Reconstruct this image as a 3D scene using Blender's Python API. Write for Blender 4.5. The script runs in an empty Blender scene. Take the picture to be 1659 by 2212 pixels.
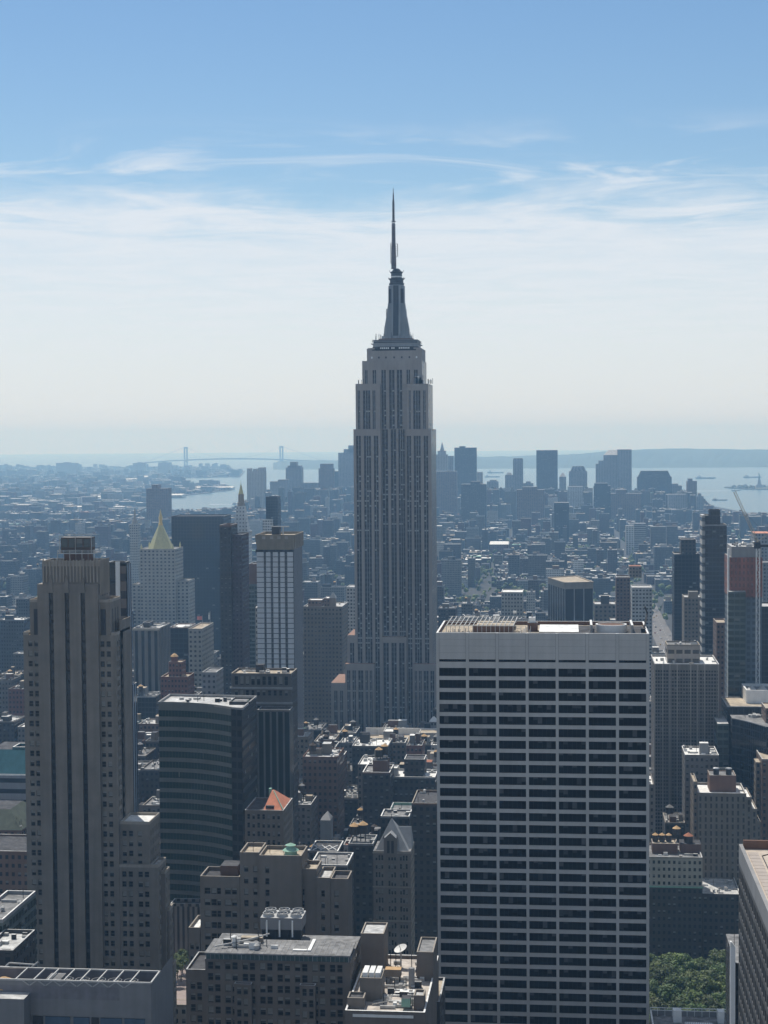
import bpy, math, random
import numpy as np
from mathutils import Matrix, Vector
R = math.radians
sc = bpy.context.scene
COL = sc.collection

# ------------------------------------------------------------------ camera
EYE = Vector((0.0, 0.0, 256.0))
FPX, PW, PH = 3711.0, 1659.0, 2212.0
CAMROT = Matrix.Rotation(R(5.98), 3, 'Z') @ Matrix.Rotation(R(90 - 2.52), 3, 'X') @ Matrix.Rotation(R(-0.40), 3, 'Z')
cam_d = bpy.data.cameras.new('camera')
cam = bpy.data.objects.new('camera', cam_d)
COL.objects.link(cam)
cam.matrix_world = Matrix.Translation(EYE) @ CAMROT.to_4x4()
cam_d.sensor_fit = 'VERTICAL'
cam_d.sensor_height = 36.0
cam_d.sensor_width = 27.0
cam_d.lens = 36.0 * FPX / PH
cam_d.clip_start = 1.0
cam_d.clip_end = 150000.0
sc.camera = cam
sc.render.resolution_x, sc.render.resolution_y = 768, 1024

# ------------------------------------------------------------------ sky, sun, exposure
SUN_EL, SUN_LEFT = R(61.0), R(27.0)
sun_dir = Vector((-math.sin(SUN_LEFT) * math.cos(SUN_EL), math.cos(SUN_LEFT) * math.cos(SUN_EL), math.sin(SUN_EL)))
world = bpy.data.worlds.new('World')
sc.world = world
world.use_nodes = True
wn, wl = world.node_tree.nodes, world.node_tree.links
for n in list(wn):
    wn.remove(n)
def N(t, nodes, **kw):
    n = nodes.new(t)
    for k, v in kw.items():
        setattr(n, k, v)
    return n
def mth(nodes, links, op, a, b=None, c=None, clamp=False):
    n = nodes.new('ShaderNodeMath'); n.operation = op; n.use_clamp = clamp
    for i, x in enumerate((a, b, c)):
        if x is None: continue
        if isinstance(x, (int, float)): n.inputs[i].default_value = x
        else: links.new(x, n.inputs[i])
    return n.outputs[0]
sky = N('ShaderNodeTexSky', wn, sky_type='NISHITA', sun_disc=False)
sky.sun_elevation = SUN_EL
sky.sun_rotation = SKY_ROT = -SUN_LEFT
sky.altitude = 0.0
sky.air_density, sky.dust_density, sky.ozone_density = 1.0, 0.25, 2.2
geo = N('ShaderNodeNewGeometry', wn)
tc = N('ShaderNodeTexCoord', wn)
sep = N('ShaderNodeSeparateXYZ', wn)
wl.new(tc.outputs['Generated'], sep.inputs[0])
el = mth(wn, wl, 'MAXIMUM', sep.outputs[2], 0.012)
# a flat cloud deck seen in perspective: direction divided by its height
px_ = mth(wn, wl, 'DIVIDE', sep.outputs[0], el)
py_ = mth(wn, wl, 'DIVIDE', sep.outputs[1], el)
cmb = N('ShaderNodeCombineXYZ', wn)
wl.new(px_, cmb.inputs[0]); wl.new(py_, cmb.inputs[1])
n1 = N('ShaderNodeTexNoise', wn); n1.inputs['Scale'].default_value = 0.42; n1.inputs['Detail'].default_value = 7; n1.inputs['Roughness'].default_value = 0.62; n1.inputs['Distortion'].default_value = 0.6
wl.new(cmb.outputs[0], n1.inputs['Vector'])
n2 = N('ShaderNodeTexNoise', wn); n2.inputs['Scale'].default_value = 1.5; n2.inputs['Detail'].default_value = 8; n2.inputs['Roughness'].default_value = 0.65; n2.inputs['Distortion'].default_value = 0.8
wl.new(cmb.outputs[0], n2.inputs['Vector'])
# the deck begins far out: distance on the deck
dist = mth(wn, wl, 'DIVIDE', mth(wn, wl, 'SQRT', mth(wn, wl, 'ADD', mth(wn, wl, 'POWER', sep.outputs[0], 2.0), mth(wn, wl, 'POWER', sep.outputs[1], 2.0))), el)
edge = mth(wn, wl, 'ADD', dist, mth(wn, wl, 'MULTIPLY', mth(wn, wl, 'SUBTRACT', n1.outputs[0], 0.5), 6.0))
edge = mth(wn, wl, 'ADD', edge, mth(wn, wl, 'MULTIPLY', mth(wn, wl, 'SUBTRACT', n2.outputs[0], 0.5), 3.0))
mr = N('ShaderNodeMapRange', wn, interpolation_type='SMOOTHSTEP'); wl.new(edge, mr.inputs[0])
mr.inputs[1].default_value = 6.5; mr.inputs[2].default_value = 8.7
m2 = N('ShaderNodeMapRange', wn, interpolation_type='SMOOTHSTEP'); wl.new(n2.outputs[0], m2.inputs[0])
m2.inputs[1].default_value = 0.30; m2.inputs[2].default_value = 0.66; m2.inputs[3].default_value = 0.78; m2.inputs[4].default_value = 1.0
mfar = N('ShaderNodeMapRange', wn); wl.new(dist, mfar.inputs[0]); mfar.inputs[1].default_value = 15.0; mfar.inputs[2].default_value = 40.0
m2o = mth(wn, wl, 'ADD', mth(wn, wl, 'MULTIPLY', m2.outputs[0], mth(wn, wl, 'SUBTRACT', 1.0, mfar.outputs[0])), mth(wn, wl, 'MULTIPLY', mfar.outputs[0], 0.93))
mask = mth(wn, wl, 'MULTIPLY', mr.outputs[0], m2o, clamp=True)
# a few thin wisps ahead of the deck
st = N('ShaderNodeMapping', wn); st.inputs['Scale'].default_value = (1.0, 1.2, 1.0); st.inputs['Rotation'].default_value = (0, 0, 0.6); st.inputs['Location'].default_value = (1.0, 6.5, 0)
wl.new(cmb.outputs[0], st.inputs['Vector'])
n3 = N('ShaderNodeTexNoise', wn); n3.inputs['Scale'].default_value = 1.0; n3.inputs['Detail'].default_value = 9; n3.inputs['Roughness'].default_value = 0.6; n3.inputs['Distortion'].default_value = 1.2
wl.new(st.outputs[0], n3.inputs['Vector'])
m3 = N('ShaderNodeMapRange', wn, interpolation_type='SMOOTHSTEP'); wl.new(n3.outputs[0], m3.inputs[0]); m3.inputs[1].default_value = 0.47; m3.inputs[2].default_value = 0.70
m4 = N('ShaderNodeMapRange', wn, interpolation_type='SMOOTHSTEP'); wl.new(dist, m4.inputs[0]); m4.inputs[1].default_value = 5.3; m4.inputs[2].default_value = 6.5; m4.inputs[4].default_value = 0.8
wisp = mth(wn, wl, 'MULTIPLY', m3.outputs[0], m4.outputs[0])
mask = mth(wn, wl, 'MULTIPLY', mth(wn, wl, 'MAXIMUM', mask, wisp), 0.88)
# bright veil added overhead, unseen, to whiten and lift the light in shade
m5 = N('ShaderNodeMapRange', wn, interpolation_type='SMOOTHSTEP'); wl.new(el, m5.inputs[0]); m5.inputs[1].default_value = 0.34; m5.inputs[2].default_value = 0.60; m5.inputs[4].default_value = 0.55
hs = N('ShaderNodeHueSaturation', wn); hs.inputs['Saturation'].default_value = 1.17; hs.inputs['Value'].default_value = 1.17
wl.new(sky.outputs[0], hs.inputs['Color'])
mix = N('ShaderNodeMixRGB', wn)
mix.inputs[2].default_value = (9.4, 9.9, 10.6, 1)
wl.new(mask, mix.inputs[0]); wl.new(hs.outputs[0], mix.inputs[1])
mixh = N('ShaderNodeMixRGB', wn); mixh.inputs[2].default_value = (4.6, 4.5, 4.3, 1); wl.new(m5.outputs[0], mixh.inputs[0]); wl.new(mix.outputs[0], mixh.inputs[1])
bg = N('ShaderNodeBackground', wn); bg.inputs[1].default_value = SKY_STR = 0.085
wl.new(mixh.outputs[0], bg.inputs[0])
wo = N('ShaderNodeOutputWorld', wn); wl.new(bg.outputs[0], wo.inputs[0])

sun_l = bpy.data.lights.new('sun', 'SUN'); sun_l.energy = 4.2; sun_l.angle = R(0.5); sun_l.color = (1.0, 0.965, 0.90)
sun_o = bpy.data.objects.new('sun', sun_l); COL.objects.link(sun_o)
sun_o.rotation_euler = sun_dir.to_track_quat('Z', 'Y').to_euler()
sun_o.location = (0, 300, 800)

vs = sc.view_settings
vs.view_transform = 'Standard'; vs.look = 'None'; vs.exposure = 0.0; vs.gamma = 1.0; vs.use_curve_mapping = False
cy = sc.cycles
cy.use_denoising = True
cy.max_bounces = 8; cy.diffuse_bounces = 3; cy.glossy_bounces = 2; cy.volume_bounces = 5; cy.transparent_max_bounces = 4
cy.sample_clamp_indirect = 6.0

# ------------------------------------------------------------------ picture point -> place
def ray(u, v):
    d = Vector(((u - PW / 2) / FPX, (PH / 2 - v) / FPX, -1.0))
    return CAMROT @ d
def at(u, v, Y):
    d = ray(u, v); t = Y / d.y
    return EYE.x + d.x * t, EYE.z + d.z * t
def ground(u, v, z=0.0):
    d = ray(u, v); t = (z - EYE.z) / d.z
    return d.x * t, d.y * t
CR_T = CAMROT.transposed()
def proj(x, y, z):
    p = CR_T @ (Vector((x, y, z)) - EYE)
    if p.z > -1: return None
    return PW / 2 + FPX * p.x / -p.z, PH / 2 - FPX * p.y / -p.z
EARTH = 7.4e6
def drop(x, y):
    return -(x * x + y * y) / (2 * EARTH)

# ------------------------------------------------------------------ mesh builder
class MB:
    def __init__(s):
        s.v, s.f, s.m, s.uv, s.mats = [], [], [], [], []
    def mi(s, m):
        if m not in s.mats: s.mats.append(m)
        return s.mats.index(m)
    def q(s, pts, mat, uv=None):
        b = len(s.v); s.v.extend(pts); s.f.append(list(range(b, b + len(pts)))); s.m.append(s.mi(mat))
        s.uv.append(uv if uv else [(0.0, 0.0)] * len(pts))
    def wall(s, a, b, z0, z1, mat, su=3.0, sv=3.6, zt=None):
        # vertical wall from a to b (outside is on the right hand of a->b seen from above = towards -normal)
        w = math.hypot(b[0] - a[0], b[1] - a[1]); n = max(1, round(w / su)); zt = z1 if zt is None else zt
        v0, v1 = (z0 - zt) / sv, (z1 - zt) / sv
        s.q([(a[0], a[1], z0), (b[0], b[1], z0), (b[0], b[1], z1), (a[0], a[1], z1)], mat, [(0, v0), (n, v0), (n, v1), (0, v1)])
    def box(s, x0, x1, y0, y1, z0, z1, wm, rm=None, su=3.0, sv=3.6, bottom=False, skip=''):
        c = [(x0, y0), (x1, y0), (x1, y1), (x0, y1)]
        for i, k in enumerate('frbl'):
            if k not in skip: s.wall(c[i], c[(i + 1) % 4], z0, z1, wm, su, sv)
        if 't' not in skip: s.q([(p[0], p[1], z1) for p in c], rm or wm)
        if bottom: s.q([(p[0], p[1], z0) for p in reversed(c)], wm)
    def parapet(s, x0, x1, y0, y1, z0, z1, t, mat, cap=None):
        s.box(x0, x1, y0, y0 + t, z0, z1, mat, cap); s.box(x0, x1, y1 - t, y1, z0, z1, mat, cap)
        s.box(x0, x0 + t, y0 + t, y1 - t, z0, z1, mat, cap, skip='fb'); s.box(x1 - t, x1, y0 + t, y1 - t, z0, z1, mat, cap, skip='fb')
    def block(s, x0, x1, y0, y1, z0, z1, wm, rm, plain=None, su=3.0, sv=3.6, ph=1.1, t=0.45, cap=None):
        s.box(x0, x1, y0, y1, z0, z1 - ph, wm, rm, su, sv)
        s.parapet(x0, x1, y0, y1, z1 - ph, z1, t, plain or wm, cap)
    def prism(s, pts, z0, z1, wm, rm=None, su=3.0, sv=3.6):
        n = len(pts)
        for i in range(n): s.wall(pts[i], pts[(i + 1) % n], z0, z1, wm, su, sv)
        s.q([(p[0], p[1], z1) for p in pts], rm or wm)
    def lathe(s, cx, cy_, prof, n, mat, rot=0.0, cap=True):
        # prof: list of (r, z) from bottom to top
        rings = []
        for r, z in prof:
            rings.append([(cx + r * math.cos(rot + 2 * math.pi * i / n), cy_ + r * math.sin(rot + 2 * math.pi * i / n), z) for i in range(n)])
        for a, b in zip(rings[:-1], rings[1:]):
            for i in range(n):
                j = (i + 1) % n
                s.q([a[i], a[j], b[j], b[i]], mat, [(i, a[i][2]), (i + 1, a[i][2]), (i + 1, b[i][2]), (i, b[i][2])])
        if cap and prof[-1][0] > 0.01: s.q(rings[-1], mat)
    def frustum(s, x0, x1, y0, y1, z0, X0, X1, Y0, Y1, z1, mat, rm=None):
        a = [(x0, y0, z0), (x1, y0, z0), (x1, y1, z0), (x0, y1, z0)]; b = [(X0, Y0, z1), (X1, Y0, z1), (X1, Y1, z1), (X0, Y1, z1)]
        for i in range(4):
            j = (i + 1) % 4; s.q([a[i], a[j], b[j], b[i]], mat, [(0, 0), (4, 0), (4, 4), (0, 4)])
        s.q(b, rm or mat)
    def bar(s, p, q, w, mat, h=None):
        p, q = Vector(p), Vector(q); d = q - p
        if d.length < 1e-6: return
        d.normalize(); up = Vector((0, 0, 1)) if abs(d.z) < 0.95 else Vector((1, 0, 0))
        a = d.cross(up).normalized() * (w / 2); b = d.cross(a).normalized() * ((h or w) / 2)
        r1 = [p - a - b, p + a - b, p + a + b, p - a + b]; r2 = [x + (q - p) for x in r1]
        for i in range(4):
            j = (i + 1) % 4; s.q([tuple(r1[j]), tuple(r1[i]), tuple(r2[i]), tuple(r2[j])], mat)
        s.q([tuple(x) for x in r1], mat); s.q([tuple(x) for x in reversed(r2)], mat)
    def data(s, name, off=(0, 0, 0)):
        me = bpy.data.meshes.new(name)
        me.from_pydata([(p[0] - off[0], p[1] - off[1], p[2] - off[2]) for p in s.v], [], s.f)
        for m in s.mats: me.materials.append(m)
        me.polygons.foreach_set('material_index', s.m)
        uvl = me.uv_layers.new(name='UVMap')
        flat = [c for poly in s.uv for p in poly for c in p]
        uvl.data.foreach_set('uv', flat)
        me.update()
        return me
    def build(s, name, parent=None, loc=None):
        if not s.f: return None
        if parent is not None: off = parent['_o']
        else: off = loc or (0, 0, 0)
        o = bpy.data.objects.new(name, s.data(name, off)); COL.objects.link(o)
        if parent is not None: o.parent = parent if parent.type == 'EMPTY' else parent
        else: o.location = off
        o['_o'] = tuple(off)
        return o

def tag(o, label=None, cat=None, group=None, kind=None):
    if label: o['label'] = label
    if cat: o['category'] = cat
    if group: o['group'] = group
    if kind: o['kind'] = kind
    return o
ORIG = []
def thing(name, label, cat, loc, group=None):
    o = bpy.data.objects.new(name, None); COL.objects.link(o); o.location = loc; o['_o'] = tuple(loc)
    o.empty_display_size = 2.0
    ORIG.append(o)
    return tag(o, label, cat, group)

# ------------------------------------------------------------------ materials
def newmat(name):
    m = bpy.data.materials.new(name); m.use_nodes = True
    nt = m.node_tree; b = nt.nodes['Principled BSDF']
    return m, nt.nodes, nt.links, b
def stain(nodes, links, col, amt, scale, vec=None):
    n = nodes.new('ShaderNodeTexNoise'); n.inputs['Scale'].default_value = scale; n.inputs['Detail'].default_value = 5; n.inputs['Roughness'].default_value = 0.65
    g = nodes.new('ShaderNodeNewGeometry')
    links.new(vec if vec is not None else g.outputs['Position'], n.inputs['Vector'])
    r = nodes.new('ShaderNodeMapRange'); links.new(n.outputs[0], r.inputs[0])
    r.inputs[1].default_value = 0.25; r.inputs[2].default_value = 0.75; r.inputs[3].default_value = 1 - amt; r.inputs[4].default_value = 1 + amt
    mx = nodes.new('ShaderNodeMixRGB'); mx.blend_type = 'MULTIPLY'; mx.inputs[0].default_value = 1.0
    if isinstance(col, tuple): mx.inputs[1].default_value = (*col, 1)
    else: links.new(col, mx.inputs[1])
    sv_ = nodes.new('ShaderNodeVectorMath'); sv_.operation = 'MULTIPLY'; sv_.inputs[1].default_value = (1.1, 1.1, 0.045); links.new(g.outputs['Position'], sv_.inputs[0])
    n2_ = nodes.new('ShaderNodeTexNoise'); n2_.inputs['Scale'].default_value = 0.55; n2_.inputs['Detail'].default_value = 4; links.new(sv_.outputs[0], n2_.inputs['Vector'])
    r2 = nodes.new('ShaderNodeMapRange'); links.new(n2_.outputs[0], r2.inputs[0]); r2.inputs[1].default_value = 0.3; r2.inputs[2].default_value = 0.7; r2.inputs[3].default_value = 1 - amt * .7; r2.inputs[4].default_value = 1 + amt * .5
    rm_ = mth(nodes, links, 'MULTIPLY', r.outputs[0], r2.outputs[0])
    cb = nodes.new('ShaderNodeCombineXYZ')
    for i in range(3): links.new(rm_, cb.inputs[i])
    links.new(cb.outputs[0], mx.inputs[2])
    return mx.outputs[0]
def M(name, col, rough=0.85, amt=0.18, scale=0.35, metal=0.0, spec=0.3):
    m, nd, lk, b = newmat(name)
    lk.new(stain(nd, lk, col, amt, scale), b.inputs['Base Color'])
    b.inputs['Roughness'].default_value = rough; b.inputs['Metallic'].default_value = metal
    b.inputs['Specular IOR Level'].default_value = spec
    return m
def WW(name, wall, glass=(0.02, 0.025, 0.03), u=(0.25, 0.75), v=(0.25, 0.72), blind=0.2, bcol=(0.17, 0.17, 0.16), amt=0.16, band=None, bandcol=None, grough=0.15, scale=0.12, pier=None):
    """wall with a window in every cell of its UV grid; band=(v0,v1): spandrel band of another colour"""
    m, nd, lk, b = newmat(name)
    uv = nd.new('ShaderNodeUVMap'); uv.uv_map = 'UVMap'
    sp = nd.new('ShaderNodeSeparateXYZ'); lk.new(uv.outputs[0], sp.inputs[0])
    fu = mth(nd, lk, 'FRACT', sp.outputs[0]); fv = mth(nd, lk, 'FRACT', sp.outputs[1])
    def inside(f, a, c):
        return mth(nd, lk, 'MULTIPLY', mth(nd, lk, 'GREATER_THAN', f, a), mth(nd, lk, 'LESS_THAN', f, c))
    iu = inside(fu, *u)
    win = mth(nd, lk, 'MULTIPLY', iu, inside(fv, *v))
    fl = nd.new('ShaderNodeVectorMath'); fl.operation = 'FLOOR'; lk.new(uv.outputs[0], fl.inputs[0])
    oi = nd.new('ShaderNodeObjectInfo')
    ad = nd.new('ShaderNodeVectorMath'); ad.operation = 'ADD'; lk.new(fl.outputs[0], ad.inputs[0])
    cb = nd.new('ShaderNodeCombineXYZ'); lk.new(mth(nd, lk, 'MULTIPLY', oi.outputs['Random'], 57.0), cb.inputs[2]); lk.new(cb.outputs[0], ad.inputs[1])
    wn_ = nd.new('ShaderNodeTexWhiteNoise'); wn_.noise_dimensions = '3D'; lk.new(ad.outputs[0], wn_.inputs['Vector'])
    rnd = wn_.outputs['Value']
    vmid = v[0] + (v[1] - v[0]) * 0.45
    bl = mth(nd, lk, 'MULTIPLY', mth(nd, lk, 'LESS_THAN', rnd, blind), mth(nd, lk, 'GREATER_THAN', fv, vmid))
    gcol = nd.new('ShaderNodeMixRGB'); gcol.inputs[1].default_value = (*glass, 1); gcol.inputs[2].default_value = (*bcol, 1); lk.new(bl, gcol.inputs[0])
    wc = stain(nd, lk, wall, amt, scale)
    if band:
        bm = nd.new('ShaderNodeMixRGB'); lk.new(mth(nd, lk, 'MULTIPLY', iu, inside(fv, *band)) if pier is None else inside(fv, *band), bm.inputs[0]); lk.new(wc, bm.inputs[1]); bm.inputs[2].default_value = (*bandcol, 1); wc = bm.outputs[0]
    fin = nd.new('ShaderNodeMixRGB'); lk.new(win, fin.inputs[0]); lk.new(wc, fin.inputs[1]); lk.new(gcol.outputs[0], fin.inputs[2])
    lk.new(fin.outputs[0], b.inputs['Base Color'])
    rr = nd.new('ShaderNodeMapRange'); lk.new(mth(nd, lk, 'MULTIPLY', win, mth(nd, lk, 'SUBTRACT', 1.0, bl)), rr.inputs[0])
    rr.inputs[3].default_value = 0.85; rr.inputs[4].default_value = grough
    lk.new(rr.outputs[0], b.inputs['Roughness'])
    b.inputs['Specular IOR Level'].default_value = 0.35
    return m

GLASS = M('dark_window_glass', (0.008, 0.01, 0.012), 0.15, 0.3, 0.2, spec=0.18)
BLIND = M('window_blind', (0.23, 0.225, 0.2), 0.8, 0.2, 0.4)
FRAME = M('window_frame', (0.17, 0.17, 0.16), 0.6, 0.1, 0.5)
LIME = M('limestone', (0.20, 0.178, 0.152), 0.9, 0.22, 0.10)
LIME2 = M('pale_limestone', (0.32, 0.285, 0.24), 0.9, 0.16, 0.15)
TAN = M('tan_brick', (0.21, 0.18, 0.15), 0.9, 0.15, 0.12)
DARKTAN = M('grey_tan_brick', (0.18, 0.16, 0.14), 0.9, 0.15, 0.12)
BROWN = M('brown_brick', (0.16, 0.095, 0.07), 0.9, 0.18, 0.15)
REDB = M('red_brick', (0.17, 0.075, 0.06), 0.9, 0.18, 0.15)
DARK = M('dark_metal', (0.035, 0.035, 0.038), 0.6, 0.25, 0.4)
STEEL = M('galvanised_steel', (0.42, 0.42, 0.41), 0.5, 0.15, 0.6, metal=0.3)
WHITE = M('white_paint', (0.75, 0.75, 0.73), 0.6, 0.08, 0.4)
TRAV = M('travertine', (0.45, 0.445, 0.43), 0.75, 0.09, 0.12)
GREYC = M('grey_concrete', (0.27, 0.27, 0.27), 0.85, 0.14, 0.15)
RF_WHITE = M('white_roof_coating', (0.78, 0.78, 0.76), 0.7, 0.26, 0.2)
RF_SILVER = M('silver_roof', (0.50, 0.50, 0.49), 0.7, 0.42, 0.22)
RF_TAN = M('tan_gravel_roof', (0.42, 0.36, 0.28), 0.95, 0.35, 0.2)
RF_GREY = M('grey_roof', (0.22, 0.22, 0.22), 0.95, 0.5, 0.2)
RF_DARK = M('tar_roof', (0.07, 0.07, 0.075), 0.9, 0.6, 0.2)
RF_RED = M('terracotta_roof', (0.36, 0.15, 0.09), 0.9, 0.2, 0.3)
RF_GREEN = M('copper_green_roof', (0.25, 0.42, 0.33), 0.8, 0.2, 0.2)
CEDAR = M('cedar_tank_cone', (0.50, 0.33, 0.17), 0.85, 0.2, 0.8)
STAVE = M('tank_staves', (0.07, 0.055, 0.045), 0.9, 0.25, 1.2)
GOLD = M('gilded_tiles', (0.58, 0.52, 0.26), 0.45, 0.12, 0.3, metal=0.35)

# ------------------------------------------------------------------ the setting: sea, land, hills, haze
def curved_strips(name, rows, mat, z=0.0, nx=40, sub=1500.0):
    """rows: (Y, x0, x1) from near to far; a sheet following the earth's curve"""
    mb = MB(); full = []
    for (a, b) in zip(rows[:-1], rows[1:]):
        k = max(1, int(abs(b[0] - a[0]) / sub))
        for i in range(k):
            t = i / k; full.append(tuple(a[j] + (b[j] - a[j]) * t for j in range(3)))
    full.append(rows[-1])
    for a, b in zip(full[:-1], full[1:]):
        for i in range(nx):
            pts = []
            for (r, k) in ((a, i), (a, i + 1), (b, i + 1), (b, i)):
                x = r[1] + (r[2] - r[1]) * k / nx
                pts.append((x, r[0], z + drop(x, r[0])))
            mb.q(pts, mat)
    o = mb.build(name); o['kind'] = 'structure'
    return o

m, nd, lk, b = newmat('sea_water')
b.inputs['Base Color'].default_value = (0.07, 0.12, 0.14, 1); b.inputs['Roughness'].default_value = 0.24
nz = nd.new('ShaderNodeTexNoise'); nz.inputs['Scale'].default_value = 0.02; nz.inputs['Detail'].default_value = 6
gg = nd.new('ShaderNodeNewGeometry'); lk.new(gg.outputs['Position'], nz.inputs['Vector'])
bp = nd.new('ShaderNodeBump'); bp.inputs['Strength'].default_value = 0.12; bp.inputs['Distance'].default_value = 4.0; lk.new(nz.outputs[0], bp.inputs['Height']); lk.new(bp.outputs[0], b.inputs['Normal'])
WATER = m
mb = MB()
radii = [3000, 4000, 5000, 6000, 7000, 8500, 10000, 12000, 14500, 17500, 21000, 25000, 30000, 36000, 45000]
angs = [R(40 + 100 * i / 60) for i in range(61)]
for r0, r1 in zip(radii[:-1], radii[1:]):
    for a0, a1 in zip(angs[:-1], angs[1:]):
        mb.q([(r * math.cos(a), r * math.sin(a), -3 + drop(r, 0)) for r, a in ((r0, a0), (r1, a0), (r1, a1), (r0, a1))][::1], WATER)
sea = mb.build('sea'); sea['kind'] = 'structure'

ASPH = M('asphalt', (0.055, 0.056, 0.058), 0.9, 0.25, 0.05)
LAND = M('city_land', (0.10, 0.10, 0.095), 0.95, 0.5, 0.006)
PAVE = M('pale_paving', (0.33, 0.27, 0.25), 0.9, 0.15, 0.08)
HILL = M('wooded_hill', (0.06, 0.075, 0.05), 0.95, 0.4, 0.002)

def gx(u, v): return ground(u, v)
curved_strips('ground', [(-300, -1500, 1500), (1500, -1600, 1500), (4000, -2600, 1600), (5200, -2700, 1700), (5620, -2300, 1750), (5720, -1500, 600), (6200, -1250, 540), (6700, -1000, 480), (6950, -800, 380)], ASPH)
bro = []
for v, u in [(1116, 275), (1100, 300), (1085, 350), (1071, 368), (1063, 440), (1056, 500), (1049, 500), (1043, 420), (1041, 395), (1029, 400), (1027, 520), (1014, 530), (1005, 490), (1002.5, 470)]:
    x, y = ground(u, v, 0.0); bro.append((y, -0.62 * y - 400, x))
bro = [(bro[0][0] - 900, -4500, bro[0][2] - 300)] + bro
curved_strips('brooklyn_shore', bro, LAND, z=-0.5, sub=900)

# far island: low shore and a ridge
mb = MB()
prof = [(590, 1000, 997), (608, 995, 997), (680, 994, 997), (760, 993, 998), (880, 990, 999), (1000, 987, 1000), (1100, 985.5, 1003), (1210, 983, 1004), (1261, 979.5, 1005), (1310, 974.5, 1006), (1365, 971.5, 1006), (1465, 968.8, 1006), (1560, 969.5, 1006), (1659, 972, 1006), (1800, 975, 1006), (2000, 980, 1006)]
fine = []
for a, c in zip(prof[:-1], prof[1:]):
    for i in range(6):
        t = i / 6; fine.append(tuple(a[j] + (c[j] - a[j]) * t for j in range(3)))
rng = random.Random(5)
ring = []
for u, vt, vb in fine:
    Yr = 16200.0
    xr, zr = at(u, vt, Yr); zr += rng.uniform(-4, 4)
    Yb = 14200.0
    xb, zb = at(u, vb, Yb); zb0 = drop(xb, Yb) - 4
    xm, ym = (xr + xb) / 2, (Yr + Yb) / 2
    ring.append([(xb, Yb, zb0), (xb * .6 + xr * .4, Yb * .6 + Yr * .4, zb0 + (zr - zb0) * (.38 + rng.uniform(-.08, .08))), (xb * .3 + xr * .7, Yb * .3 + Yr * .7, zb0 + (zr - zb0) * (.78 + rng.uniform(-.1, .1))), (xr, Yr, zr), (xr * 1.1, Yr * 1.1, zr - 30), (xr * 1.2, Yr * 1.2, drop(xr, Yr) - 60)])
for a, c in zip(ring[:-1], ring[1:]):
    for i in range(5):
        mb.q([a[i], c[i], c[i + 1], a[i + 1]], HILL)
hl = mb.build('hills'); hl['kind'] = 'structure'

# the paved terrace by the park and the lawn under the park trees
SOIL = M('park_soil', (0.06, 0.07, 0.035), 0.95, 0.3, 0.2)
mb = MB(); mb.box(-60, 140, 640, 815, 0.0, 0.15, SOIL); o = mb.build('park_lawn'); o['kind'] = 'structure'

# aerial haze: one even box of pale air
mb = MB(); mb.box(-22000, 22000, -400, 46000, -146.0, 456.0, ASPH, bottom=True)
hz = mb.build('haze'); hz['kind'] = 'stuff'
hz.data.materials.clear()
hm = bpy.data.materials.new('pale_air'); hm.use_nodes = True
for n in list(hm.node_tree.nodes): hm.node_tree.nodes.remove(n)
pv = hm.node_tree.nodes.new('ShaderNodeVolumePrincipled')
pv.inputs['Color'].default_value = (0.35, 0.64, 1.0, 1); pv.inputs['Absorption Color'].default_value = (0.84, 0.98, 1, 1); pv.inputs['Density'].default_value = 9.3e-5; pv.inputs['Anisotropy'].default_value = 0.25
mo = hm.node_tree.nodes.new('ShaderNodeOutputMaterial'); hm.node_tree.links.new(pv.outputs[0], mo.inputs['Volume'])
hz.data.materials.append(hm)
hz.display_type = 'WIRE'

# ------------------------------------------------------------------ facades with real window openings
RNG = random.Random(11)
_wc = {}
def window_data(w, h, var, dep):
    k = (round(w, 2), round(h, 2), var)
    if k in _wc: return _wc[k]
    mb = MB(); w, h = k[0], k[1]
    mb.q([(0, 0, 0), (w, 0, 0), (w, 0, h), (0, 0, h)], GLASS)
    fr = (0.0, 0.0, 0.34, 0.5, 0.88, 0.0)[var]
    if fr: mb.q([(0.06, -0.02, h * (1 - fr)), (w - 0.06, -0.02, h * (1 - fr)), (w - 0.06, -0.02, h - 0.05), (0.06, -0.02, h - 0.05)], BLIND)
    e = 0.09
    for (a, b, c, d) in ((0, w, 0, e), (0, w, h - e, h), (0, e, e, h - e), (w - e, w, e, h - e), (e, w - e, h * .5 - .05, h * .5 + .05)):
        mb.q([(a, -0.05, c), (b, -0.05, c), (b, -0.05, d), (a, -0.05, d)], FRAME)
    _wc[k] = mb.data('window'); return _wc[k]
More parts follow.
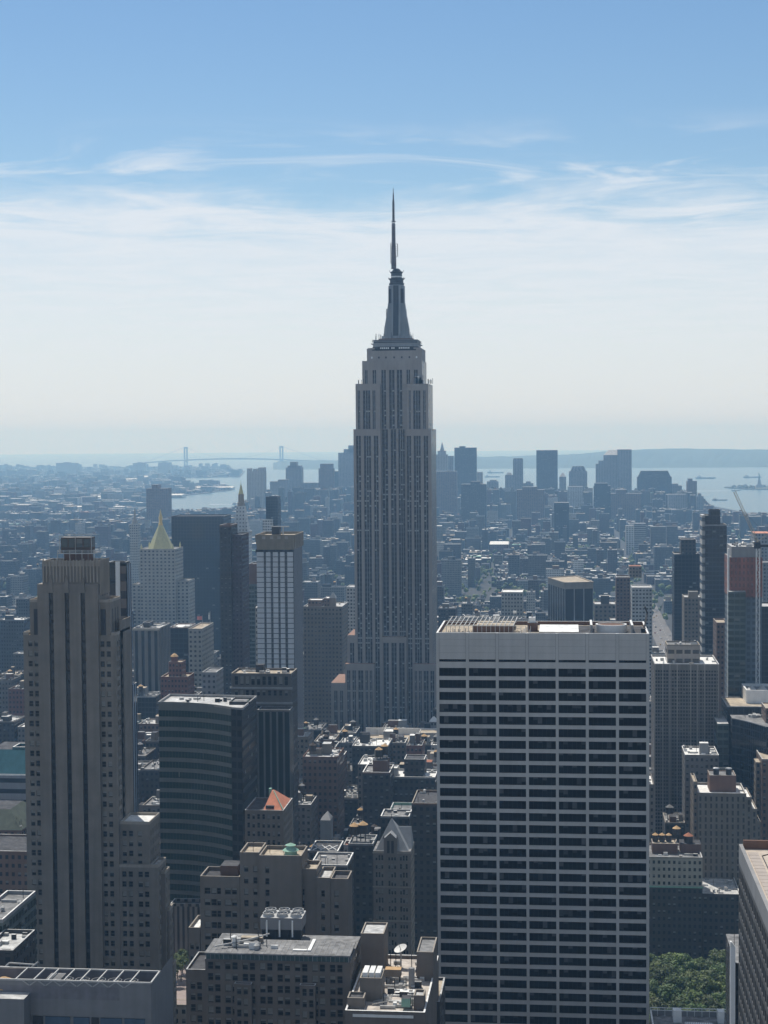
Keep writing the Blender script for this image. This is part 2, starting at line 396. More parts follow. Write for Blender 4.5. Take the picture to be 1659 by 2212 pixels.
def facade(W, mb, p0, p1, z0, z1, cols, rows, mat, dep=0.35, var=None):
    L = math.hypot(p1[0] - p0[0], p1[1] - p0[1]); d = ((p1[0] - p0[0]) / L, (p1[1] - p0[1]) / L); n = (-d[1], d[0])  # n points inwards
    P = lambda s, z, k=0.0: (p0[0] + d[0] * s + n[0] * k, p0[1] + d[1] * s + n[1] * k, z)
    def Q(a, b, c, e):
        if b - a > 0.01 and e - c > 0.01: mb.q([P(a, c), P(b, c), P(b, e), P(a, e)], mat)
    rows = sorted(r for r in rows if r[0] >= z0 and r[1] <= z1); s = 0.0
    for (a, b) in cols:
        if a < s or b > L: continue
        Q(s, a, z0, z1); z = z0
        for (c, e) in rows:
            Q(a, b, z, c); z = e
            mb.q([P(a, c), P(b, c), P(b, c, dep), P(a, c, dep)], mat); mb.q([P(a, e, dep), P(b, e, dep), P(b, e), P(a, e)], mat)
            mb.q([P(a, c, dep), P(a, e, dep), P(a, e), P(a, c)], mat); mb.q([P(b, c), P(b, e), P(b, e, dep), P(b, c, dep)], mat)
            o = P(a, c, dep)
            v = RNG.choice((0, 0, 1, 2, 2, 3, 4)) if var is None else (var() if callable(var) else var)
            W.append((o, b - a, e - c, math.atan2(d[1], d[0]), v))
        Q(a, b, z, z1); s = b
    Q(s, L, z0, z1)
def put_windows(W, root, limit=100):
    off = root['_o']; sc_ = []
    for w in W:
        p = proj(*w[0]); vis = p is not None and -5 < p[0] < 1660 and 0 < p[1] < 2210
        dist = math.hypot(w[0][0], w[0][1])
        sc_.append(((w[1] * w[2] * abs(math.cos(w[3])) / dist ** 2) if vis else 0, w))
    sc_.sort(key=lambda t: -t[0])
    mb = MB()
    for i, (s, w) in enumerate(sc_):
        me = window_data(w[1], w[2], w[4], 0)
        if i < limit and s > 0:
            o = bpy.data.objects.new('window', me); COL.objects.link(o); o.parent = root
            o.location = (w[0][0] - off[0], w[0][1] - off[1], w[0][2] - off[2]); o.rotation_euler = (0, 0, w[3])
        else:
            c, sn = math.cos(w[3]), math.sin(w[3])
            vv = [(w[0][0] + q.co.x * c - q.co.y * sn, w[0][1] + q.co.x * sn + q.co.y * c, w[0][2] + q.co.z) for q in me.vertices]
            for p in me.polygons: mb.q([vv[k] for k in p.vertices], me.materials[p.material_index])
    o = mb.build('window', root)
    if o: o['kind'] = 'stuff'
def rowset(ztop, pitch, h, n):
    return [(ztop - h - i * pitch, ztop - i * pitch) for i in range(n)]
def colset(start, pitch, w, n):
    return [(start + i * pitch, start + i * pitch + w) for i in range(n)]

# ------------------------------------------------------------------ slim limestone tower with three dark stripes (left)
Y = 600.0
X = lambda u, v=1600, y=600.0: at(u, v, y)[0]
Z = lambda v, u=200, y=600.0: at(u, v, y)[1]
t = thing('limestone_skyscraper', 'tall tan limestone tower with three long dark vertical window stripes, left', 'skyscraper', (X(150), Y, 0))
HERO_RECT = []
xs = [X(52), X(66), X(85.4), X(215.7), X(240), X(252)]
zr0 = Z(1385.7); pit, wh = 3.63, 2.08
rows = rowset(zr0, pit, wh, 56)
mb = MB(); W = []
z3, z2, z1, zc = Z(1373), Z(1296), Z(1262), Z(1219)
yb = 621.0
# lower flanks with paired windows
fl = lambda a, b: (X(a) - xs[0], X(b) - xs[0])
facade(W, mb, (xs[0], Y + 1), (xs[2], Y + 1), 0, z3, [fl(62.5, 71.5), fl(75.5, 84.2)], rows, LIME)
fr = lambda a, b: (X(a) - xs[3], X(b) - xs[3])
facade(W, mb, (xs[3], Y + 1), (xs[5], Y + 1), 0, z3, [fr(218, 226.8), fr(231.5, 240.3)], rows, LIME)
facade(W, mb, (xs[5], Y + 1), (xs[5], yb), 0, z3, [(1.6, 2.9), (3.9, 5.2), (8.0, 9.3), (10.6, 11.9), (14.6, 15.9), (17.0, 18.3)], rows, LIME)
mb.wall((xs[5], yb), (xs[0], yb), 0, z3, LIME); mb.wall((xs[0], yb), (xs[0], Y + 1), 0, z3, LIME)
mb.q([(xs[0], Y + 1, z3), (xs[5], Y + 1, z3), (xs[5], yb, z3), (xs[0], yb, z3)], RF_TAN)
for a, b_ in ((xs[0], xs[1] - .6), (xs[4] + .3, xs[5])):
    mb.parapet(a, b_, Y + 1, yb, z3, z3 + 1.0, .35, LIME2)
# second tier
x2a, x2b, y2b = xs[1], xs[4], 616.0
mb.box(x2a, x2b, Y + 1.5, y2b, z3, z2 - 1, LIME, RF_TAN); mb.parapet(x2a, x2b, Y + 1.5, y2b, z2 - 1, z2, .4, LIME2)
# east shoulder behind
xe = at(258, 1345, 607)[0]
mb.box(xs[5], xe, 607, yb + 1, 0, Z(1345), LIME, RF_TAN); mb.box(xe, at(266, 1380, 611)[0], 611, yb + 2, 0, Z(1372), LIME, RF_TAN)
# shaft with three recessed stripes
sd = [(123.5 - 0.5 * 0 - 9.0 + 0.0, 0)]
su = [(110.0, 119.6), (144.2, 153.8), (178.4, 188.2)]
ztop_s = Z(1281)
L0 = xs[2]; prev = xs[2]
stripe_x = []
for a, b_ in su:
    xa, xb = X(a), X(b_); stripe_x.append((xa, xb))
    mb.box(prev, xa, Y, Y + 3, 0, z1, LIME, LIME2); mb.box(xa, xb, Y + .02, Y + 3, ztop_s, z1, LIME, LIME2, skip='rl'); prev = xb
mb.box(prev, xs[3], Y, Y + 3, 0, z1, LIME, LIME2)
mb.box(xs[2], xs[3], Y + 3, 616, z2 - 1, z1, LIME, LIME2, skip='f')
# crown
c0, c1 = X(89.7, 1240), X(213.6, 1240)
mb.box(c0, c1, Y + .9, 614, z1, zc - .8, LIME, RF_DARK); mb.parapet(c0, c1, Y + .9, 614, zc - .8, zc + 1.2, .5, LIME2)
mb.build('wall', t)
# ribbed crown
mb = MB()
n = 17
for i in range(n):
    x = c0 + (c1 - c0) * (i + .2) / n
    mb.box(x, x + .42, Y + .55, Y + .9, z1 + .6, zc + 1.5 + (.5 if i % 4 == 0 else 0), LIME2, LIME2)
for i in range(9):
    y = Y + 1.2 + i * 1.45
    mb.box(c1, c1 + .3, y, y + .5, z1 - 4, zc + 1.5, LIME2, LIME2)
mb.build('crown_ribs', t)
STRIPE = WW('dark_stripe', (0.03, 0.028, 0.027), (0.012, 0.013, 0.016), u=(0.08, 0.92), v=(0.3, 0.95), blind=0.0, amt=0.3)
for xa, xb in stripe_x:
    mb = MB(); mb.wall((xa, Y + .9), (xb, Y + .9), 0, ztop_s, STRIPE, 1.5, pit); o = mb.build('window_stripe', t)
    mb = MB(); xm = (xa + xb) / 2
    mb.frustum(xa - .1, xb + .1, Y - .5, Y, ztop_s + .2, xa + .2, xb - .2, Y - .4, Y, ztop_s + 4.4, LIME); mb.frustum(xa + .2, xb - .2, Y - .4, Y, ztop_s + 4.4, xm - .05, xm + .05, Y - .1, Y, ztop_s + 6.5, LIME)
    mb.build('pinnacle', t)
    mb = MB(); mb.frustum(xa, xb, Y + .3, Y + .88, ztop_s - .01, xm - .1, xm + .1, Y + .3, Y + .88, ztop_s + .0, LIME2)
for a, b_ in ((75, 85), (219.5, 229.5)):
    mb = MB(); mb.box(X(a), X(b_), Y + 1.2, Y + 1.5, Z(1377), Z(1317), DARK); mb.build('tall_window', t)
for i in range(3): mb = MB(); mb.box(x2b, x2b + .05, 604 + i * 3.6, 605.2 + i * 3.6, z3 + 1, z2 - 3.5, DARK); mb.build('tall_window', t)
for i in range(3): mb = MB(); mb.box(c1 + .01, c1 + .06, 604 + i * 3.2, 605 + i * 3.2, z2 + 1, z1 - 3, DARK); mb.build('tall_window', t)
# stepped wings to the west
def stepped(xa, xb, ya, ybk, zt, colsu, v, nrow, first, roof=RF_TAN, vis=True):
    mb = MB(); cc = [(X(a, v, ya) - xa, X(b_, v, ya) - xa) for a, b_ in colsu]
    facade(W, mb, (xa, ya), (xb, ya), 0, zt - 1, cc, [r for r in rows if r[1] < zt - 2.2], LIME)
    k = max(2, int((ybk - ya) / 3.1)); facade(W, mb, (xb, ya), (xb, ybk), 0, zt - 1, colset(1.2, (ybk - ya) / k, 1.3, k), [r for r in rows if r[1] < zt - 2.2], LIME)
    mb.wall((xb, ybk), (xa, ybk), 0, zt - 1, LIME)
    mb.q([(xa, ya, zt - 1), (xb, ya, zt - 1), (xb, ybk, zt - 1), (xa, ybk, zt - 1)], roof)
    mb.parapet(xa, xb, ya, ybk, zt - 1, zt, .4, LIME2)
    mb.build('stepped_wing', t)
stepped(xs[5], X(323, 1775, 602.5), 602.5, 618, Z(1775, 300, 602.5), [(264, 273), (278, 287), (297, 306)], 1775, 30, 0, RF_WHITE)
xw2 = X(341, 1867, 601.2)
stepped(xs[5], xw2, 601.2, 602.5, Z(1868, 300, 601.2), [(264, 273), (278, 287), (299, 308.5), (312.5, 322)], 1900, 30, 0)
xw1 = X(323, 1775, 602.5)
stepped(xw1, xw2, 602.5, 614, Z(1868, 300, 602), [(327, 334)], 1900, 30, 0, RF_SILVER)
xw3 = X(357, 1885, 606); stepped(xw2, xw3, 606, 613, Z(1882, 350, 606), [(345, 352)], 1900, 30, 0)
xw4 = X(366, 1960, 608); stepped(xw3, xw4, 608, 614, Z(1962, 360, 608), [(359, 364)], 1960, 30, 0)
xw5 = X(374, 2079, 610); stepped(xw4, xw5, 610, 615, Z(2080, 370, 610), [(368, 372.5)], 2080, 30, 0)
put_windows(W, t)
# roof house with a railed platform
mb = MB(); zp = Z(1198)
px0, px1 = X(133, 1170, 606), X(197, 1170, 606)
BRZ = WW('bronze_glazed_house', (0.10, 0.075, 0.06), (0.05, 0.07, 0.075), u=(.1, .9), v=(.12, .88), blind=.3, amt=.3)
mb.box(px0, px1, 605, 611, zp + .3, Z(1163), BRZ, RF_GREY, 2.6, 4.0); mb.box(px0 + 1.0, px1 - .6, 605.5, 610.5, zc - 1, zp, BROWN, RF_GREY); mb.build('roof_house', t)
mb = MB(); qx0, qx1 = X(126, 1190, 604), X(205, 1190, 604)
mb.box(qx0, qx1, 603, 612, zp, zp + .35, STEEL, RF_GREY, bottom=True)
for z in (zp + 1.3, zp + .8):
    for a, b_ in (((qx0, 603), (qx1, 603)), ((qx1, 603), (qx1, 612)), ((qx0, 603), (qx0, 612))): mb.bar((*a, z), (*b_, z), .14, STEEL)
for i in range(7):
    x = qx0 + (qx1 - qx0) * i / 6; mb.bar((x, 603, zc - 1), (x, 603, zp + 1.3), .2 if i % 2 == 0 else .1, STEEL)
for x in (px0 - .4, px1 + .4, (px0 + px1) / 2): mb.bar((x, 604.6, zp), (x, 604.6, Z(1158)), .18, STEEL)
mb.bar((px0 - .4, 604.6, Z(1160)), (px1 + .4, 604.6, Z(1160)), .25, STEEL); mb.bar((px0 - .4, 611.4, Z(1158)), (px1 + .4, 611.4, Z(1158)), .25, STEEL)
mb.build('railing', t)

# ------------------------------------------------------------------ white gridded slab tower (right foreground)
Y = 560.0
X = lambda u, v=1900, y=560.0: at(u, v, y)[0]
Z = lambda v, u=1170, y=560.0: at(u, v, y)[1]
gx0, gx1 = X(943.5, 1650), X(1402.5, 1650); gz = Z(1368); gyb = 597.0
t = thing('office_tower', 'broad white slab tower with dark window bands in a grid, right of the tallest spire', 'skyscraper', ((gx0 + gx1) / 2, Y, 0))
mb = MB()
pierw = .95; bay = (gx1 - gx0 - pierw) / 7
zslot, zsl2 = Z(1425.5), Z(1431)
ztop = Z(1444.3); pit, wh = 3.975, 2.72
nrow = int((ztop - 6) / pit)
GW = []
WINB = M('smoked_glass_band', (0.004, 0.0045, 0.006), 0.35, 0.4, 0.3, spec=0.04)
for i in range(7):
    a = gx0 + pierw + i * bay; b_ = a + bay - pierw
    mb.box(a, b_, Y + .25, Y + 2, zslot, gz, TRAV, TRAV, skip='rlt', bottom=True)
    z = zsl2
    mb.wall((a, Y + .25), (b_, Y + .25), ztop, zsl2, TRAV)
    mb.q([(a, Y + .25, zsl2), (b_, Y + .25, zsl2), (b_, Y + .75, zsl2), (a, Y + .75, zsl2)], TRAV)
    GW.append((a, b_, zsl2, zslot))
    for k in range(nrow):
        zt = ztop - k * pit; zb = zt - wh; nxt = ztop - (k + 1) * pit
        GW.append((a, b_, zb, zt))
        mb.wall((a, Y + .25), (b_, Y + .25), nxt, zb, TRAV)
        mb.q([(a, Y + .25, zb), (b_, Y + .25, zb), (b_, Y + .75, zb), (a, Y + .75, zb)], TRAV)
        mb.q([(a, Y + .75, zt), (b_, Y + .75, zt), (b_, Y + .25, zt), (a, Y + .25, zt)], TRAV)
    mb.wall((a, Y + .25), (b_, Y + .25), 0, ztop - nrow * pit, TRAV)
GSIDE = WW('slab_side', (0.45, 0.445, 0.43), (0.01, 0.012, 0.014), u=(.03, .97), v=(.02, .70), blind=0, amt=.08)
mb.wall((gx1, Y + 1), (gx1, gyb), 0, gz, GSIDE, 9.7, pit, zt=ztop); mb.wall((gx1, gyb), (gx0, gyb), 0, gz, GSIDE, 9.7, pit, zt=ztop); mb.wall((gx0, gyb), (gx0, Y + 1), 0, gz, GSIDE, 9.7, pit, zt=ztop)
zrf = gz - 1.3
mb.q([(gx0, Y + .3, zrf), (gx1, Y + .3, zrf), (gx1, gyb, zrf), (gx0, gyb, zrf)], RF_TAN)
mb.box(gx0, gx1, Y + .26, Y + .75, zrf, gz + .02, TRAV, RF_WHITE, skip='f'); mb.box(gx0 + .02, gx1 - .02, gyb - .6, gyb - .02, zrf, gz + .02, BROWN, RF_WHITE)
mb.box(gx0 + .02, gx0 + .6, Y + .75, gyb - .6, zrf, gz + .02, BROWN, RF_WHITE, skip='fb'); mb.box(gx1 - .6, gx1 - .02, Y + .75, gyb - .6, zrf, gz + .02, BROWN, RF_WHITE, skip='fb')
for k in range(1, 4):
    zj = zslot + (gz - zslot) * k / 4; mb.box(gx0 + .1, gx1 - .1, Y + .215, Y + .245, zj, zj + .07, GREYC, GREYC, skip='b')
for i in range(8):  # fine joints either side of each pier
    x = gx0 + i * bay
    for s in (-.06, pierw):
        if gx0 < x + s < gx1: mb.box(x + s, x + s + .06, Y + .2, Y + .24, zslot, gz - .3, DARK, skip='b')
mb.build('wall', t)
for i in range(8):
    mb = MB(); x = gx0 + i * bay; mb.box(x, x + pierw, Y + .1, Y + 1.3, 0, gz, TRAV, RF_WHITE); mb.build('pier', t)
# window bands: the hundred that show as parts, the rest as one
SHADE = [M('dim_roller_shade', (.035, .037, .04), .8, .3, .5), M('grey_roller_shade', (.07, .072, .075), .8, .3, .5)]
GW.sort(key=lambda w: -w[3]); GW = [w for w in GW]
rest = MB()
for i, (a, b_, za, zb) in enumerate(GW):
    q = [(a, Y + .75, za), (b_, Y + .75, za), (b_, Y + .75, zb), (a, Y + .75, zb)]
    m1 = MB() if i < 100 else rest
    m1.q(q, WINB)
    for k in range(6):
        if RNG.random() < .16:   # a pane with its blind part way down
            xa, xb = a + (b_ - a) * k / 6 + .05, a + (b_ - a) * (k + 1) / 6 - .05; zq = zb - (zb - za) * RNG.choice((.25, .4, .6, .85)); m1.q([(xa, Y + .74, zq), (xb, Y + .74, zq), (xb, Y + .74, zb - .02), (xa, Y + .74, zb - .02)], SHADE[RNG.randrange(2)])
    for k in range(1, 6):
        x = a + (b_ - a) * k / 6; m1.q([(x - .04, Y + .72, za), (x + .04, Y + .72, za), (x + .04, Y + .72, zb), (x - .04, Y + .72, zb)], DARK)
    if i < 100: m1.build('window_band', t)
o = rest.build('window_band', t); o['kind'] = 'stuff'
# things of the roof
def zroof(v, u, y): return at(u, v, y)[1]
mb = MB()
def rx(u, v, y): return at(u, v, y)[0]
# trellis over the long roof house, left
xa, xb = rx(968, 1352, 575), rx(1110, 1352, 575)
mb.box(rx(1030, 1352, 582), xb, 580, 592, zrf, gz + .6, TAN, RF_TAN); mb.build('roof_house', t)
mb = MB()
mb.box(rx(1020, 1352, 570), xb, 572, 577, zrf, zrf + 2.2, BROWN, RF_TAN); mb.build('duct', t)
mb = MB()
for i in range(16):
    x = xa + (xb - xa) * i / 15; mb.bar((x, 566, zrf + 3.0), (x + 1.2, 580, zrf + 4.6), .22, STEEL); mb.bar((x, 566, zrf), (x, 566, zrf + 3.0), .18, STEEL)
for y, z in ((566, 3.0), (571, 3.55), (576, 4.1), (580, 4.6)): mb.bar((xa, y, zrf + z), (xb + 1, y, zrf + z), .22, STEEL)
mb.build('trellis', t)
mb = MB()
for i in range(14):
    x = rx(1112 + i * 2.6, 1358, 568); mb.bar((x, 567 + RNG.uniform(-2, 4), zrf), (x, 567 + RNG.uniform(-2, 4), zrf + RNG.uniform(1, 2.6)), .22, GREYC)
for i in range(12):
    x = rx(970 + i * 4, 1358, 565); mb.bar((x, 564 + RNG.uniform(-1, 2), zrf), (x, 564 + RNG.uniform(-1, 2), zrf + RNG.uniform(1, 2.6)), .25, GREYC)
mb.build('roof_posts', t)
mb = MB(); x = rx(1150, 1340, 578); mb.box(x - 1.6, x + 1.8, 576, 580, zrf, gz + 1.6, BROWN, RF_GREY); mb.build('stair_house', t)
mb = MB(); mb.box(x - 1.2, x + 1.0, 577, 579, gz + 1.6, gz + 3.4, WHITE, WHITE); mb.box(x - .3, x + .2, 577.8, 578.2, gz + 3.4, gz + 4.2, GREYC); mb.build('roof_hatch', t)
mb = MB(); x2 = rx(1072, 1330, 588); mb.box(x2 - 1.1, x2 + 1.1, 587, 589, gz + .6, gz + 3.0, WHITE, WHITE); mb.build('vent_box', t)
mb = MB(); x3 = rx(1112, 1322, 588); mb.bar((x3, 588, gz), (x3, 588, gz + 4.2), .25, GREYC); mb.box(x3 - .6, x3 + .6, 587.6, 588.4, gz + 3.6, gz + 4.4, WHITE, WHITE); mb.build('antenna_post', t)
mb = MB(); x0_, x1_ = rx(1165, 1355, 572), rx(1250, 1355, 572); mb.box(x0_, x1_, 566, 588, zrf, zrf + 1.1, TAN, RF_WHITE); mb.build('raised_roof', t)
mb = MB(); x0_, x1_ = rx(1250, 1355, 572), rx(1394, 1355, 572); mb.box(x0_, x1_, 563, 594, zrf + .02, zrf + .06, RF_DARK, RF_DARK); mb.build('tar_well', t)
mb = MB(); xc = rx(1320, 1352, 578); mb.lathe(xc, 577, [(5.2, zrf), (5.2, zrf + 2.6), (4.6, zrf + 2.6)], 28, WHITE, cap=False); mb.lathe(xc, 577, [(4.4, zrf + .2), (4.4, zrf + 2.4)], 28, BROWN); mb.build('cooling_ring', t)
mb = MB()
for dx in (-7, 6.4): mb.box(xc + dx, xc + dx + .7, 570, 586, zrf, zrf + 3.0, GREYC, WHITE)
mb.build('cooling_screen', t)
mb = MB(); xk = rx(1390, 1352, 575); mb.bar((xk, 575, zrf), (xk + 1.5, 580, zrf + 6), .5, DARK); mb.bar((xk + 1.5, 580, zrf + 6), (xk + .6, 578, zrf + 8.4), .35, DARK); mb.box(xk - .8, xk + .8, 574, 577, zrf, zrf + 1.4, DARK); mb.build('davit_crane', t)

# ------------------------------------------------------------------ the tall stepped skyscraper with a mast (centre)
Y = 1300.0
X = lambda u, v=1100, y=1300.0: at(u, v, y)[0]
Z = lambda v, u=850, y=1300.0: at(u, v, y)[1]
t = thing('art_deco_skyscraper', 'tallest stepped stone skyscraper with a tapering mast and needle antenna, centre', 'skyscraper', (X(852), Y, 0))
ESBW = M('indiana_limestone', (0.33, 0.30, 0.275), 0.9, 0.12, 0.05)
ESBS = WW('spandrel_strip', (0.06, 0.06, 0.065), (0.02, 0.022, 0.027), u=(.14, .86), v=(.36, .9), blind=0.22, bcol=(.36, .37, .36), amt=.2, scale=.3)
FL = 3.75
SALMON = M('salmon_roof', (.30, .185, .14), .9, .25, .2)
def pav(mbw, mbs, u0, u1, vtop, Yf, Yb, strips, z0=0.0, vs=None, top_gap=5.0):
    """a block whose front shows stone piers with recessed window strips between them"""
    vs = vs or 1100
    x0, x1, z = X(u0, vs, Yf), X(u1, vs, Yf), Z(vtop, (u0 + u1) / 2, Yf)
    s = x0
    for a, b_ in strips:
        xa, xb = X(a, vs, Yf), X(b_, vs, Yf)
        mbw.wall((s, Yf), (xa, Yf), z0, z, ESBW); mbw.wall((xa, Yf), (xb, Yf), z - top_gap, z, ESBW)
        zt = z - top_gap
        mbw.wall((xa, Yf), (xa, Yf + .9), z0, zt, ESBW); mbw.wall((xb, Yf + .9), (xb, Yf), z0, zt, ESBW)
        mbs.wall((xa, Yf + .9), (xb, Yf + .9), z0, zt, ESBS, (xb - xa) / max(2, round((xb - xa) / 1.9)), FL)
        nm = max(2, round((xb - xa) / 1.9))
        for k in range(1, nm):
            xm = xa + (xb - xa) * k / nm; mbw.wall((xm - .14, Yf + .6), (xm + .14, Yf + .6), z0, zt, STEEL)
        s = xb
    mbw.wall((s, Yf), (x1, Yf), z0, z, ESBW)
    SIDE = ESBSIDE
    mbw.wall((x1, Yf), (x1, Yb), z0, z, SIDE, 4.2, FL); mbw.wall((x1, Yb), (x0, Yb), z0, z, SIDE, 4.2, FL); mbw.wall((x0, Yb), (x0, Yf), z0, z, SIDE, 4.2, FL)
    mbw.q([(x0, Yf, z), (x1, Yf, z), (x1, Yb, z), (x0, Yb, z)], SALMON if vtop > 1360 else RF_GREY)
    return x0, x1, z
ESBSIDE = WW('stone_side', (0.31, 0.285, 0.26), (0.02, 0.022, 0.027), u=(.28, .72), v=(.02, .98), blind=0.1, amt=.12)
mw, ms = MB(), MB()
pav(mw, ms, 784.6, 913.5, 779, 1306, 1348, [(790.5, 796), (807, 814.5), (826, 835.5), (842.5, 854), (859, 870.5), (880, 887.5), (896, 904)], z0=Z(960), top_gap=7)
pav(mw, ms, 770, 823, 829, 1303, 1348, [(774.5, 779.5), (786, 801.5), (806.5, 812.5)], z0=Z(960))
pav(mw, ms, 880, 926.5, 829, 1303, 1348, [(884.5, 888.5), (894, 909.5), (915.5, 920.5)], z0=Z(960))
pav(mw, ms, 764.7, 823.5, 927, 1300, 1350, [(770.5, 780.5), (787, 802.5), (808.5, 818)])
pav(mw, ms, 878.5, 932.5, 927, 1300, 1350, [(879.5, 889), (894.5, 909.5), (916, 925.5)])
# recessed centre bay
pav(mw, ms, 823.5, 878.5, 926, 1303.4, 1350, [(826.5, 839), (845, 856.5), (861.5, 875)], top_gap=.5)
pav(mw, ms, 824.5, 879, 1376, 1300.4, 1303.4, [(828.5, 840), (846, 857), (862.5, 874)], vs=1450, top_gap=4.5)
mw.build('wall', t); ms.build('window_strips', t)
mw, ms = MB(), MB()
pav(mw, ms, 746, 809, 1434, 1295, 1300, [(750, 757), (761.5, 769), (774, 785), (789.5, 795), (799, 804.5)], vs=1500, top_gap=5)
pav(mw, ms, 892.5, 966, 1435, 1295, 1300, [(896, 901), (905, 911), (915.5, 926), (930, 938), (943, 953)], vs=1500, top_gap=5)
pav(mw, ms, 750.5, 767, 1372, 1300, 1342, [(756, 765)], vs=1400, top_gap=6)
pav(mw, ms, 715, 745.5, 1475, 1296.5, 1345, [(721.5, 729), (734.5, 741)], vs=1500, top_gap=6)
mw.build('lower_wing', t); ms.build('lower_wing_windows', t)
# top blocks
mb = MB(); Yt = 1308
zA, zB = Z(779), Z(756)
xa, xb = X(790, 770), X(908.5, 770)
mb.box(xa, xb, Yt, 1346, zA, zB, ESBW, RF_GREY)
for s, xx in ((-1, xa), (1, xb)):
    mb.box(min(xx, xx - s * 4), max(xx, xx - s * 4), Yt - .5, 1346.5, zB, zB + 1.6, ESBW, RF_GREY)
    mb.bar((xx - s * 6, Yt, zB + 1.6), (xx - s * 1, Yt, zB + 1.4), 1.2, ESBW)
for i, xq in enumerate((.09, .22, .35, .5, .64, .78, .91)):
    x = xa + (xb - xa) * xq; mb.box(x - .6, x + .6, Yt - .05, Yt, Z(773), Z(769), WHITE if i in (0, 6) else DARK)
for i in range(3):
    x = X((831, 848, 864.5)[i], 790); mb.box(x - 1.2, x + 1.2, 1305.6, 1306, Z(797), Z(789), ESBW, ESBW)
# setback roof clutter
for s, (ua, ub) in enumerate(((771, 784), (922, 933))):
    for k in range(9):
        x = X(ua + (ub - ua) * RNG.random(), 829); y = 1305 + RNG.uniform(0, 6); mb.bar((x, y, Z(829)), (x, y, Z(829) + RNG.uniform(1.5, 4.5)), .3, DARK)
for k in range(8):
    x = X(893 + 26 * RNG.random(), 822); mb.box(x - 1, x + 1, 1304, 1305.4, Z(829), Z(829) + RNG.uniform(2, 8), GREYC if k % 3 else WHITE, GREYC)
mb.build('upper_block', t)
mb = MB(); xm = X(850.2, 700); ym = 1326.0
ALU = M('aluminium_facing', (0.26, 0.28, 0.30), 0.55, 0.15, 0.08, metal=0.2)
ALUD = M('dark_mast_glazing', (0.045, 0.05, 0.06), 0.4, 0.25, 0.15)
pxm = 1326.0 / FPX   # metres per picture unit there
zz = lambda v: at(850, v, ym)[1]
hw = lambda px: px * pxm / 2
# observation deck steps (square with cut corners)
def oct_(h, z0, z1, m, cut=.28, rm=None):
    c = h * cut; pts = [(xm - h + c, ym - h), (xm + h - c, ym - h), (xm + h, ym - h + c), (xm + h, ym + h - c), (xm + h - c, ym + h), (xm - h + c, ym + h), (xm - h, ym + h - c), (xm - h, ym - h + c)]
    mb.prism(pts, z0, z1, m, rm or RF_GREY)
oct_(hw(99), zz(757), zz(751), DARK); oct_(hw(97), zz(751), zz(743), ALU); oct_(hw(94), zz(743), zz(736), ALUD); oct_(hw(74), zz(736), zz(733), BROWN); oct_(hw(62), zz(733), zz(727), ALU)
for i in range(16):
    x = xm + hw(60) * (i / 7.5 - 1); mb.box(x - .5, x + .5, ym - hw(99) - .1, ym - hw(99), zz(756), zz(752.5), WHITE if i not in (5, 8, 9) else DARK)
for r, v, w in ((101, 745, .5), (98, 740, .4), (97, 737, .35)):
    h = hw(r)
    for a, b_ in (((-h, -h), (h, -h)), ((h, -h), (h, h)), ((h, h), (-h, h)), ((-h, h), (-h, -h))): mb.bar((xm + a[0], ym + a[1], zz(v)), (xm + b_[0], ym + b_[1], zz(v)), w, GREYC)
for k in range(44):
    a = RNG.uniform(0, 6.28); r = hw(RNG.choice((93, 74, 60))) ; x, y = xm + r * math.cos(a), ym + r * math.sin(a) * .9
    z0 = zz(736) if r > hw(70) else zz(727); mb.bar((x, y, z0), (x, y, z0 + RNG.uniform(1.5, 6)), .22, DARK)
mb.build('observation_deck', t)
mb = MB()
mb.lathe(xm, ym, [(hw(30), zz(727)), (hw(30), zz(620)), (hw(31), zz(619)), (hw(31), zz(616))], 16, ALU, rot=R(11.25))
# stepped buttress fins on the four diagonals / sides
prof = [(55, 722), (51, 705), (43, 685), (39, 668), (34.5, 655), (33, 618)]
def fin(ax):
    w = hw(20)
    for sgn in (-1, 1):
        for (p0, v0), (p1, v1) in zip([(57, 729)] + prof[:-1], prof):
            r0 = hw(p0); z0, z1 = zz(v0), zz(v1)
            if ax == 'x': mb.frustum(xm + min(0, sgn * r0), xm + max(0, sgn * r0), ym - w, ym + w, z0, xm + min(0, sgn * hw(p1 + 1)), xm + max(0, sgn * hw(p1 + 1)), ym - w, ym + w, z1, ALU)
            else: mb.frustum(xm - w, xm + w, ym + min(0, sgn * r0), ym + max(0, sgn * r0), z0, xm - w, xm + w, ym + min(0, sgn * hw(p1 + 1)), ym + max(0, sgn * hw(p1 + 1)), z1, ALU)
fin('x'); fin('y')
for s in (-1, 1):
    for j in range(2):
        xw = xm + s * hw(21.5 if j == 0 else 26)
mb.build('mooring_mast', t)
mb = MB(); r = hw(57) + .1
pts = [(57, 729)] + prof
for (p0, v0), (p1, v1) in zip(pts[:-1], pts[1:]):
    w = hw(11.5); ya, yb_ = ym - hw(p0) - .12, ym - hw(p1 + (1 if v1 < 729 else 0)) - .12
    mb.q([(xm - w, ya, zz(v0)), (xm + w, ya, zz(v0)), (xm + w, yb_, zz(v1)), (xm - w, yb_, zz(v1))], ALUD)
for s in (-1, 1):
    for w0 in (18.5, 26.5):
        xw = xm + s * hw(w0); mb.box(min(xw, xw + s * 1.1), max(xw, xw + s * 1.1), ym - hw(31), ym - hw(20), zz(656), zz(625), ALUD, skip='b')
mb.build('mast_window_strip', t)
mb = MB()
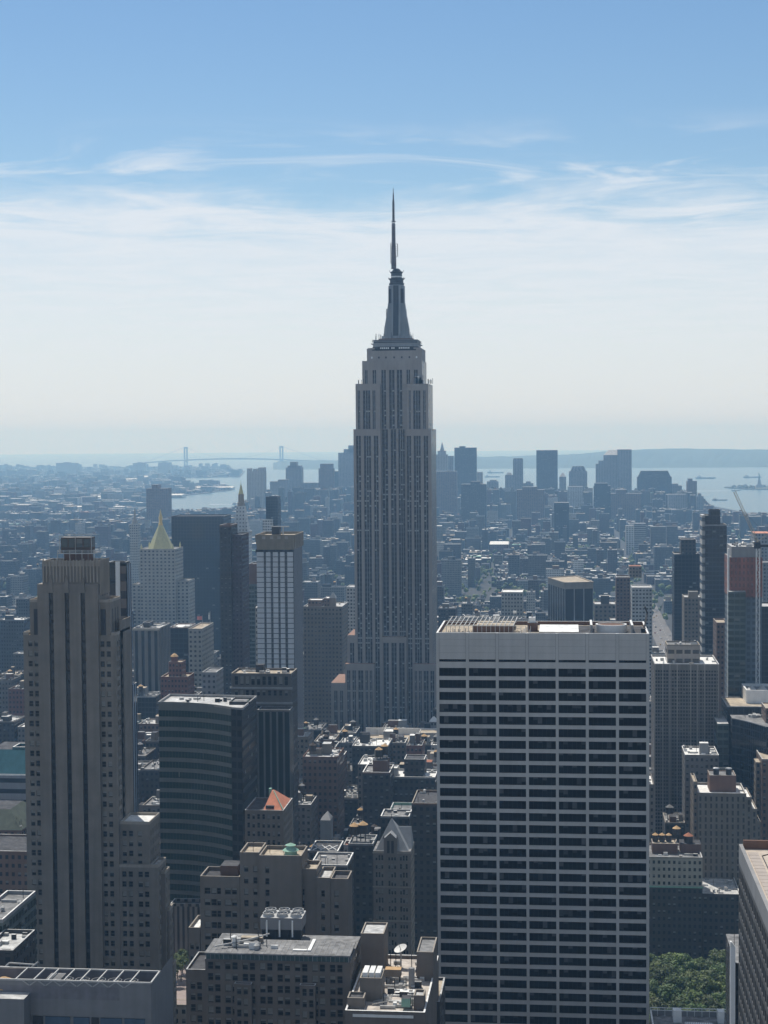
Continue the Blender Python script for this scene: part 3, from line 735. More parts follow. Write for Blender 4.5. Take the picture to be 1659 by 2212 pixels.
mb.lathe(xm, ym, [(hw(31), zz(616)), (hw(33.5), zz(614.5)), (hw(33.5), zz(612.5)), (hw(29.5), zz(612)), (hw(29.5), zz(605)), (hw(34.5), zz(603.8)), (hw(34.5), zz(602.3)), (hw(24), zz(601)), (hw(24), zz(591)), (hw(28), zz(589)), (hw(28), zz(587.8)), (hw(20), zz(586)), (hw(15), zz(582.5)), (hw(9), zz(580.5))], 20, ALUD)
mb.lathe(xm, ym, [(hw(24.4), zz(600)), (hw(24.4), zz(597))], 20, WHITE, cap=False)
for k in range(12):
    a = k * math.pi / 6; mb.bar((xm + hw(34) * math.cos(a), ym + hw(34) * math.sin(a), zz(603)), (xm + hw(37) * math.cos(a), ym + hw(37) * math.sin(a), zz(600)), .25, DARK)
    if k % 3 == 0: mb.bar((xm + hw(28) * math.cos(a), ym + hw(28) * math.sin(a), zz(588)), (xm + hw(31) * math.cos(a), ym + hw(31) * math.sin(a), zz(584)), .3, DARK)
mb.build('mast_dome', t)
mb = MB(); xt = X(850.0, 480, ym)
ANT = M('antenna_steel', (0.13, 0.11, 0.12), 0.6, 0.3, 0.3)
segs = [(9.8, 581, 528), (7.6, 528, 482), (4.8, 478, 432), (2.8, 432, 418), (1.5, 418, 405)]
for w, v0, v1 in segs:
    h = hw(w); mb.lathe(xt, ym, [(h * 1.12, zz(v0)), (h * (.9 if w > 1.5 else .3), zz(v1))], 8, ANT, rot=R(22.5))
    for k in range(int((v0 - v1) / 4)):
        v = v0 - 4 * k; mb.lathe(xt, ym, [(h * 1.3, zz(v)), (h * 1.3, zz(v - .9))], 8, GREYC if k % 3 == 1 else ANT, rot=R(22.5))
mb.lathe(xt, ym, [(hw(9.8), zz(480)), (hw(9.8), zz(478))], 10, ANT)
for s, w, va, vb in ((1, 8.6, 554, 527), (-1, 6.2, 569, 525)):
    x = xt + s * hw(w * 2); mb.bar((x, ym, zz(va)), (x, ym, zz(vb)), .5, ANT)
    for v in (va, (va + vb) / 2, vb): mb.bar((x, ym, zz(v)), (xt, ym, zz(v)), .3, ANT)
for v in (485, 492, 500, 507): mb.bar((xt - hw(9), ym, zz(v)), (xt + hw(9), ym, zz(v)), .35, ANT)
xl = xm - hw(44)
for a, b_ in (((xl, 668), (xl, 697)), ((xl, 668), (xl + 2.5, 668)), ((xl, 690), (xl + 3, 690)), ((xl, 697), (xl + 2, 697))): mb.bar((a[0], ym - 2, zz(a[1])), (b_[0], ym - 2, zz(b_[1])), .45, ANT)
mb.build('antenna', t)

# ------------------------------------------------------------------ wall kinds for the other buildings
PUN = dict(u=(.26, .74), v=(.28, .74))
W_TAN = WW('tan_brick_windows', (0.21, 0.172, 0.135), **PUN)
W_DKT = WW('grey_brick_windows', (0.17, 0.155, 0.14), **PUN)
W_BRN = WW('brown_brick_windows', (0.17, 0.11, 0.085), **PUN)
W_RED = WW('red_brick_windows', (0.18, 0.085, 0.07), **PUN)
W_LIM = WW('pale_stone_windows', (0.40, 0.37, 0.32), blind=.3, **PUN)
W_WHT = WW('white_brick_windows', (0.55, 0.54, 0.51), blind=.3, u=(.2, .8), v=(.3, .72))
W_GRY = WW('grey_concrete_windows', (0.25, 0.25, 0.255), **PUN)
W_DRK = WW('dark_curtain_wall', (0.03, 0.032, 0.036), (0.012, 0.014, 0.018), u=(.08, .92), v=(.12, .88), blind=.04, amt=.3)
W_BLK = WW('black_brick_windows', (0.06, 0.055, 0.052), **PUN)
W_GRN = WW('green_glass_wall', (0.11, 0.13, 0.12), (0.02, 0.035, 0.033), u=(.05, .95), v=(.1, .72), blind=.06, amt=.2)
W_BLU = WW('blue_striped_glass', (0.30, 0.36, 0.42), (0.03, 0.05, 0.08), u=(.28, .88), v=(.0, 1.0), blind=0, amt=.15)
W_BAND = WW('ribbon_windows', (0.30, 0.29, 0.28), (0.02, 0.024, 0.028), u=(.0, 1.), v=(.25, .68), blind=.1)
W_BALC = WW('balcony_tower', (0.46, 0.44, 0.41), (0.03, 0.035, 0.04), u=(.3, .9), v=(.2, .7), blind=.15)
W_VERT = WW('pier_and_window_strips', (0.22, 0.20, 0.18), (0.02, 0.024, 0.028), u=(.3, .75), v=(.0, 1.), blind=0, band=(.0, .3), bandcol=(.09, .085, .08))
RECTS = []   # what each hand-placed building covers in the picture: u0, u1, vtop, Y, vbottom
SPOTS = []   # plan rectangles already built on
REFS = []    # (label words, u, v) of things that others can be located by
def claim(x0, x1, y0, y1, z, pad=3):
    SPOTS.append((x0 - pad, x1 + pad, y0 - pad, y1 + pad))
    pts = [proj(x, y, zz_) for x in (x0, x1) for y in (y0, y1) for zz_ in (0, z)]
    pts = [p for p in pts if p]
    f = [proj(x0, y0, z), proj(x1, y0, z), proj(x0, y0, 0), proj(x1, y0, 0)]
    b_ = [proj(x0, y1, z), proj(x1, y1, z)]
    if all(f) and all(b_): RECTS.append((f, b_, y0))
for a in ((X(52, 1600, 600), X(252, 1600, 600), 600, 622, at(150, 1400, 600)[1]), (gx0, gx1, 560, 597, gz), (at(765, 1100, 1300)[0], at(941, 1100, 1300)[0], 1300, 1350, at(850, 930, 1300)[1]), (at(715, 1480, 1297)[0], at(966, 1480, 1297)[0], 1297, 1345, at(850, 1476, 1297)[1]), (at(252, 1800, 602)[0], xw5, 602, 630, at(300, 1870, 602)[1])): claim(*a)

def tank(mb, x, y, z, r=1.7, h=3.2, leg=2.2, cone=None):
    for a in range(4): mb.bar((x + r * .7 * math.cos(a * 1.571 + .78), y + r * .7 * math.sin(a * 1.571 + .78), z), (x + r * .7 * math.cos(a * 1.571 + .78), y + r * .7 * math.sin(a * 1.571 + .78), z + leg), .22, DARK)
    mb.lathe(x, y, [(.05, z + leg - .01), (r, z + leg), (r * .94, z + leg + h)], 12, STAVE, cap=False)
    mb.lathe(x, y, [(r * 1.12, z + leg + h - .05), (.06, z + leg + h + r * .72)], 12, cone or CEDAR)
def clutter(mb, x0, x1, y0, y1, z, n, rng, root=None):
    """small roof plant; with a root every piece becomes a part of its own"""
    for i in range(n):
        m1 = MB() if root is not None else mb
        x, y = rng.uniform(x0 + 1, x1 - 1), rng.uniform(y0 + 1, y1 - 1); k = rng.random()
        if k < .45: w, d, h = rng.uniform(.8, 2.6), rng.uniform(.8, 2.2), rng.uniform(.6, 1.8); m1.box(x - w / 2, x + w / 2, y - d / 2, y + d / 2, z, z + h, rng.choice((GREYC, STEEL, DARK, WHITE)), rng.choice((RF_WHITE, STEEL, RF_SILVER, GREYC))); nm = 'air_conditioner'
        elif k < .65: m1.bar((x, y, z), (x, y, z + rng.uniform(1.5, 4.5)), .2, DARK); nm = 'vent_pipe'
        elif k < .8: m1.lathe(x, y, [(.6, z), (.6, z + 1.2), (.9, z + 1.25), (.3, z + 1.7)], 8, STEEL); nm = 'roof_vent'
        else:
            l = rng.uniform(2, 6); m1.box(x, min(x + l, x1 - .6), y, y + .5, z + .1, z + .8, STEEL, STEEL, bottom=True); nm = 'duct'
        if root is not None: m1.build(nm, root)
def put_tank(root, *a):
    """a water tank part with its conical cap as a sub-part"""
    x, y, z, r, h, leg = a[:6]; cone = a[6] if len(a) > 6 else None
    mb = MB(); zb = z + leg
    for k in range(4): c, s_ = r * .7 * math.cos(k * 1.571 + .78), r * .7 * math.sin(k * 1.571 + .78); mb.bar((x + c, y + s_, z), (x + c, y + s_, zb + .1), .22, DARK)
    mb.lathe(x, y, [(.05, zb - .01), (r, zb), (r * .94, zb + h)], 12, STAVE, cap=False)
    for k in range(4): mb.lathe(x, y, [(r * 1.012, zb + h * (.15 + k * .22)), (r * 1.012, zb + h * (.15 + k * .22) + .1)], 12, DARK, cap=False)
    o = mb.build('water_tank', root)
    mb = MB(); mb.lathe(x, y, [(r * 1.12, zb + h - .05), (.06, zb + h + r * .72)], 12, cone or CEDAR); mb.build('conical_cap', o)
    return o
def bld(name, label, u0, u1, vt, Y, dep, wall, roof, su=3.2, sv=3.7, ph=1.2, plain=None, cap=RF_SILVER, z0=None, clut=0, vs=None, cat='building', parts=()):
    """a box building put where the picture shows its front top edge; parts = further blocks on it"""
    vm = vs or vt
    x0, x1 = at(u0, vm, Y)[0], at(u1, vm, Y)[0]; z = at((u0 + u1) / 2, vt, Y)[1]
    zb = drop(x0, Y) - 1 if (z0 is None and Y > 3000) else (z0 or 0)
    t = thing(name, label, cat, ((x0 + x1) / 2, Y, zb))
    mb = MB(); mb.box(x0, x1, Y, Y + dep, zb, z - ph, wall, roof, su, sv, skip='t'); mb.build('wall', t)
    mb = MB(); mb.q([(x0, Y, z - ph), (x1, Y, z - ph), (x1, Y + dep, z - ph), (x0, Y + dep, z - ph)], roof)
    if ph: mb.parapet(x0, x1, Y, Y + dep, z - ph, z, .5, plain or wall, cap)
    mb.build('roof', t); claim(x0, x1, Y, Y + dep, z)
    if clut: clutter(None, x0, x1, Y, Y + dep, z - ph, clut, random.Random(int(u0 * 7 + vt)), t)
    for p in parts:
        nm, a, b_, v, dy, dp, w, rf = p[:8]
        zb0 = p[8] if len(p) > 8 else None
        xa, xb, zz_ = at(a, v, Y + dy)[0], at(b_, v, Y + dy)[0], at((a + b_) / 2, v, Y + dy)[1]
        mb = MB(); mb.block(xa, xb, Y + dy, Y + dy + dp, (z - ph if zb0 is None else zb0), zz_, w, rf, None, su, sv, .6 if zz_ - z > 2 or zb0 is not None else 0.1, .35, cap); mb.build(nm, t)
        if zb0 is not None: claim(xa, xb, Y + dy, Y + dy + dp, zz_, 1)
    p = proj((x0 + x1) / 2, Y, z); REFS.append((label, p[0], p[1]))
    return t, x0, x1, z
def xz(u, v, Y): return at(u, v, Y)

# ------------------------------------------------------------------ bottom-left: grey building with an open mechanical well
Y = 400.0
x1, z = at(326, 2125, Y); x0 = at(-40, 2125, Y)[0]; yb = 409.0; xs_ = at(258, 2128, Y)[0]
t = thing('mechanical_roof_building', 'grey building with open steel frames and round fans on its roof, bottom left corner', 'building', (x0, Y, 0))
mb = MB()
GP = M('grey_panel', (0.20, 0.2, 0.205), .7, .12, .2); GL = M('grey_louvre', (0.17, 0.165, 0.18), .6, .2, .5); BLG = M('blue_tinted_glass', (0.07, 0.11, 0.16), .15, .2, .2)
zl = z - 4.2 / 1; za = z - .9; zlb = z - 9.6; zwb = z - 17.5; zw2 = z - 26
dz = 400 / FPX
z_l0, z_l1, z_w0 = at(200, 2132, Y)[1], at(200, 2160, Y)[1], at(200, 2196, Y)[1]
mb.wall((x0, Y), (xs_, Y), z_l1, z_l0, GL); mb.wall((xs_, Y), (x1, Y), z_l1, z_l0, GP)
mb.wall((x0, Y), (x1, Y), z_l0, z, GP); mb.wall((x0, Y), (x1, Y), z_w0, z_l1, GP)
mb.wall((x0, Y + .5), (x1, Y + .5), z_w0 - 4, z_w0, GP)
mb.wall((x0, Y), (x1, Y), 0, z_w0 - 4, GP)
mb.wall((x1, Y), (x1, yb + 14), 0, z, GP); mb.wall((x1, yb + 14), (x0, yb + 14), 0, z - 4, GP)
mb.q([(x0, Y, z - 4), (x1, Y, z - 4), (x1, yb + 14, z - 4), (x0, yb + 14, z - 4)], RF_DARK)
mb.q([(x1, Y + .4, z), (x0, Y + .4, z), (x0, Y + .4, z - 4), (x1, Y + .4, z - 4)], GL); mb.q([(x0, Y, z), (x1, Y, z), (x1, Y + .4, z), (x0, Y + .4, z)], GP); mb.q([(x0, yb, z), (x0, yb, z - 4), (x1, yb, z - 4), (x1, yb, z)], GL)
mb.build('wall', t); claim(x0, x1, Y, yb + 14, z)
mb = MB(); mb.box(x0, at(66, 2180, Y)[0], Y - 5, Y - .02, 0, at(30, 2158, Y - 5)[1], GP, RF_SILVER); mb.build('bay', t)
for a, b_ in ((70, 92), (97, 150), (158, 192), (197, 212), (216, 262), (268, 312)):
    mb = MB(); q = at(a, 2200, Y)[0], at(b_, 2200, Y)[0]; mb.box(q[0], q[1], Y + .2, Y + .48, z_w0 - 4, z_w0 - .4, BLG if (b_ - a) > 25 else DARK); mb.build('window', t)
for i in range(5):
    u = 143 + i * 35; xf = at(u, 2112, Y + 4.5)[0]
    mb = MB(); mb.lathe(xf, Y + 4.6, [(1.75, z - 4), (1.75, z - .8), (1.6, z - .8), (1.55, z - 1.8)], 20, GREYC, cap=False); mb.lathe(xf, Y + 4.6, [(1.55, z - 2.0), (1.5, z - 1.95)], 20, RF_DARK)
    for k in range(6):
        a = k * math.pi / 3; mb.bar((xf, Y + 4.6, z - 1.2), (xf + 1.5 * math.cos(a), Y + 4.6 + 1.5 * math.sin(a), z - 1.25), .28, STEEL, .06)
    mb.lathe(xf, Y + 4.6, [(.35, z - 1.3), (.35, z - .9)], 8, STEEL); mb.build('fan', t)
mb = MB()
zt = z + .15
for (a, b_) in (((x0, Y), (x1, Y)), ((x0, yb), (x1, yb)), ((x1, Y), (x1, yb))): mb.bar((*a, zt), (*b_, zt), .38, STEEL)
for u in (60, 98, 128, 162, 196, 232, 268, 302):
    xb_ = at(u, 2105, yb)[0]; mb.bar((xb_ - .2, Y, zt), (xb_, yb, zt), .3, STEEL)
for i in range(14):
    u = 48 + i * 17; xa_, xb_ = at(u, 2125, Y)[0], at(u + 15, 2125, Y)[0]; mb.bar((xa_, Y - .1, z - 1.1 if i % 2 else z + .1), (xb_, Y - .1, z + .1 if i % 2 else z - 1.1), .22, STEEL)
for a, b_ in (((0, 2088), (60, 2092)), ((0, 2103), (48, 2107)), ((48, 2107), (82, 2078)), ((0, 2101), (20, 2080)), ((20, 2080), (75, 2084))):
    p, q = at(a[0], a[1], 409.5), at(b_[0], b_[1], 411); mb.bar((p[0], 409.5, p[1]), (q[0], 411, q[1]), .32, STEEL)
mb.build('steel_frame', t)
mb = MB(); xa_ = at(98, 2110, Y + 4)[0]; mb.frustum(xa_, xa_ + 4.2, Y + 1.5, Y + 7.5, z - 4, xa_ + .5, xa_ + 4.2, Y + 1.5, Y + 7.5, z - .4, RF_GREY); mb.build('air_handler', t)
mb = MB(); xa_ = at(8, 2120, Y + 3)[0]; mb.lathe(xa_, Y + 3, [(3.2, z - 2.6), (2.4, z - 1.2), (.8, z - .4), (.1, z - .2)], 18, CEDAR); mb.build('domed_cap', t)

# ------------------------------------------------------------------ tan block with a glazed penthouse (bottom centre)
Y = 450.0
x0, zp = at(442, 2057, Y); x1 = at(756, 2057, Y)[0]; zg = at(600, 2075, Y)[1]; xw = at(402, 2130, Y)[0]
t = thing('penthouse_block', 'grey-brown block with green glass penthouse strip and cooling tower with six round fans', 'building', ((x0 + x1) / 2, Y, 0))
mb = MB(); W = []
rws = rowset(at(600, 2083, Y)[1], 3.05, 2.0, 40)
co = []
s = 5.5
L = x1 - x0
while s + 4.2 < L * FPX / Y:
    co += [((s) * Y / FPX, (s + 12.5) * Y / FPX), ((s + 16) * Y / FPX, (s + 28.5) * Y / FPX)]; s += 39.2
GT = M('grey_brown_brick', (0.165, 0.14, 0.12), .9, .15, .12)
facade(W, mb, (x0, Y + .6), (x1, Y + .6), 0, zg - .1, co, rws, GT)
mb.wall((x1, Y + .6), (x1, Y + 24), 0, zg, W_DKT); mb.wall((x1, Y + 24), (x0, Y + 24), 0, zg, W_DKT); mb.wall((x0, Y + 24), (x0, Y + .6), 0, zg, W_DKT)
mb.q([(x0, Y - .2, zg), (x1, Y - .2, zg), (x1, Y + 24, zg), (x0, Y + 24, zg)], RF_GREY)
mb.box(x0, x1, Y + .1, Y + .58, zg - .7, zg - .02, GT, GT, bottom=True)
mb.build('wall', t); claim(x0, x1, Y, Y + 24, zp)
mb = MB()
xl = at(401.5, 2100, Y + 2)[0]; zl = at(420, 2094, Y + 2)[1]
facade(W, mb, (xl, Y + 2), (x0, Y + 2), 0, zl - .8, [(1.2, 2.6), (3.0, 4.4)], rws, GT); mb.wall((x0, Y + 18), (xl, Y + 18), 0, zl, GT); mb.wall((xl, Y + 18), (xl, Y + 2), 0, zl, GT)
mb.q([(xl, Y + 2, zl - .8), (x0, Y + 2, zl - .8), (x0, Y + 18, zl - .8), (xl, Y + 18, zl - .8)], RF_DARK); mb.parapet(xl, x0 - .02, Y + 2, Y + 18, zl - .8, zl, .35, GT, RF_SILVER); mb.build('side_wing', t)
for a, b_, v in ((505.7, 543, 2125), (647, 681, 2128)):
    xa_, xb_, zz_ = at(a, v, Y - 1.2)[0], at(b_, v, Y - 1.2)[0], at(a, v, Y - 1.2)[1]
    mb = MB(); facade(W, mb, (xa_, Y - 1.2), (xb_, Y - 1.2), 0, zz_ - .6, [(.7, 1.95), (2.5, 3.75)], rws, GT, .25)
    mb.wall((xb_, Y - 1.2), (xb_, Y + .58), 0, zz_ - .6, GT); mb.wall((xa_, Y + .58), (xa_, Y - 1.2), 0, zz_ - .6, GT); mb.q([(xa_, Y - 1.2, zz_ - .6), (xb_, Y - 1.2, zz_ - .6), (xb_, Y + .58, zz_ - .6), (xa_, Y + .58, zz_ - .6)], RF_DARK)
    mb.parapet(xa_, xb_, Y - 1.2, Y + .58, zz_ - .6, zz_, .25, GT, RF_WHITE); mb.build('bay_window_stack', t)
put_windows(W, t)
GG = M('sea_green_glass', (0.045, 0.085, 0.085), .12, .3, .3, spec=.6)
mb = MB(); mb.wall((x0 + .4, Y), (x1 - .4, Y), zg, zp - .35, GG); mb.wall((x1 - .4, Y), (x1 - .4, Y + 12), zg, zp - .35, GG); mb.wall((x0 + .4, Y + 12), (x0 + .4, Y), zg, zp - .35, GG); mb.build('penthouse_glass', t)
mb = MB()
for i in range(33):
    x = x0 + .4 + (L - .8) * i / 32; mb.box(x - .05, x + .05, Y - .12, Y - .01, zg, zp - .35, GREYC if i % 4 else STEEL)
mb.build('mullions', t)
mb = MB(); mb.box(x0, x1, Y - .3, Y + 13, zp - .35, zp, RF_GREY, RF_GREY, bottom=True)
for i in range(26): x = x0 + 1 + (L - 2) * i / 25; mb.box(x, x + .12, Y, Y + 12.6, zp, zp + .1, GREYC, GREYC)
mb.build('roof', t)
# white edged terrace strips
mb = MB()
for a, b_, c, d in ((627, 665, 2047, 2043), (664, 690, 2043, 2017)):
    pa, pb = at(a, c, Y + 3), at(b_, d, Y + 3 + (0 if c - d < 10 else 11))
mb.box(at(632, 2048, Y + 3)[0], at(662, 2048, Y + 3)[0], Y + 3, Y + 4.2, zp + .12, zp + .3, WHITE, RF_WHITE); mb.box(at(664, 2048, Y + 3)[0], at(671, 2048, Y + 3)[0], Y + 3, Y + 13.5, zp + .12, zp + .34, WHITE, RF_WHITE); mb.build('white_coping', t)
mb = MB(); cx0, cx1 = at(562.5, 1990, Y + 16)[0], at(652, 1990, Y + 16)[0]; zc1 = at(600, 1983, Y + 16)[1]; zc0 = zc1 - 3.3; cyb = Y + 24
mb.box(cx0, cx1, Y + 16, cyb, zc0, zc1, GP, STEEL, bottom=True)
for i in range(4):
    for y in (Y + 16.6, cyb - .6):
        x = cx0 + .5 + (cx1 - cx0 - 1) * i / 3; mb.bar((x, y, zp - 1), (x, y, zc0), .35, DARK)
for i in range(3): x = cx0 + 1.8 + i * 3.6; mb.bar((x, Y + 15.8, zp), (x, Y + 15.8, zc0 + 2.2), .4, WHITE); mb.bar((x, Y + 15.8, zc0 + 2.2), (x, Y + 16.2, zc0 + 2.6), .4, WHITE)
mb.box(cx0 + .6, cx1 - .6, Y + 17, cyb - 1, zp - 1.2, zc0 - .01, DARK, DARK); ct = mb.build('cooling_tower', t)
for i in range(3):
    for j in range(2):
        mb = MB(); x, y = cx0 + (cx1 - cx0) * (i + .5) / 3, Y + 18 + j * 4; mb.lathe(x, y, [(1.7, zc1), (1.5, zc1 + .4), (1.58, zc1 + .95), (1.4, zc1 + .95), (1.4, zc1 + .4)], 16, STEEL, cap=False); mb.lathe(x, y, [(1.4, zc1 + .35), (.3, zc1 + .4)], 16, DARK)
        for k in range(5): a = k * 1.2566; mb.bar((x, y, zc1 + .7), (x + 1.35 * math.cos(a), y + 1.35 * math.sin(a), zc1 + .66), .3, GREYC, .06)
        f = mb.build('fan', ct)
mb = MB(); pr = random.Random(3)
xa_ = at(500, 2045, Y + 6)[0]
for i in range(5): mb.bar((xa_ - 4 + i * 1.5, Y + 3 + i, zp + .8), (xa_ + 6 + i, Y + 8 + i * .3, zp + 1.6 + .3 * i), .3, STEEL)
mb.lathe(xa_ + .8, Y + 6, [(.5, zp), (.5, zp + 2.6), (.9, zp + 2.7), (.2, zp + 3.1)], 10, WHITE); mb.lathe(xa_ + 7, Y + 5, [(1.3, zp), (1.3, zp + 1.4), (.2, zp + 2)], 14, GREYC)
mb.box(xa_ + 2, xa_ + 8, Y + 9, Y + 11, zp, zp + 1.6, TAN, RF_TAN); clutter(None, xa_ - 3, xa_ + 13, Y + 2, Y + 11, zp, 16, pr, t); mb.build('roof_pipes', t)

# ------------------------------------------------------------------ tan tower with a blank wall, behind it
Y = 520.0
t = thing('blank_wall_tower', 'tan brick tower with large blank wall and lower wings, rising behind the penthouse block', 'building', (at(585, 1843, Y)[0], Y, 0))
TB = M('sandy_brick', (0.185, 0.16, 0.135), .9, .14, .15)
def blk(nm, u0, u1, vt, dy, dp, rf, cols=None, ph=1.2, wm=None, side=None, var=None, rr=None):
    xa_, xb_, zz_ = at(u0, vt, Y + dy)[0], at(u1, vt, Y + dy)[0], at((u0 + u1) / 2, vt, Y + dy)[1]
    mb = MB(); wm = wm or TB; Ya, Yb = Y + dy, Y + dy + dp
    cc = [(at(a, vt + 60, Ya)[0] - xa_, at(b_, vt + 60, Ya)[0] - xa_) for a, b_ in (cols or [])]
    facade(W, mb, (xa_, Ya), (xb_, Ya), 0, zz_ - ph, cc, rr if rr is not None else [r for r in rws if r[1] < zz_ - 3.2], wm)
    mb.wall((xb_, Ya), (xb_, Yb), 0, zz_ - ph, side or wm); mb.wall((xb_, Yb), (xa_, Yb), 0, zz_ - ph, wm); mb.wall((xa_, Yb), (xa_, Ya), 0, zz_ - ph, side or wm)
    mb.q([(xa_, Ya, zz_ - ph), (xb_, Ya, zz_ - ph), (xb_, Yb, zz_ - ph), (xa_, Yb, zz_ - ph)], rf); mb.parapet(xa_, xb_, Ya, Yb, zz_ - ph, zz_, .4, wm, LIME2)
    mb.build(nm, t); claim(xa_, xb_, Ya, Yb, zz_, 1); return xa_, xb_, zz_
W = []; rws = rowset(at(560, 1872, Y)[1], 3.6, 2.0, 40)
a = blk('wall', 517.7, 559.5, 1841, .8, 13, RF_TAN, [(527, 536.5), (547, 556)])
c = blk('wall', 559.5, 651, 1848, 0, 13, RF_TAN, [(573, 582)])
blk('side_wing', 432, 517.7, 1893, 1.0, 12, RF_DARK, [(442, 454.5), (456.5, 468), (469, 477.5), (486, 499), (501, 512)])
blk('side_wing', 407, 432, 2003.5, 2.0, 14, RF_WHITE, [(411, 419), (423, 430)])
blk('side_wing', 651, 684, 1877, 1.6, 11, RF_TAN, [(652, 658)])
blk('side_wing', 684, 713, 1896, .6, 14, RF_SILVER, [(694, 702)])
blk('side_wing', 713.2, 752, 1898, .9, 10, RF_DARK, [(722, 732)])
put_windows(W, t)
mb = MB(); zz_ = at(490, 1893, Y)[1]; mb.box(at(476, 1888, Y + 5)[0], at(517, 1888, Y + 5)[0] - .5, Y + 5, Y + 12, zz_ - 1.2, zz_ + 2.0, BROWN, RF_DARK); mb.build('bulkhead', t)
mb = MB(); x, zz_ = at(628, 1838, Y + 6)[0], c[2]; mb.lathe(x, Y + 6, [(2.0, zz_ - 1.2), (2.0, zz_ + .2), (2.6, zz_ + .3), (1.2, zz_ + 1.3), (1.2, zz_ + 1.8), (1.7, zz_ + 1.9), (.1, zz_ + 2.6)], 14, RF_GREEN); mb.build('green_vent_cap', t)
for u in (547, 583, 612, 640): mb = MB(); x = at(u, 1838, Y + 7)[0]; mb.bar((x, Y + 7, c[2] - 1), (x, Y + 7, c[2] + 2.8), .14, DARK); mb.build('roof_pole', t)

# ------------------------------------------------------------------ low roof with plant, bottom centre right
Y = 430.0
x0, z = at(745, 2182, Y); x1 = at(918, 2182, Y)[0]; yb = 478.0
t = thing('equipment_roof_building', 'tan building with cluttered sunlit roof of tanks, pipes and a dish, bottom centre', 'building', ((x0 + x1) / 2, Y, 0))
mb = MB(); W = []
facade(W, mb, (x0, Y), (x1, Y), 0, z - 1, colset(2.2, 2.95, 1.7, 6), rowset(z - 3.6, 3.6, 2.2, 20), GT)
x1b = at(941, 2060, yb)[0] + 3
mb.wall((x1, Y), (x1, yb), 0, z - 1, GT); mb.wall((x1, yb), (x0, yb), 0, z - 1, GT); mb.wall((x0, yb), (x0, Y), 0, z - 1, GT)
mb.q([(x0, Y, z - 1), (x1, Y, z - 1), (x1, yb, z - 1), (x0, yb, z - 1)], M('patched_pale_roof', (.50, .45, .40), .9, .38, .14)); mb.parapet(x0, x1, Y, yb, z - 1, z, .45, GT, RF_WHITE)
mb.build('wall', t); put_windows(W, t); claim(x0, x1, Y, yb, z)
mb = MB(); mb.box(at(762, 2185, Y)[0], at(893, 2185, Y)[0], Y - .25, Y - .02, z - 1.6, z - .9, WHITE, RF_WHITE, bottom=True); mb.build('white_ledge', t)
zr = z - 1
def house(nm, u0, u1, vtop, yy, d, w, rf, h=None):
    a, b_, zt_ = at(u0, vtop, yy)[0], at(u1, vtop, yy)[0], at(u0, vtop, yy)[1]
    mb = MB(); mb.block(a, b_, yy, yy + d, zr, zt_, w, rf, None, 3, 3, .6, .35, LIME2); mb.build(nm, t); return a, b_, zt_
a = house('roof_house', 779, 829, 2016, 462, 11, GT, RF_SILVER)
a2 = house('roof_house', 777, 824, 2112, 440, 8, DARKTAN, RF_GREY)
house('roof_house', 900, 936, 2056, 458, 14, GT, RF_GREY)
house('roof_house', 893, 916, 2150, 434, 5, GT, RF_SILVER)
house('roof_house', 750, 786, 2155, 434, 5, DARKTAN, RF_DARK)
mb = MB(); xa_ = a2[0]
for i in range(3): mb = MB(); mb.box(xa_ + .6 + i * 1.7, xa_ + 1.9 + i * 1.7, 441, 447, a2[2] - .5, a2[2] + 1.1, WHITE, RF_WHITE); mb.build('air_conditioner', t)
mb = MB(); xa_ = at(834, 2090, 455)[0]
for i in (0, 3.6):
    for j in (0, 2): mb.bar((xa_ + i, 455 + j, zr), (xa_ + i, 455 + j, zr + 2), .25, DARK)
mb.box(xa_ - .3, xa_ + 4, 454.6, 457.4, zr + 2, zr + 4, TAN, CEDAR, bottom=True); mb.build('tan_plant_box', t)
mb = MB(); xd, yd = at(866, 2062, 470)[0], 470; cen = Vector((xd, yd, zr + 5.0)); nrm = Vector((-.35, -.3, .9)).normalized(); ax = nrm.orthogonal().normalized(); ay = nrm.cross(ax)
rg = []
for k in range(4):
    r = 1.9 * k / 3; rg.append([tuple(cen + ax * (r * math.cos(i * math.pi / 8)) + ay * (r * math.sin(i * math.pi / 8)) + nrm * (.1 * r * r)) for i in range(16)])
for p, q in zip(rg[:-1], rg[1:]):
    for i in range(16): j = (i + 1) % 16; mb.q([p[i], p[j], q[j], q[i]], WHITE)
mb.bar((xd, yd, zr), (xd, yd, zr + 5), .4, STEEL); mb.bar(tuple(cen), tuple(cen + nrm * 1.8), .15, STEEL); mb.build('satellite_dish', t)
mb = MB(); pr = random.Random(8); clutter(None, x0 + 6, x1 - 2, Y + 1, yb - 3, zr, 46, pr, t)
x = at(889, 2090, 452)[0]; mb.lathe(x, 452, [(.8, zr), (.8, zr + 5.5)], 10, GREYC); mb.box(at(867, 2175, 433)[0], at(886, 2175, 433)[0], 433, 436, zr + 1.2, zr + 3.4, RF_GREEN, RF_DARK, bottom=True)
for i in range(4): mb.box(x - 5 + i * .1, x + 1, 440 + i * 4.5, 440.5 + i * 4.5, zr + .1, zr + .5, WHITE, RF_WHITE)
for i in range(5): mb.bar((x - 9, 437 + i * 1.2, zr + .3), (x - 4, 437.5 + i * 1.2, zr + 1.3), .2, STEEL)
mb.build('roof_pipes', t)
# sunlit roof strip beside it
bld('narrow_tan_roof_building', 'narrow dark building with bright tan roof edge against the white slab tower', 922, 950, 2164, 470, 22, W_BLK, RF_TAN, ph=.8)

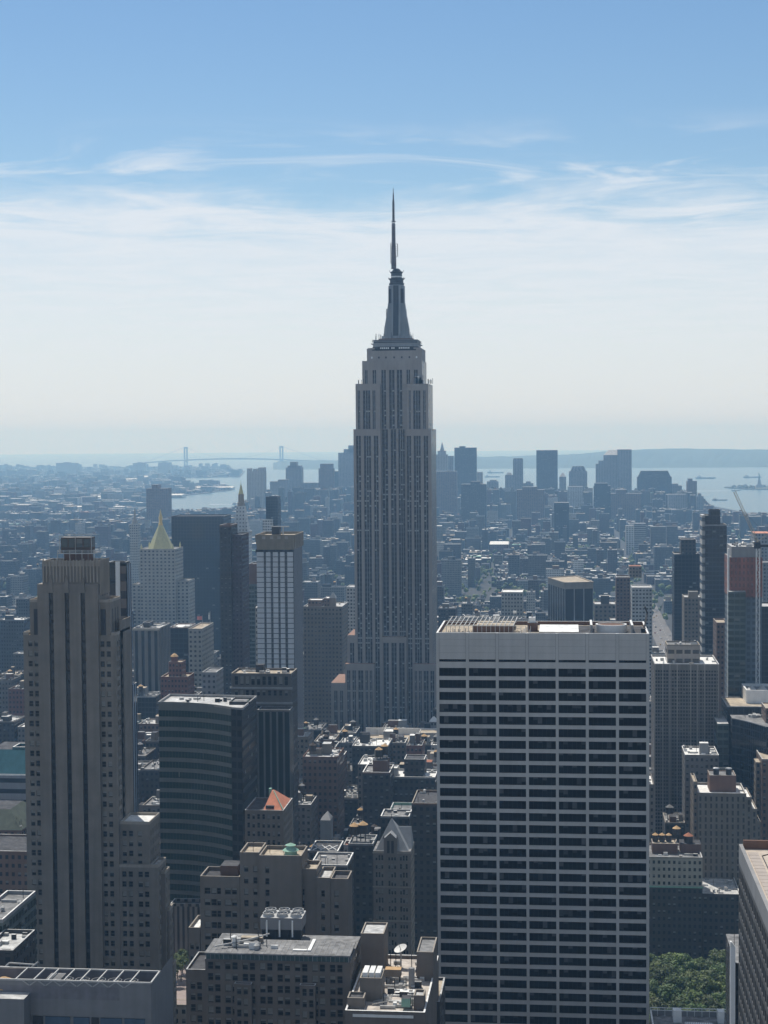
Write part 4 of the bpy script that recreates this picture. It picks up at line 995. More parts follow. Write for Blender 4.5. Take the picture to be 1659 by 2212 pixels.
# ------------------------------------------------------------------ gothic tower with a steep lead roof
Y = 720.0
x0, z = at(806, 1838, Y); x1 = at(887, 1838, Y)[0]; yb = Y + 18
t = thing('gothic_tower', 'slim pale gothic tower with steep pointed grey roof and front gable', 'building', ((x0 + x1) / 2, Y, 0))
mb = MB(); W = []; LEAD = M('lead_roof', (.30, .31, .32), .7, .15, .3); GO = M('grey_gothic_stone', (.21, .185, .16), .9, .16, .2)
w_ = x1 - x0; cols = []
for c0_ in (.06, .40, .71):
    for k in range(3): a = (c0_ + k * .077) * w_; cols.append((a, a + .055 * w_))
facade(W, mb, (x0, Y), (x1, Y), 0, z, cols, rowset(z - 1.8, 3.65, 2.3, 24), GO)
mb.wall((x1, Y), (x1, yb), 0, z, W_TAN); mb.wall((x1, yb), (x0, yb), 0, z, W_TAN); mb.wall((x0, yb), (x0, Y), 0, z, W_TAN); mb.q([(x0, Y, z), (x1, Y, z), (x1, yb, z), (x0, yb, z)], RF_GREY)
for i in range(5): zz_ = z - 1.0 - i * 14.6; mb.box(x0 - .25, x1 + .25, Y - .3, Y - .02, zz_, zz_ + .5, LIME2, LIME2, bottom=True)
mb.build('wall', t); claim(x0, x1, Y, yb, z + 10)
xm_ = at(846, 1770, Y + 8)[0]; za = at(846, 1768, Y + 8)[1]
mb = MB(); mb.frustum(x0 + 1, x1 - 1, Y + .8, yb - .5, z, xm_ - .2, xm_ + .2, Y + 8, Y + 8.4, za, LEAD); mb.frustum(xm_ + 2, x1, Y + 5, Y + 15, z, xm_ + 2, x1 - .5, Y + 9.8, Y + 10.2, z + 8.5, LEAD); mb.bar((xm_, Y + 8.2, za - .3), (xm_, Y + 8.2, za + 2), .25, DARK); mb.build('roof', t)
mb = MB(); ga, gb = at(829, 1830, Y)[0], at(858, 1830, Y)[0]; gm = (ga + gb) / 2; gz0, gz1 = at(843, 1812, Y)[1], at(843, 1799, Y)[1]
mb.prism([(ga, Y - .35), (gb, Y - .35), (gb, Y + 5), (ga, Y + 5)], z - 2.5, gz0, GO); mb.q([(ga, Y - .35, gz0), (gb, Y - .35, gz0), (gm, Y - .35, gz1)], GO); mb.q([(gb, Y - .35, gz0), (gb, Y + 5, gz0), (gm, Y + 5, gz1), (gm, Y - .35, gz1)], LEAD); mb.q([(ga, Y + 5, gz0), (ga, Y - .35, gz0), (gm, Y - .35, gz1), (gm, Y + 5, gz1)], LEAD)
for s in (-.9, .9): mb.box(gm + s - .55, gm + s + .55, Y - .4, Y - .36, z - .8, gz0 - .8, DARK)
for xx in (ga, gb): mb.frustum(xx - .4, xx + .4, Y - .6, Y + .2, gz0, xx - .05, xx + .05, Y - .25, Y - .15, gz0 + 2, GO)
mb.build('gable', t); put_windows(W, t); REFS.append(('the gothic tower', 846, 1800))

# ------------------------------------------------------------------ red-roofed building
Y = 680.0
z = at(560, 1754, Y)[1]; x0, x1 = at(529, 1754, Y)[0], at(612, 1754, Y)[0]; yb = Y + 24
t = thing('red_roofed_building', 'tan building with steep orange-red hipped roof beside the curved green glass block', 'building', ((x0 + x1) / 2, Y, 0))
mb = MB(); W = []
facade(W, mb, (x0, Y), (x1, Y), 0, z, colset(.9, 2.05, 1.15, 7), rowset(z - .9, 3.5, 2.1, 24), TB); facade(W, mb, (x1, Y), (x1, yb), 0, z, colset(1.2, 2.7, 1.2, 8), rowset(z - .9, 3.5, 2.1, 24), TB)
mb.wall((x1, yb), (x0, yb), 0, z, TB); mb.wall((x0, yb), (x0, Y), 0, z, TB); mb.q([(x0, Y, z), (x1, Y, z), (x1, yb, z), (x0, yb, z)], RF_DARK); mb.parapet(x0, x1, Y, yb, z, z + .8, .4, TB, RF_SILVER); mb.build('wall', t); put_windows(W, t); claim(x0, x1, Y, yb, z)
mb = MB(); ra, rb = at(569, 1752, Y + 2)[0], x1 - .2; rp = at(589, 1708, Y + 11)[1]; rm = at(589, 1708, Y + 11)[0]; OR = M('orange_clay_tiles', (.52, .20, .12), .85, .18, .5)
mb.frustum(ra, rb, Y + 1.2, yb - 1, z + .3, rm - .4, rm + .4, Y + 11, Y + 13, rp, OR); mb.build('roof', t)
mb = MB(); mb.box(rm - 1.6, rm - .6, Y + 11, Y + 13, rp - 3, rp + .8, RF_GREEN, RF_GREEN); mb.bar((rm + .4, Y + 11, rp), (rb - .2, Y + 1.4, z + .9), .35, RF_GREEN); mb.build('ridge_vent', t)
mb = MB(); mb.box(at(583, 1700, Y + 4)[0] - 1.5, at(583, 1700, Y + 4)[0] + 1.8, Y + 2.2, Y + 4, z, z + 2.0, DARK, RF_DARK); mb.build('dormer', t); REFS.append(('the red hipped roof', 590, 1740))

# ------------------------------------------------------------------ curved green glass block
zt = 144.0
def ptY(u, v): return (256 - zt) * FPX / (v - (939 + (1217 - u) * .007))
A = (342.5, 1529); B = (499, 1538); C_ = (523, 1539.5); D = (553.5, 1512); E = (367.5, 1511)
P2 = lambda p: (at(p[0], p[1], ptY(*p))[0], ptY(*p))
pA, pB, pC, pD, pE = map(P2, (A, B, C_, D, E))
front = []
for i in range(13):
    s = i / 12; front.append((pA[0] + (pB[0] - pA[0]) * s, pA[1] + (pB[1] - pA[1]) * (s ** 2.4)))
t = thing('curved_glass_block', 'dark green glass office block with curved front of grey horizontal bands', 'building', ((pA[0] + pB[0]) / 2, pB[1], 0))
SP = M('grey_spandrel', (.155, .16, .145), .6, .14, .15); CG = WW('green_band_glass', (0.05, 0.07, 0.062), (0.025, 0.05, 0.043), u=(.1, .9), v=(-1, 2), blind=0.0, amt=.4, scale=.15)
mb = MB(); ptch = 4.38; zc_ = zt
mb.prism([pB, pC, pD, pE, pA], 0, zt, DARK, RF_DARK) if False else None
DKF = WW('dark_side_wall', (0.035, 0.036, 0.036), (0.012, 0.014, 0.015), u=(.1, .9), v=(.2, .8), blind=0.03, amt=.3)
mb.wall(pB, pC, 0, zt, DKF, 2.5, ptch); mb.wall(pC, pD, 0, zt, DKF, 2.5, ptch); mb.wall(pD, pE, 0, zt, DKF, 2.5, ptch); mb.wall(pE, pA, 0, zt, DKF, 2.5, ptch)
mb.q([(p[0], p[1], zt - 1) for p in front + [pC, pD, pE]], RF_SILVER)
nfl = int((zt - 30) / ptch)
spans = [(zt - 3.6, zt)] + [(zt - 3.6 - 2.75 - k * ptch - 1.63, zt - 3.6 - 2.75 - k * ptch) for k in range(nfl)]
for za_, zb_ in spans:
    for p, q in zip(front[:-1], front[1:]):
        mb.q([(p[0], p[1], za_), (q[0], q[1], za_), (q[0], q[1], zb_), (p[0], p[1], zb_)], SP); mb.q([(p[0], p[1], zb_), (q[0], q[1], zb_), (q[0], q[1] + .6, zb_), (p[0], p[1] + .6, zb_)], SP)
for ln in (front[0:1] + [pE], [pE, pD], [pD, pC], [pC, pB]):
    mb.bar((*ln[0], zt - .4), (*ln[1], zt - .4), .7, GREYC, .8)
for p, q in zip(front[:-1], front[1:]): mb.bar((p[0], p[1] + .4, zt - .5), (q[0], q[1] + .4, zt - .5), .7, LIME2, .9)
mb.build('wall', t)
for k in range(nfl):
    mb = MB(); z1_, z0_ = zt - 3.6 - k * ptch, zt - 3.6 - 2.75 - k * ptch
    for i, (p, q) in enumerate(zip(front[:-1], front[1:])): mb.q([(p[0], p[1] + .55, z0_), (q[0], q[1] + .55, z0_), (q[0], q[1] + .55, z1_), (p[0], p[1] + .55, z1_)], CG, [(i * 2, k), (i * 2 + 2, k), (i * 2 + 2, k + .9), (i * 2, k + .9)])
    if k in (4, 6, 7): 
        for j in (3, 7, 10)[k % 3:k % 3 + 1]: p, q = front[j], front[j + 1]; mb.q([(p[0], p[1] + .5, z0_ + .5), ((p[0] + q[0]) / 2, p[1] + .5, z0_ + .5), ((p[0] + q[0]) / 2, p[1] + .5, z1_), (p[0], p[1] + .5, z1_)], BLIND)
    mb.build('window_band', t)
mb = MB(); xa_, ya_ = at(505, 1525, 712)[0], 712.0; mb.parapet(xa_ - 2, xa_ + 7, ya_, ya_ + 12, zt - 1, zt + .4, .4, DARK, GREYC); mb.box(xa_ - 1, xa_ + 5, ya_ + 2, ya_ + 9, zt - 1, zt + .1, RF_GREEN, RF_GREY); clutter(None, pA[0] + 5, xa_ - 3, 716, 731, zt - 1, 12, random.Random(4), t); mb.build('roof_equipment', t)
claim(pA[0], pD[0], 700, 735, zt); REFS.append(('the curved green glass block', 450, 1530))
mb = MB(); t = thing('paved_terrace_building', 'low building with pale pinkish paved roof strip beside the stepped limestone wings', 'building', (-145, 632, 0)); mb.box(-166, -125, 632, 690, 0, 40, W_LIM, PAVE, 3, 3.6); mb.build('wall', t); claim(-166, -125, 632, 690, 40)
mb = MB(); mb.parapet(-166, -125, 632, 690, 40, 40.9, .5, LIME2); mb.build('parapet', t)
for k in range(4): mb = MB(); mb.box(-164, -127, 640 + k * 13, 640.5 + k * 13, 40, 40.12, LIME2, RF_TAN); mb.build('paving_band', t)
bld('columned_building', 'dark columned building with tall window strips at the foot of the curved glass block', 368, 434, 1952, 691, 8, W_VERT, RF_DARK, 2.2, 12)

# ------------------------------------------------------------------ pale tower with a brown crown, and the dark corniced block before it
Y = 1080.0
x0, z = at(554.5, 1157, Y); x1 = at(634, 1157, Y)[0]; yb = Y + 36; zb = at(595, 1187.5, Y)[1]
t = thing('gold_crowned_tower', 'pale blue-grey slab tower with a brown-gold flared crown', 'skyscraper', ((x0 + x1) / 2, Y, 0))
PAN = WW('pale_panel_bay', (.50, .52, .54), (.03, .035, .04), u=(-1, 2), v=(.0, .13), blind=0, amt=.08); STR = WW('grey_strip', (.12, .125, .13), (.05, .055, .06), u=(.2, .8), v=(.1, .9), blind=0)
RIB = WW('ribbed_side', (.25, .255, .27), (.10, .105, .12), u=(.4, .9), v=(-1, 2), blind=0, amt=.1); BCR = M('bronze_crown', (.21, .175, .125), .6, .15, .2)
mb = MB(); bays = [(555.5, 570.5), (575.5, 585), (590.5, 601), (606, 615.5), (621.5, 634)]
prev = x0
for a, b_ in bays:
    xa_, xb_ = at(a, 1300, Y)[0], at(b_, 1300, Y)[0]
    if xa_ - prev > .3: mb.wall((prev, Y + .5), (xa_, Y + .5), 0, zb, STR, 1.2, 3.3)
    prev = xb_
mb.wall((x1, Y), (x1, yb), 0, zb, RIB, 1.1, 3.3); mb.wall((x1, yb), (x0, yb), 0, zb, STR, 3, 3.3); mb.wall((x0, yb), (x0, Y), 0, zb, STR, 3, 3.3); mb.q([(x0, Y, zb), (x1, Y, zb), (x1, yb, zb), (x0, yb, zb)], RF_GREY)
mb.build('wall', t); claim(x0, x1, Y, yb, z)
for a, b_ in bays:
    mb = MB(); xa_, xb_ = at(a, 1300, Y)[0], at(b_, 1300, Y)[0]; mb.box(xa_, xb_, Y - .02, Y + .6, 0, zb - 1.5, PAN, PAN, 3, 3.27); mb.build('window_bay', t)
mb = MB(); e = .9; mb.frustum(x0 + .2, x1 + .1, Y - .1, yb, zb, x0 - e, x1 + e, Y - e, yb + e, z - 1, BCR, RF_TAN); mb.parapet(x0 - e, x1 + e, Y - e, yb + e, z - 1, z + .6, .5, BCR, RF_TAN)
for i in range(5): x = x0 + (x1 - x0) * (i + .5) / 5 - 1.3; mb.box(x - 2, x + 1.2, Y + .0, Y + .3, zb - 2.2, zb + .2, DARK)
for u in (570, 587, 603, 619): x = at(u, 1160, Y)[0]; mb.box(x - 1.1, x + 1.1, Y - e - .12, Y - e - .02, z - 2.2, z - .4, LIME2)
for i in range(14): y = Y + i * 2.6; mb.box(x1 + e + .02, x1 + e + .3, y, y + .5, zb + 1, z, LIME2, LIME2, bottom=True)
mb.build('crown', t)
mb = MB(); xa_ = at(598, 1150, Y + 14)[0]; mb.box(xa_ - 3, xa_ + 2, Y + 12, Y + 18, z - 1, z + 5.0, DARK, RF_GREY); mb.box(xa_ - 4, xa_ + 8, Y + 14, Y + 15, z + 4.6, z + 5.3, STEEL, RF_WHITE, bottom=True); mb.bar((xa_ + 4, Y + 14.5, z - 1), (xa_ + 4, Y + 14.5, z + 4.6), .7, STEEL); mb.build('window_cleaning_gantry', t)
mb = MB(); xe = at(551.5, 1312, Y + .5)[0]; mb.box(xe, x0 - .02, Y + .5, Y + 30, 0, at(552, 1312, Y)[1], W_LIM, RF_WHITE); mb.build('side_wing', t); REFS.append(('the pale tower with the brown crown', 600, 1200))

Y = 780.0
x0, z = at(499, 1454, Y); x1 = at(629, 1454, Y)[0]; yb = Y + 18
t = thing('corniced_block', 'dark stone block with two cornices and a glass lower tower, before the brown-crowned tower', 'building', ((x0 + x1) / 2, Y, 0))
DST = M('dark_grey_stone', (.125, .115, .105), .9, .16, .1); mb = MB(); W = []
zm, zn = at(560, 1486, Y)[1], at(560, 1518, Y)[1]
facade(W, mb, (x0, Y), (x1, Y), zm, z - 1, colset(1.6, 2.6, 1.7, 10), [(at(560, 1480, Y)[1], at(560, 1461, Y)[1])], DST); facade(W, mb, (x0, Y), (x1, Y), zn, zm, colset(1.6, 2.6, 1.5, 10), [(at(560, 1503, Y)[1], at(560, 1491, Y)[1])], DST); facade(W, mb, (x0, Y), (x1, Y), 0, zn, colset(1.6, 2.6, 1.5, 10), rowset(zn - 1.4, 3.8, 2.1, 30), DST)
mb.wall((x1, Y), (x1, yb), 0, z - 1, W_BLK, 3, 3.8); mb.wall((x1, yb), (x0, yb), 0, z - 1, DST); mb.wall((x0, yb), (x0, Y), 0, z - 1, DST); mb.q([(x0, Y, z - 1), (x1, Y, z - 1), (x1, yb, z - 1), (x0, yb, z - 1)], RF_TAN); mb.parapet(x0, x1, Y, yb, z - 1, z, .5, DST, LIME2)
mb.build('wall', t); claim(x0, x1, Y, yb, z)
for zz_ in (zm, zn): mb = MB(); mb.box(x0 - .5, x1 + .5, Y - .8, Y - .02, zz_ - .5, zz_ + .35, GREYC, RF_SILVER, bottom=True); mb.build('cornice', t)
mb = MB(); clutter(None, x0 + 1, x1 - 1, Y + 1, yb - 1, z - 1, 16, random.Random(9), t); mb.box(at(553, 1440, Y + 12)[0], at(570, 1440, Y + 12)[0], Y + 11, Y + 16, z - 1, z + 2.4, DARK, RF_DARK); mb.build('roof_equipment', t)
xa_, xb_ = at(556, 1545, Y - 10)[0], at(626, 1545, Y - 10)[0]; zl = at(590, 1538, Y - 10)[1]
mb = MB(); mb.box(xa_, xb_, Y - 10, Y - .02, 0, zl, WW('glass_and_stone_piers', (.16, .16, .155), (.018, .03, .03), u=(.2, .9), v=(-1, 2), blind=0, amt=.2), RF_GREY, 2.9, 3.8, skip='b'); mb.parapet(xa_, xb_, Y - 10, Y - .1, zl, zl + 1, .4, DST, RF_SILVER); mb.build('lower_tower', t)
put_windows(W, t); REFS.append(('the dark corniced block', 565, 1460))

# ------------------------------------------------------------------ right side
Y = 960.0
t, x0, x1, z = bld('concrete_grid_tower', 'brown-grey concrete grid tower with vertical ribs, right of the white slab tower', 1414, 1553.5, 1434, Y, 40, WW('fine_concrete_grid', (.19, .165, .145), (.015, .018, .018), u=(.16, .84), v=(.3, .9), blind=.05, amt=.15), RF_WHITE, 1.55, 2.05, 1.2, GREYC, clut=8, cat='skyscraper', vs=1600)
mb = MB()
for u in (1414.5, 1431.7, 1447, 1463, 1491.7, 1507, 1521.7, 1551.5): x = at(u, 1600, Y)[0]; mb.box(x - .35, x + .35, Y - .55, Y - .01, 0, z - .3, LIME2, LIME2)
mb.box(x0 - .3, x1 + .3, Y - .5, Y - .01, z - 3.6, z - .4, LIME, LIME, bottom=True); mb.build('ribs', t)
mb = MB(); xa_, xb_ = at(1441, 1400, Y + 12)[0], at(1512, 1400, Y + 12)[0]; zz_ = at(1475, 1396, Y + 12)[1]; mb.box(xa_, xb_, Y + 12, Y + 30, z - 1.2, zz_, WW('louvred_plant_room', (.27, .24, .21), (.06, .055, .05), u=(.12, .88), v=(.15, .6), blind=0), RF_GREY, 4.2, 5.0)
mb.parapet(xa_, xb_, Y + 12, Y + 30, zz_, zz_ + .9, .4, LIME, RF_TAN); clutter(None, xa_, xb_, Y + 13, Y + 29, zz_, 8, random.Random(2), t); mb.build('roof_house', t)

Y = 868.0
W_T4 = WW('tan_stone_tall_windows', (.19, .165, .135), (.045, .042, .04), u=(.32, .68), v=(.12, .8), blind=.1)
t, x0, x1, z = bld('stepped_stone_building', 'tan stone building with stepped shoulders and two dark tanks on top', 1507, 1612, 1713, Y, 26, W_T4, RF_WHITE, 2.6, 3.5, 1.2, TAN, clut=3, vs=1800)
Y_ = Y
mb = MB(); xa_, xb_ = at(1533, 1700, Y + 8)[0], at(1590, 1700, Y + 8)[0]; z1_ = at(1560, 1675, Y + 8)[1]; mb.block(xa_, xb_, Y + 8, Y + 22, z - 1.2, z1_, BROWN, RF_GREY, None, 3, 3, .6, .4, LIME2); mb.build('roof_house', t)
mb = MB()
for u in (1547.5, 1574.5): x = at(u, 1665, Y + 12)[0]; mb.lathe(x, Y + 13, [(1.45, z1_ - .6), (1.45, z1_ + 2.6)], 14, DARK); mb.lathe(x, Y + 13, [(1.7, z1_ + 2.6), (1.5, z1_ + 2.9)], 14, WHITE)
mb.bar((at(1545, 1655, Y + 12)[0], Y + 12, z1_ + 3), (at(1580, 1655, Y + 12)[0], Y + 12, z1_ + 3), .3, STEEL); mb.build('water_tank', t)
for i, (ua, ub, v, dy) in enumerate(((1612, 1624, 1722, 6), (1624, 1636, 1748, 9), (1636, 1644, 1776, 12))):
    mb = MB(); xa_, xb_, zz_ = at(ua, v, Y)[0], at(ub, v, Y)[0], at(ua, v, Y)[1]; mb.block(xa_, xb_, Y + .5 + i * .5, Y + 24, 0, zz_, W_T4, RF_WHITE, TAN, 2.6, 3.5, .9, .35, LIME2); mb.build('stepped_shoulder', t); claim(xa_, xb_, Y, Y + 24, zz_, 0)
mb = MB(); xa_ = at(1498, 1740, Y + 2)[0]; mb.block(xa_, x0 - .02, Y + 2, Y + 24, 0, at(1502, 1690, Y)[1], W_TAN, RF_TAN, TAN, 2.6, 3.5, .9, .35, LIME2); mb.build('stepped_shoulder', t)

Y = 830.0
t, x0, x1, z = bld('tank_roof_building', 'pale green-white building with a row of four tan-coned water tanks', 1396, 1517.5, 1851, Y, 28, W_LIM, RF_GREY, 2.4, 3.4, 1.0, LIME2, vs=1851, clut=14)
mb = MB(); zd = at(1450, 1914, Y)[1]; mb.box(x0 - .3, x1 + .3, Y - .9, Y - .02, zd - .6, zd, RF_GREEN, RF_GREEN, bottom=True); mb.box(x0, x1, Y - .5, Y - .02, 0, zd - .62, W_BLK, DARK, 2.4, 3.4); mb.build('shadow_painted_base', t)  # black wall below the ledge paints in the shadow on the lower front
mb = MB(); xa_, xb_ = at(1409, 1830, Y + 10)[0], at(1464, 1830, Y + 10)[0]; zh = at(1430, 1822, Y + 10)[1]; mb.block(xa_, xb_, Y + 10, Y + 20, z - 1, zh, BROWN, RF_TAN, None, 3, 3, .5, .4, LIME2); mb.box(at(1470, 1830, Y + 12)[0], at(1515, 1830, Y + 12)[0], Y + 12, Y + 22, z - 1, z + 3.4, BROWN, RF_DARK); mb.build('roof_house', t)
for u, r, v in ((1415.5, 1.45, 1986), (1430, 1.4, 1986), (1444.5, 1.4, 1986), (1461.5, 1.9, 1783), (1487, 2.2, 1800)):
    xx, zz_ = at(u, v, Y + 16); zt_ = zz_ - r * .72; put_tank(t, xx, Y + 16, zh - .5 if u < 1480 else z + 3.4, r, 3.0, max(.4, zt_ - 3.0 - (zh - .5 if u < 1480 else z + 3.4)), RF_RED if u > 1480 else CEDAR)
bld('dark_low_building', 'dark brick building with bright cluttered roof, right above the park trees', 1518, 1600, 1931, 836, 34, W_BLK, RF_SILVER, 2.6, 3.5, .8, clut=22)
mb = MB()
tw = thing('small_tank_tower', 'small orange-coned water tank on dark stand behind the pale tank building', 'water tank', (at(1524, 1862, 875)[0], 875, 0))
xx, zz_ = at(1524, 1861, 877); mb = MB(); mb.box(xx - 4, xx + 5, 873, 887, 0, zz_ - 7, W_BLK, RF_DARK); mb.build('base', tw); put_tank(tw, xx, 878, zz_ - 7, 2.2, 3.2, 2.2)

# curved dark glass building with a tan roof (right)
Y = 950.0
t, x0, x1, z = bld('tan_roof_glass_building', 'dark glass building with flat tan roof and white roof block, right edge', 1570.5, 1690, 1526, Y, 34, W_DRK, RF_TAN, 3, 4, .5, GREYC, vs=1526)
mb = MB(); xa_, xb_ = at(1612, 1500, Y + 14)[0], at(1690, 1500, Y + 14)[0]; zz_ = at(1630, 1491, Y + 14)[1]; mb.block(xa_, xb_, Y + 14, Y + 40, z - .5, zz_, WHITE, RF_GREY, None, 3, 3, 1.5, .8, RF_WHITE)
for i in range(3): xq = xa_ + 4 + i * 6; mb.lathe(xq, Y + 26, [(3, zz_ - 1.5), (.3, zz_ + 1)], 10, STEEL)
mb.build('roof_house', t)
mb = MB(); xe = at(1567, 1560, Y - 1)[0]; xl_ = at(1553, 1560, Y)[0]
mb.box(x0 - 6, x0 - .05, Y - 10, Y + 33, 0, z - 8, W_GRN, RF_SILVER, 3, 4); mb.build('side_wing', t)
pts = []
cxm = at(1583, 1550, 930)[0]
for i in range(9):
    s = i / 8; pts.append((cxm + 15 * s, 934 - 26 * s ** 1.3))
t = thing('curved_dark_tower', 'dark glass building with a curved front and cluttered round roof, right edge', 'building', (pts[0][0], pts[0][1], 0))
zz_ = at(1600, 1560, 922)[1]; mb = MB(); mb.prism(pts + [(pts[-1][0] + 6, 908), (pts[-1][0] + 6, 946), (pts[0][0], 946)], 0, zz_, W_DRK, RF_GREY, 2.4, 3.8)
for p, q in zip(pts[:-1], pts[1:]): mb.bar((*p, zz_), (*q, zz_), .5, GREYC)
mb.build('wall', t); clutter(None, pts[0][0] + 6, pts[-1][0] + 4, 935, 944, zz_, 20, random.Random(6), t); claim(pts[0][0], pts[-1][0] + 6, 908, 946, zz_)
t, x0, x1, z = bld('brown_setback_tower', 'brown brick tower with lit tan left side, cut by the right edge of the view', 1646, 1700, 1640, 890, 54, W_BRN, RF_TAN, 2.6, 3.5, 1.0, TAN, vs=1640, parts=(('upper_tier', 1651, 1700, 1584, 20, 30, W_BRN, RF_TAN), ('upper_tier', 1654, 1700, 1530, 30, 20, W_BRN, RF_TAN)))
mb = MB(); xa_ = at(1633, 1640, 897)[0]; mb.box(xa_, x0 - .03, 897, 907, 0, z - 3, W_TAN, RF_TAN, 2.6, 3.5); mb.build('side_wing', t)  # tan box paints sunlight onto the brown tower's left face

# near corner building, bottom right, with a pale pebbled roof
zN = 165.0; Yf = 384.0; xN = at(1596, 1817, Yf)[0]; yN = 215.0
t = thing('pebble_roof_tower', 'dark gridded tower with pale pebbled roof seen from above, bottom right corner', 'skyscraper', (xN, Yf, 0))
mb = MB(); W = []; DG = M('weathered_dark_stone', (.105, .105, .105), .85, .2, .12)
facade(W, mb, (xN, Yf), (xN, yN), 0, zN - 4.0, colset(1.0, 2.9, 2.0, 57), rowset(zN - 5.0, 3.75, 2.5, 40), DG, .5, var=lambda: RNG.choice((0, 1, 0, 1, 4, 0)))
mb.wall((xN, Yf), (xN, yN), zN - 4.0, zN, GREYC); xR = xN + 45
mb.wall((xN, yN), (xR, yN), 0, zN, DG); mb.wall((xR, yN), (xR, Yf), 0, zN, DG); mb.wall((xR, Yf), (xN, Yf), 0, zN, DG)
PEB = M('pebbled_roof', (.50, .43, .36), .95, .18, .9)
mb.q([(xN, yN, zN - .7), (xR, yN, zN - .7), (xR, Yf, zN - .7), (xN, Yf, zN - .7)], PEB); mb.parapet(xN + .01, xR, yN, Yf - .01, zN - .7, zN + .02, .8, GREYC, GREYC); mb.box(xN + .8, xR, Yf - 1.6, Yf - .82, zN - .7, zN + 1.2, BROWN, BROWN)
mb.build('wall', t); put_windows(W, t); claim(xN, xR, yN, Yf, zN)
mb = MB(); pv_ = M('paver_strip', (.40, .35, .31), .9, .1, .5)
for i in range(56): y = yN + 2 + i * 2.9; mb.box(xN + 1.4, xN + 3.6, y, y + 2.7, zN - .68, zN - .6, pv_, pv_)
mb.build('roof_walkway', t)
mb = MB(); mb.bar((xN + 4.2, yN + 2, zN - .6), (xN + 4.2, Yf - 8, zN - .6), .16, DARK); mb.bar((xN + 4.2, Yf - 8, zN - .6), (xN + 9, Yf - 3, zN - .6), .16, DARK); mb.bar((xN + 9, Yf - 3, zN - .6), (xR, Yf - 3, zN - .6), .16, DARK); mb.build('gantry_rail', t)

# white edged building and plant roof by the park
Y = 420.0
xa_, z = at(1578, 2046, Y); xb_ = at(1588.5, 2046, Y)[0]
t = thing('white_fin_building', 'narrow bright white panelled wall standing beside the dark gridded corner tower', 'building', (xa_, Y, 0))
mb = MB(); PN = M('white_metal_panel', (.82, .83, .84), .45, .06, .3)
mb.box(xa_, xb_, Y, Y + 1.5, 0, z, PN, WHITE); mb.frustum(xa_, xb_, Y, Y + 1.5, z, xa_, xa_ + .3, Y + .1, Y + 1.4, z + 1.2, WHITE); mb.box(xb_ + .02, xb_ + 18, Y + .3, Y + 25, 0, z - 4, W_DRK, RF_GREY); mb.build('wall', t)
mb = MB()
for i in range(28): zz_ = z - 2.5 - i * 2.6; mb.box(xa_ + .25, xa_ + .4, Y - .08, Y - .01, zz_, zz_ + .2, WHITE, WHITE, bottom=True); mb.box(xb_ - .3, xb_ - .15, Y - .08, Y - .01, zz_ - 1.1, zz_ - .9, WHITE, WHITE, bottom=True)
mb.build('panel_studs', t); mb = MB(); mb.bar((xb_ - .2, Y + .8, z), (xb_ - .2, Y + .8, z + 7), .12, DARK); mb.build('lightning_rod', t); claim(xa_, xb_ + 18, Y, Y + 25, z)
Y = 500.0; yb = 548.0
zb_ = at(1490, 2183, yb)[1]; x0, x1 = at(1404, 2183, yb)[0], at(1580, 2183, yb)[0]
t = thing('plant_roof_building', 'white plant roof with railings and louvres below the park trees, bottom right', 'building', ((x0 + x1) / 2, Y, 0))
mb = MB(); mb.block(x0, x1, Y, yb, 0, zb_, W_GRY, RF_GREY, GREYC, 3, 3.6, 1.6, .5, RF_WHITE); mb.build('wall', t); claim(x0, x1, Y, yb, zb_)
mb = MB()
for zz_ in (zb_ + .2, zb_ + 1.0): mb.bar((x0, yb - 1, zz_), (x1, yb - 1, zz_), .2, WHITE)
for i in range(12): x = x0 + (x1 - x0) * i / 11; mb.bar((x, yb - 1, zb_ - 1.6), (x, yb - 1, zb_ + 1), .15, WHITE)
mb.build('railing', t)
for u in (1467, 1484 - 24, 1554):
    pass
for u, w in ((1463, 2.6), (1557, 2.0)): mb = MB(); x = at(u, 2190, 542)[0]; mb.box(x - w / 2, x + w / 2, 541, 544, zb_ - 1.6, zb_ + 2.2, WHITE, RF_WHITE); mb.build('vent_box', t)
mb = MB(); xa_, xb_ = at(1482, 2200, 530)[0], at(1545, 2200, 530)[0]
mb.box(xa_, xb_, 522, 538, zb_ - 1.6, zb_ - .4, STEEL, STEEL)
for i in range(15):
    for j in range(6): x = xa_ + .3 + i * (xb_ - xa_ - .6) / 15; mb.box(x, x + .28, 523 + j * 2.5, 524.6 + j * 2.5, zb_ - .4, zb_, WHITE, RF_WHITE)
mb.build('louvre_bank', t)

# ------------------------------------------------------------------ left edge
Y = 800.0
x0, z = at(-75, 1671, Y); x1 = at(62, 1671, Y)[0]
t = thing('teal_roof_building', 'banded office block with sloping teal glass roof behind the striped limestone tower', 'building', ((x0 + x1) / 2, Y, 0))
mb = MB(); mb.box(x0, x1, Y, Y + 40, 0, z, WW('pale_band_wall', (.27, .28, .30), (.03, .045, .06), u=(-1, 2), v=(.2, .62), blind=0), RF_GREY, 4, 5.2); mb.build('wall', t); claim(x0, x1, Y, Y + 40, z)
TEAL = M('teal_glass', (.045, .13, .155), .3, .2, .15); mb = MB(); za = at(40, 1620, Y + 8)[1]; mb.frustum(x0 + 1, x1 - 1, Y + .5, Y + 39, z, at(-20, 1620, Y + 9)[0], at(57, 1620, Y + 9)[0], Y + 9, Y + 30, za, TEAL, RF_DARK); mb.build('roof', t)
mb = MB(); mb.parapet(at(27, 1616, Y + 9.5)[0], at(57, 1616, Y + 9.5)[0], Y + 9.5, Y + 20, za - .5, za + 1.2, .6, TEAL, RF_WHITE); mb.box(x0, x1, Y - .2, Y - .01, z - .7, z, RF_WHITE, RF_WHITE, bottom=True); mb.build('roof_rim', t)
Y = 730.0
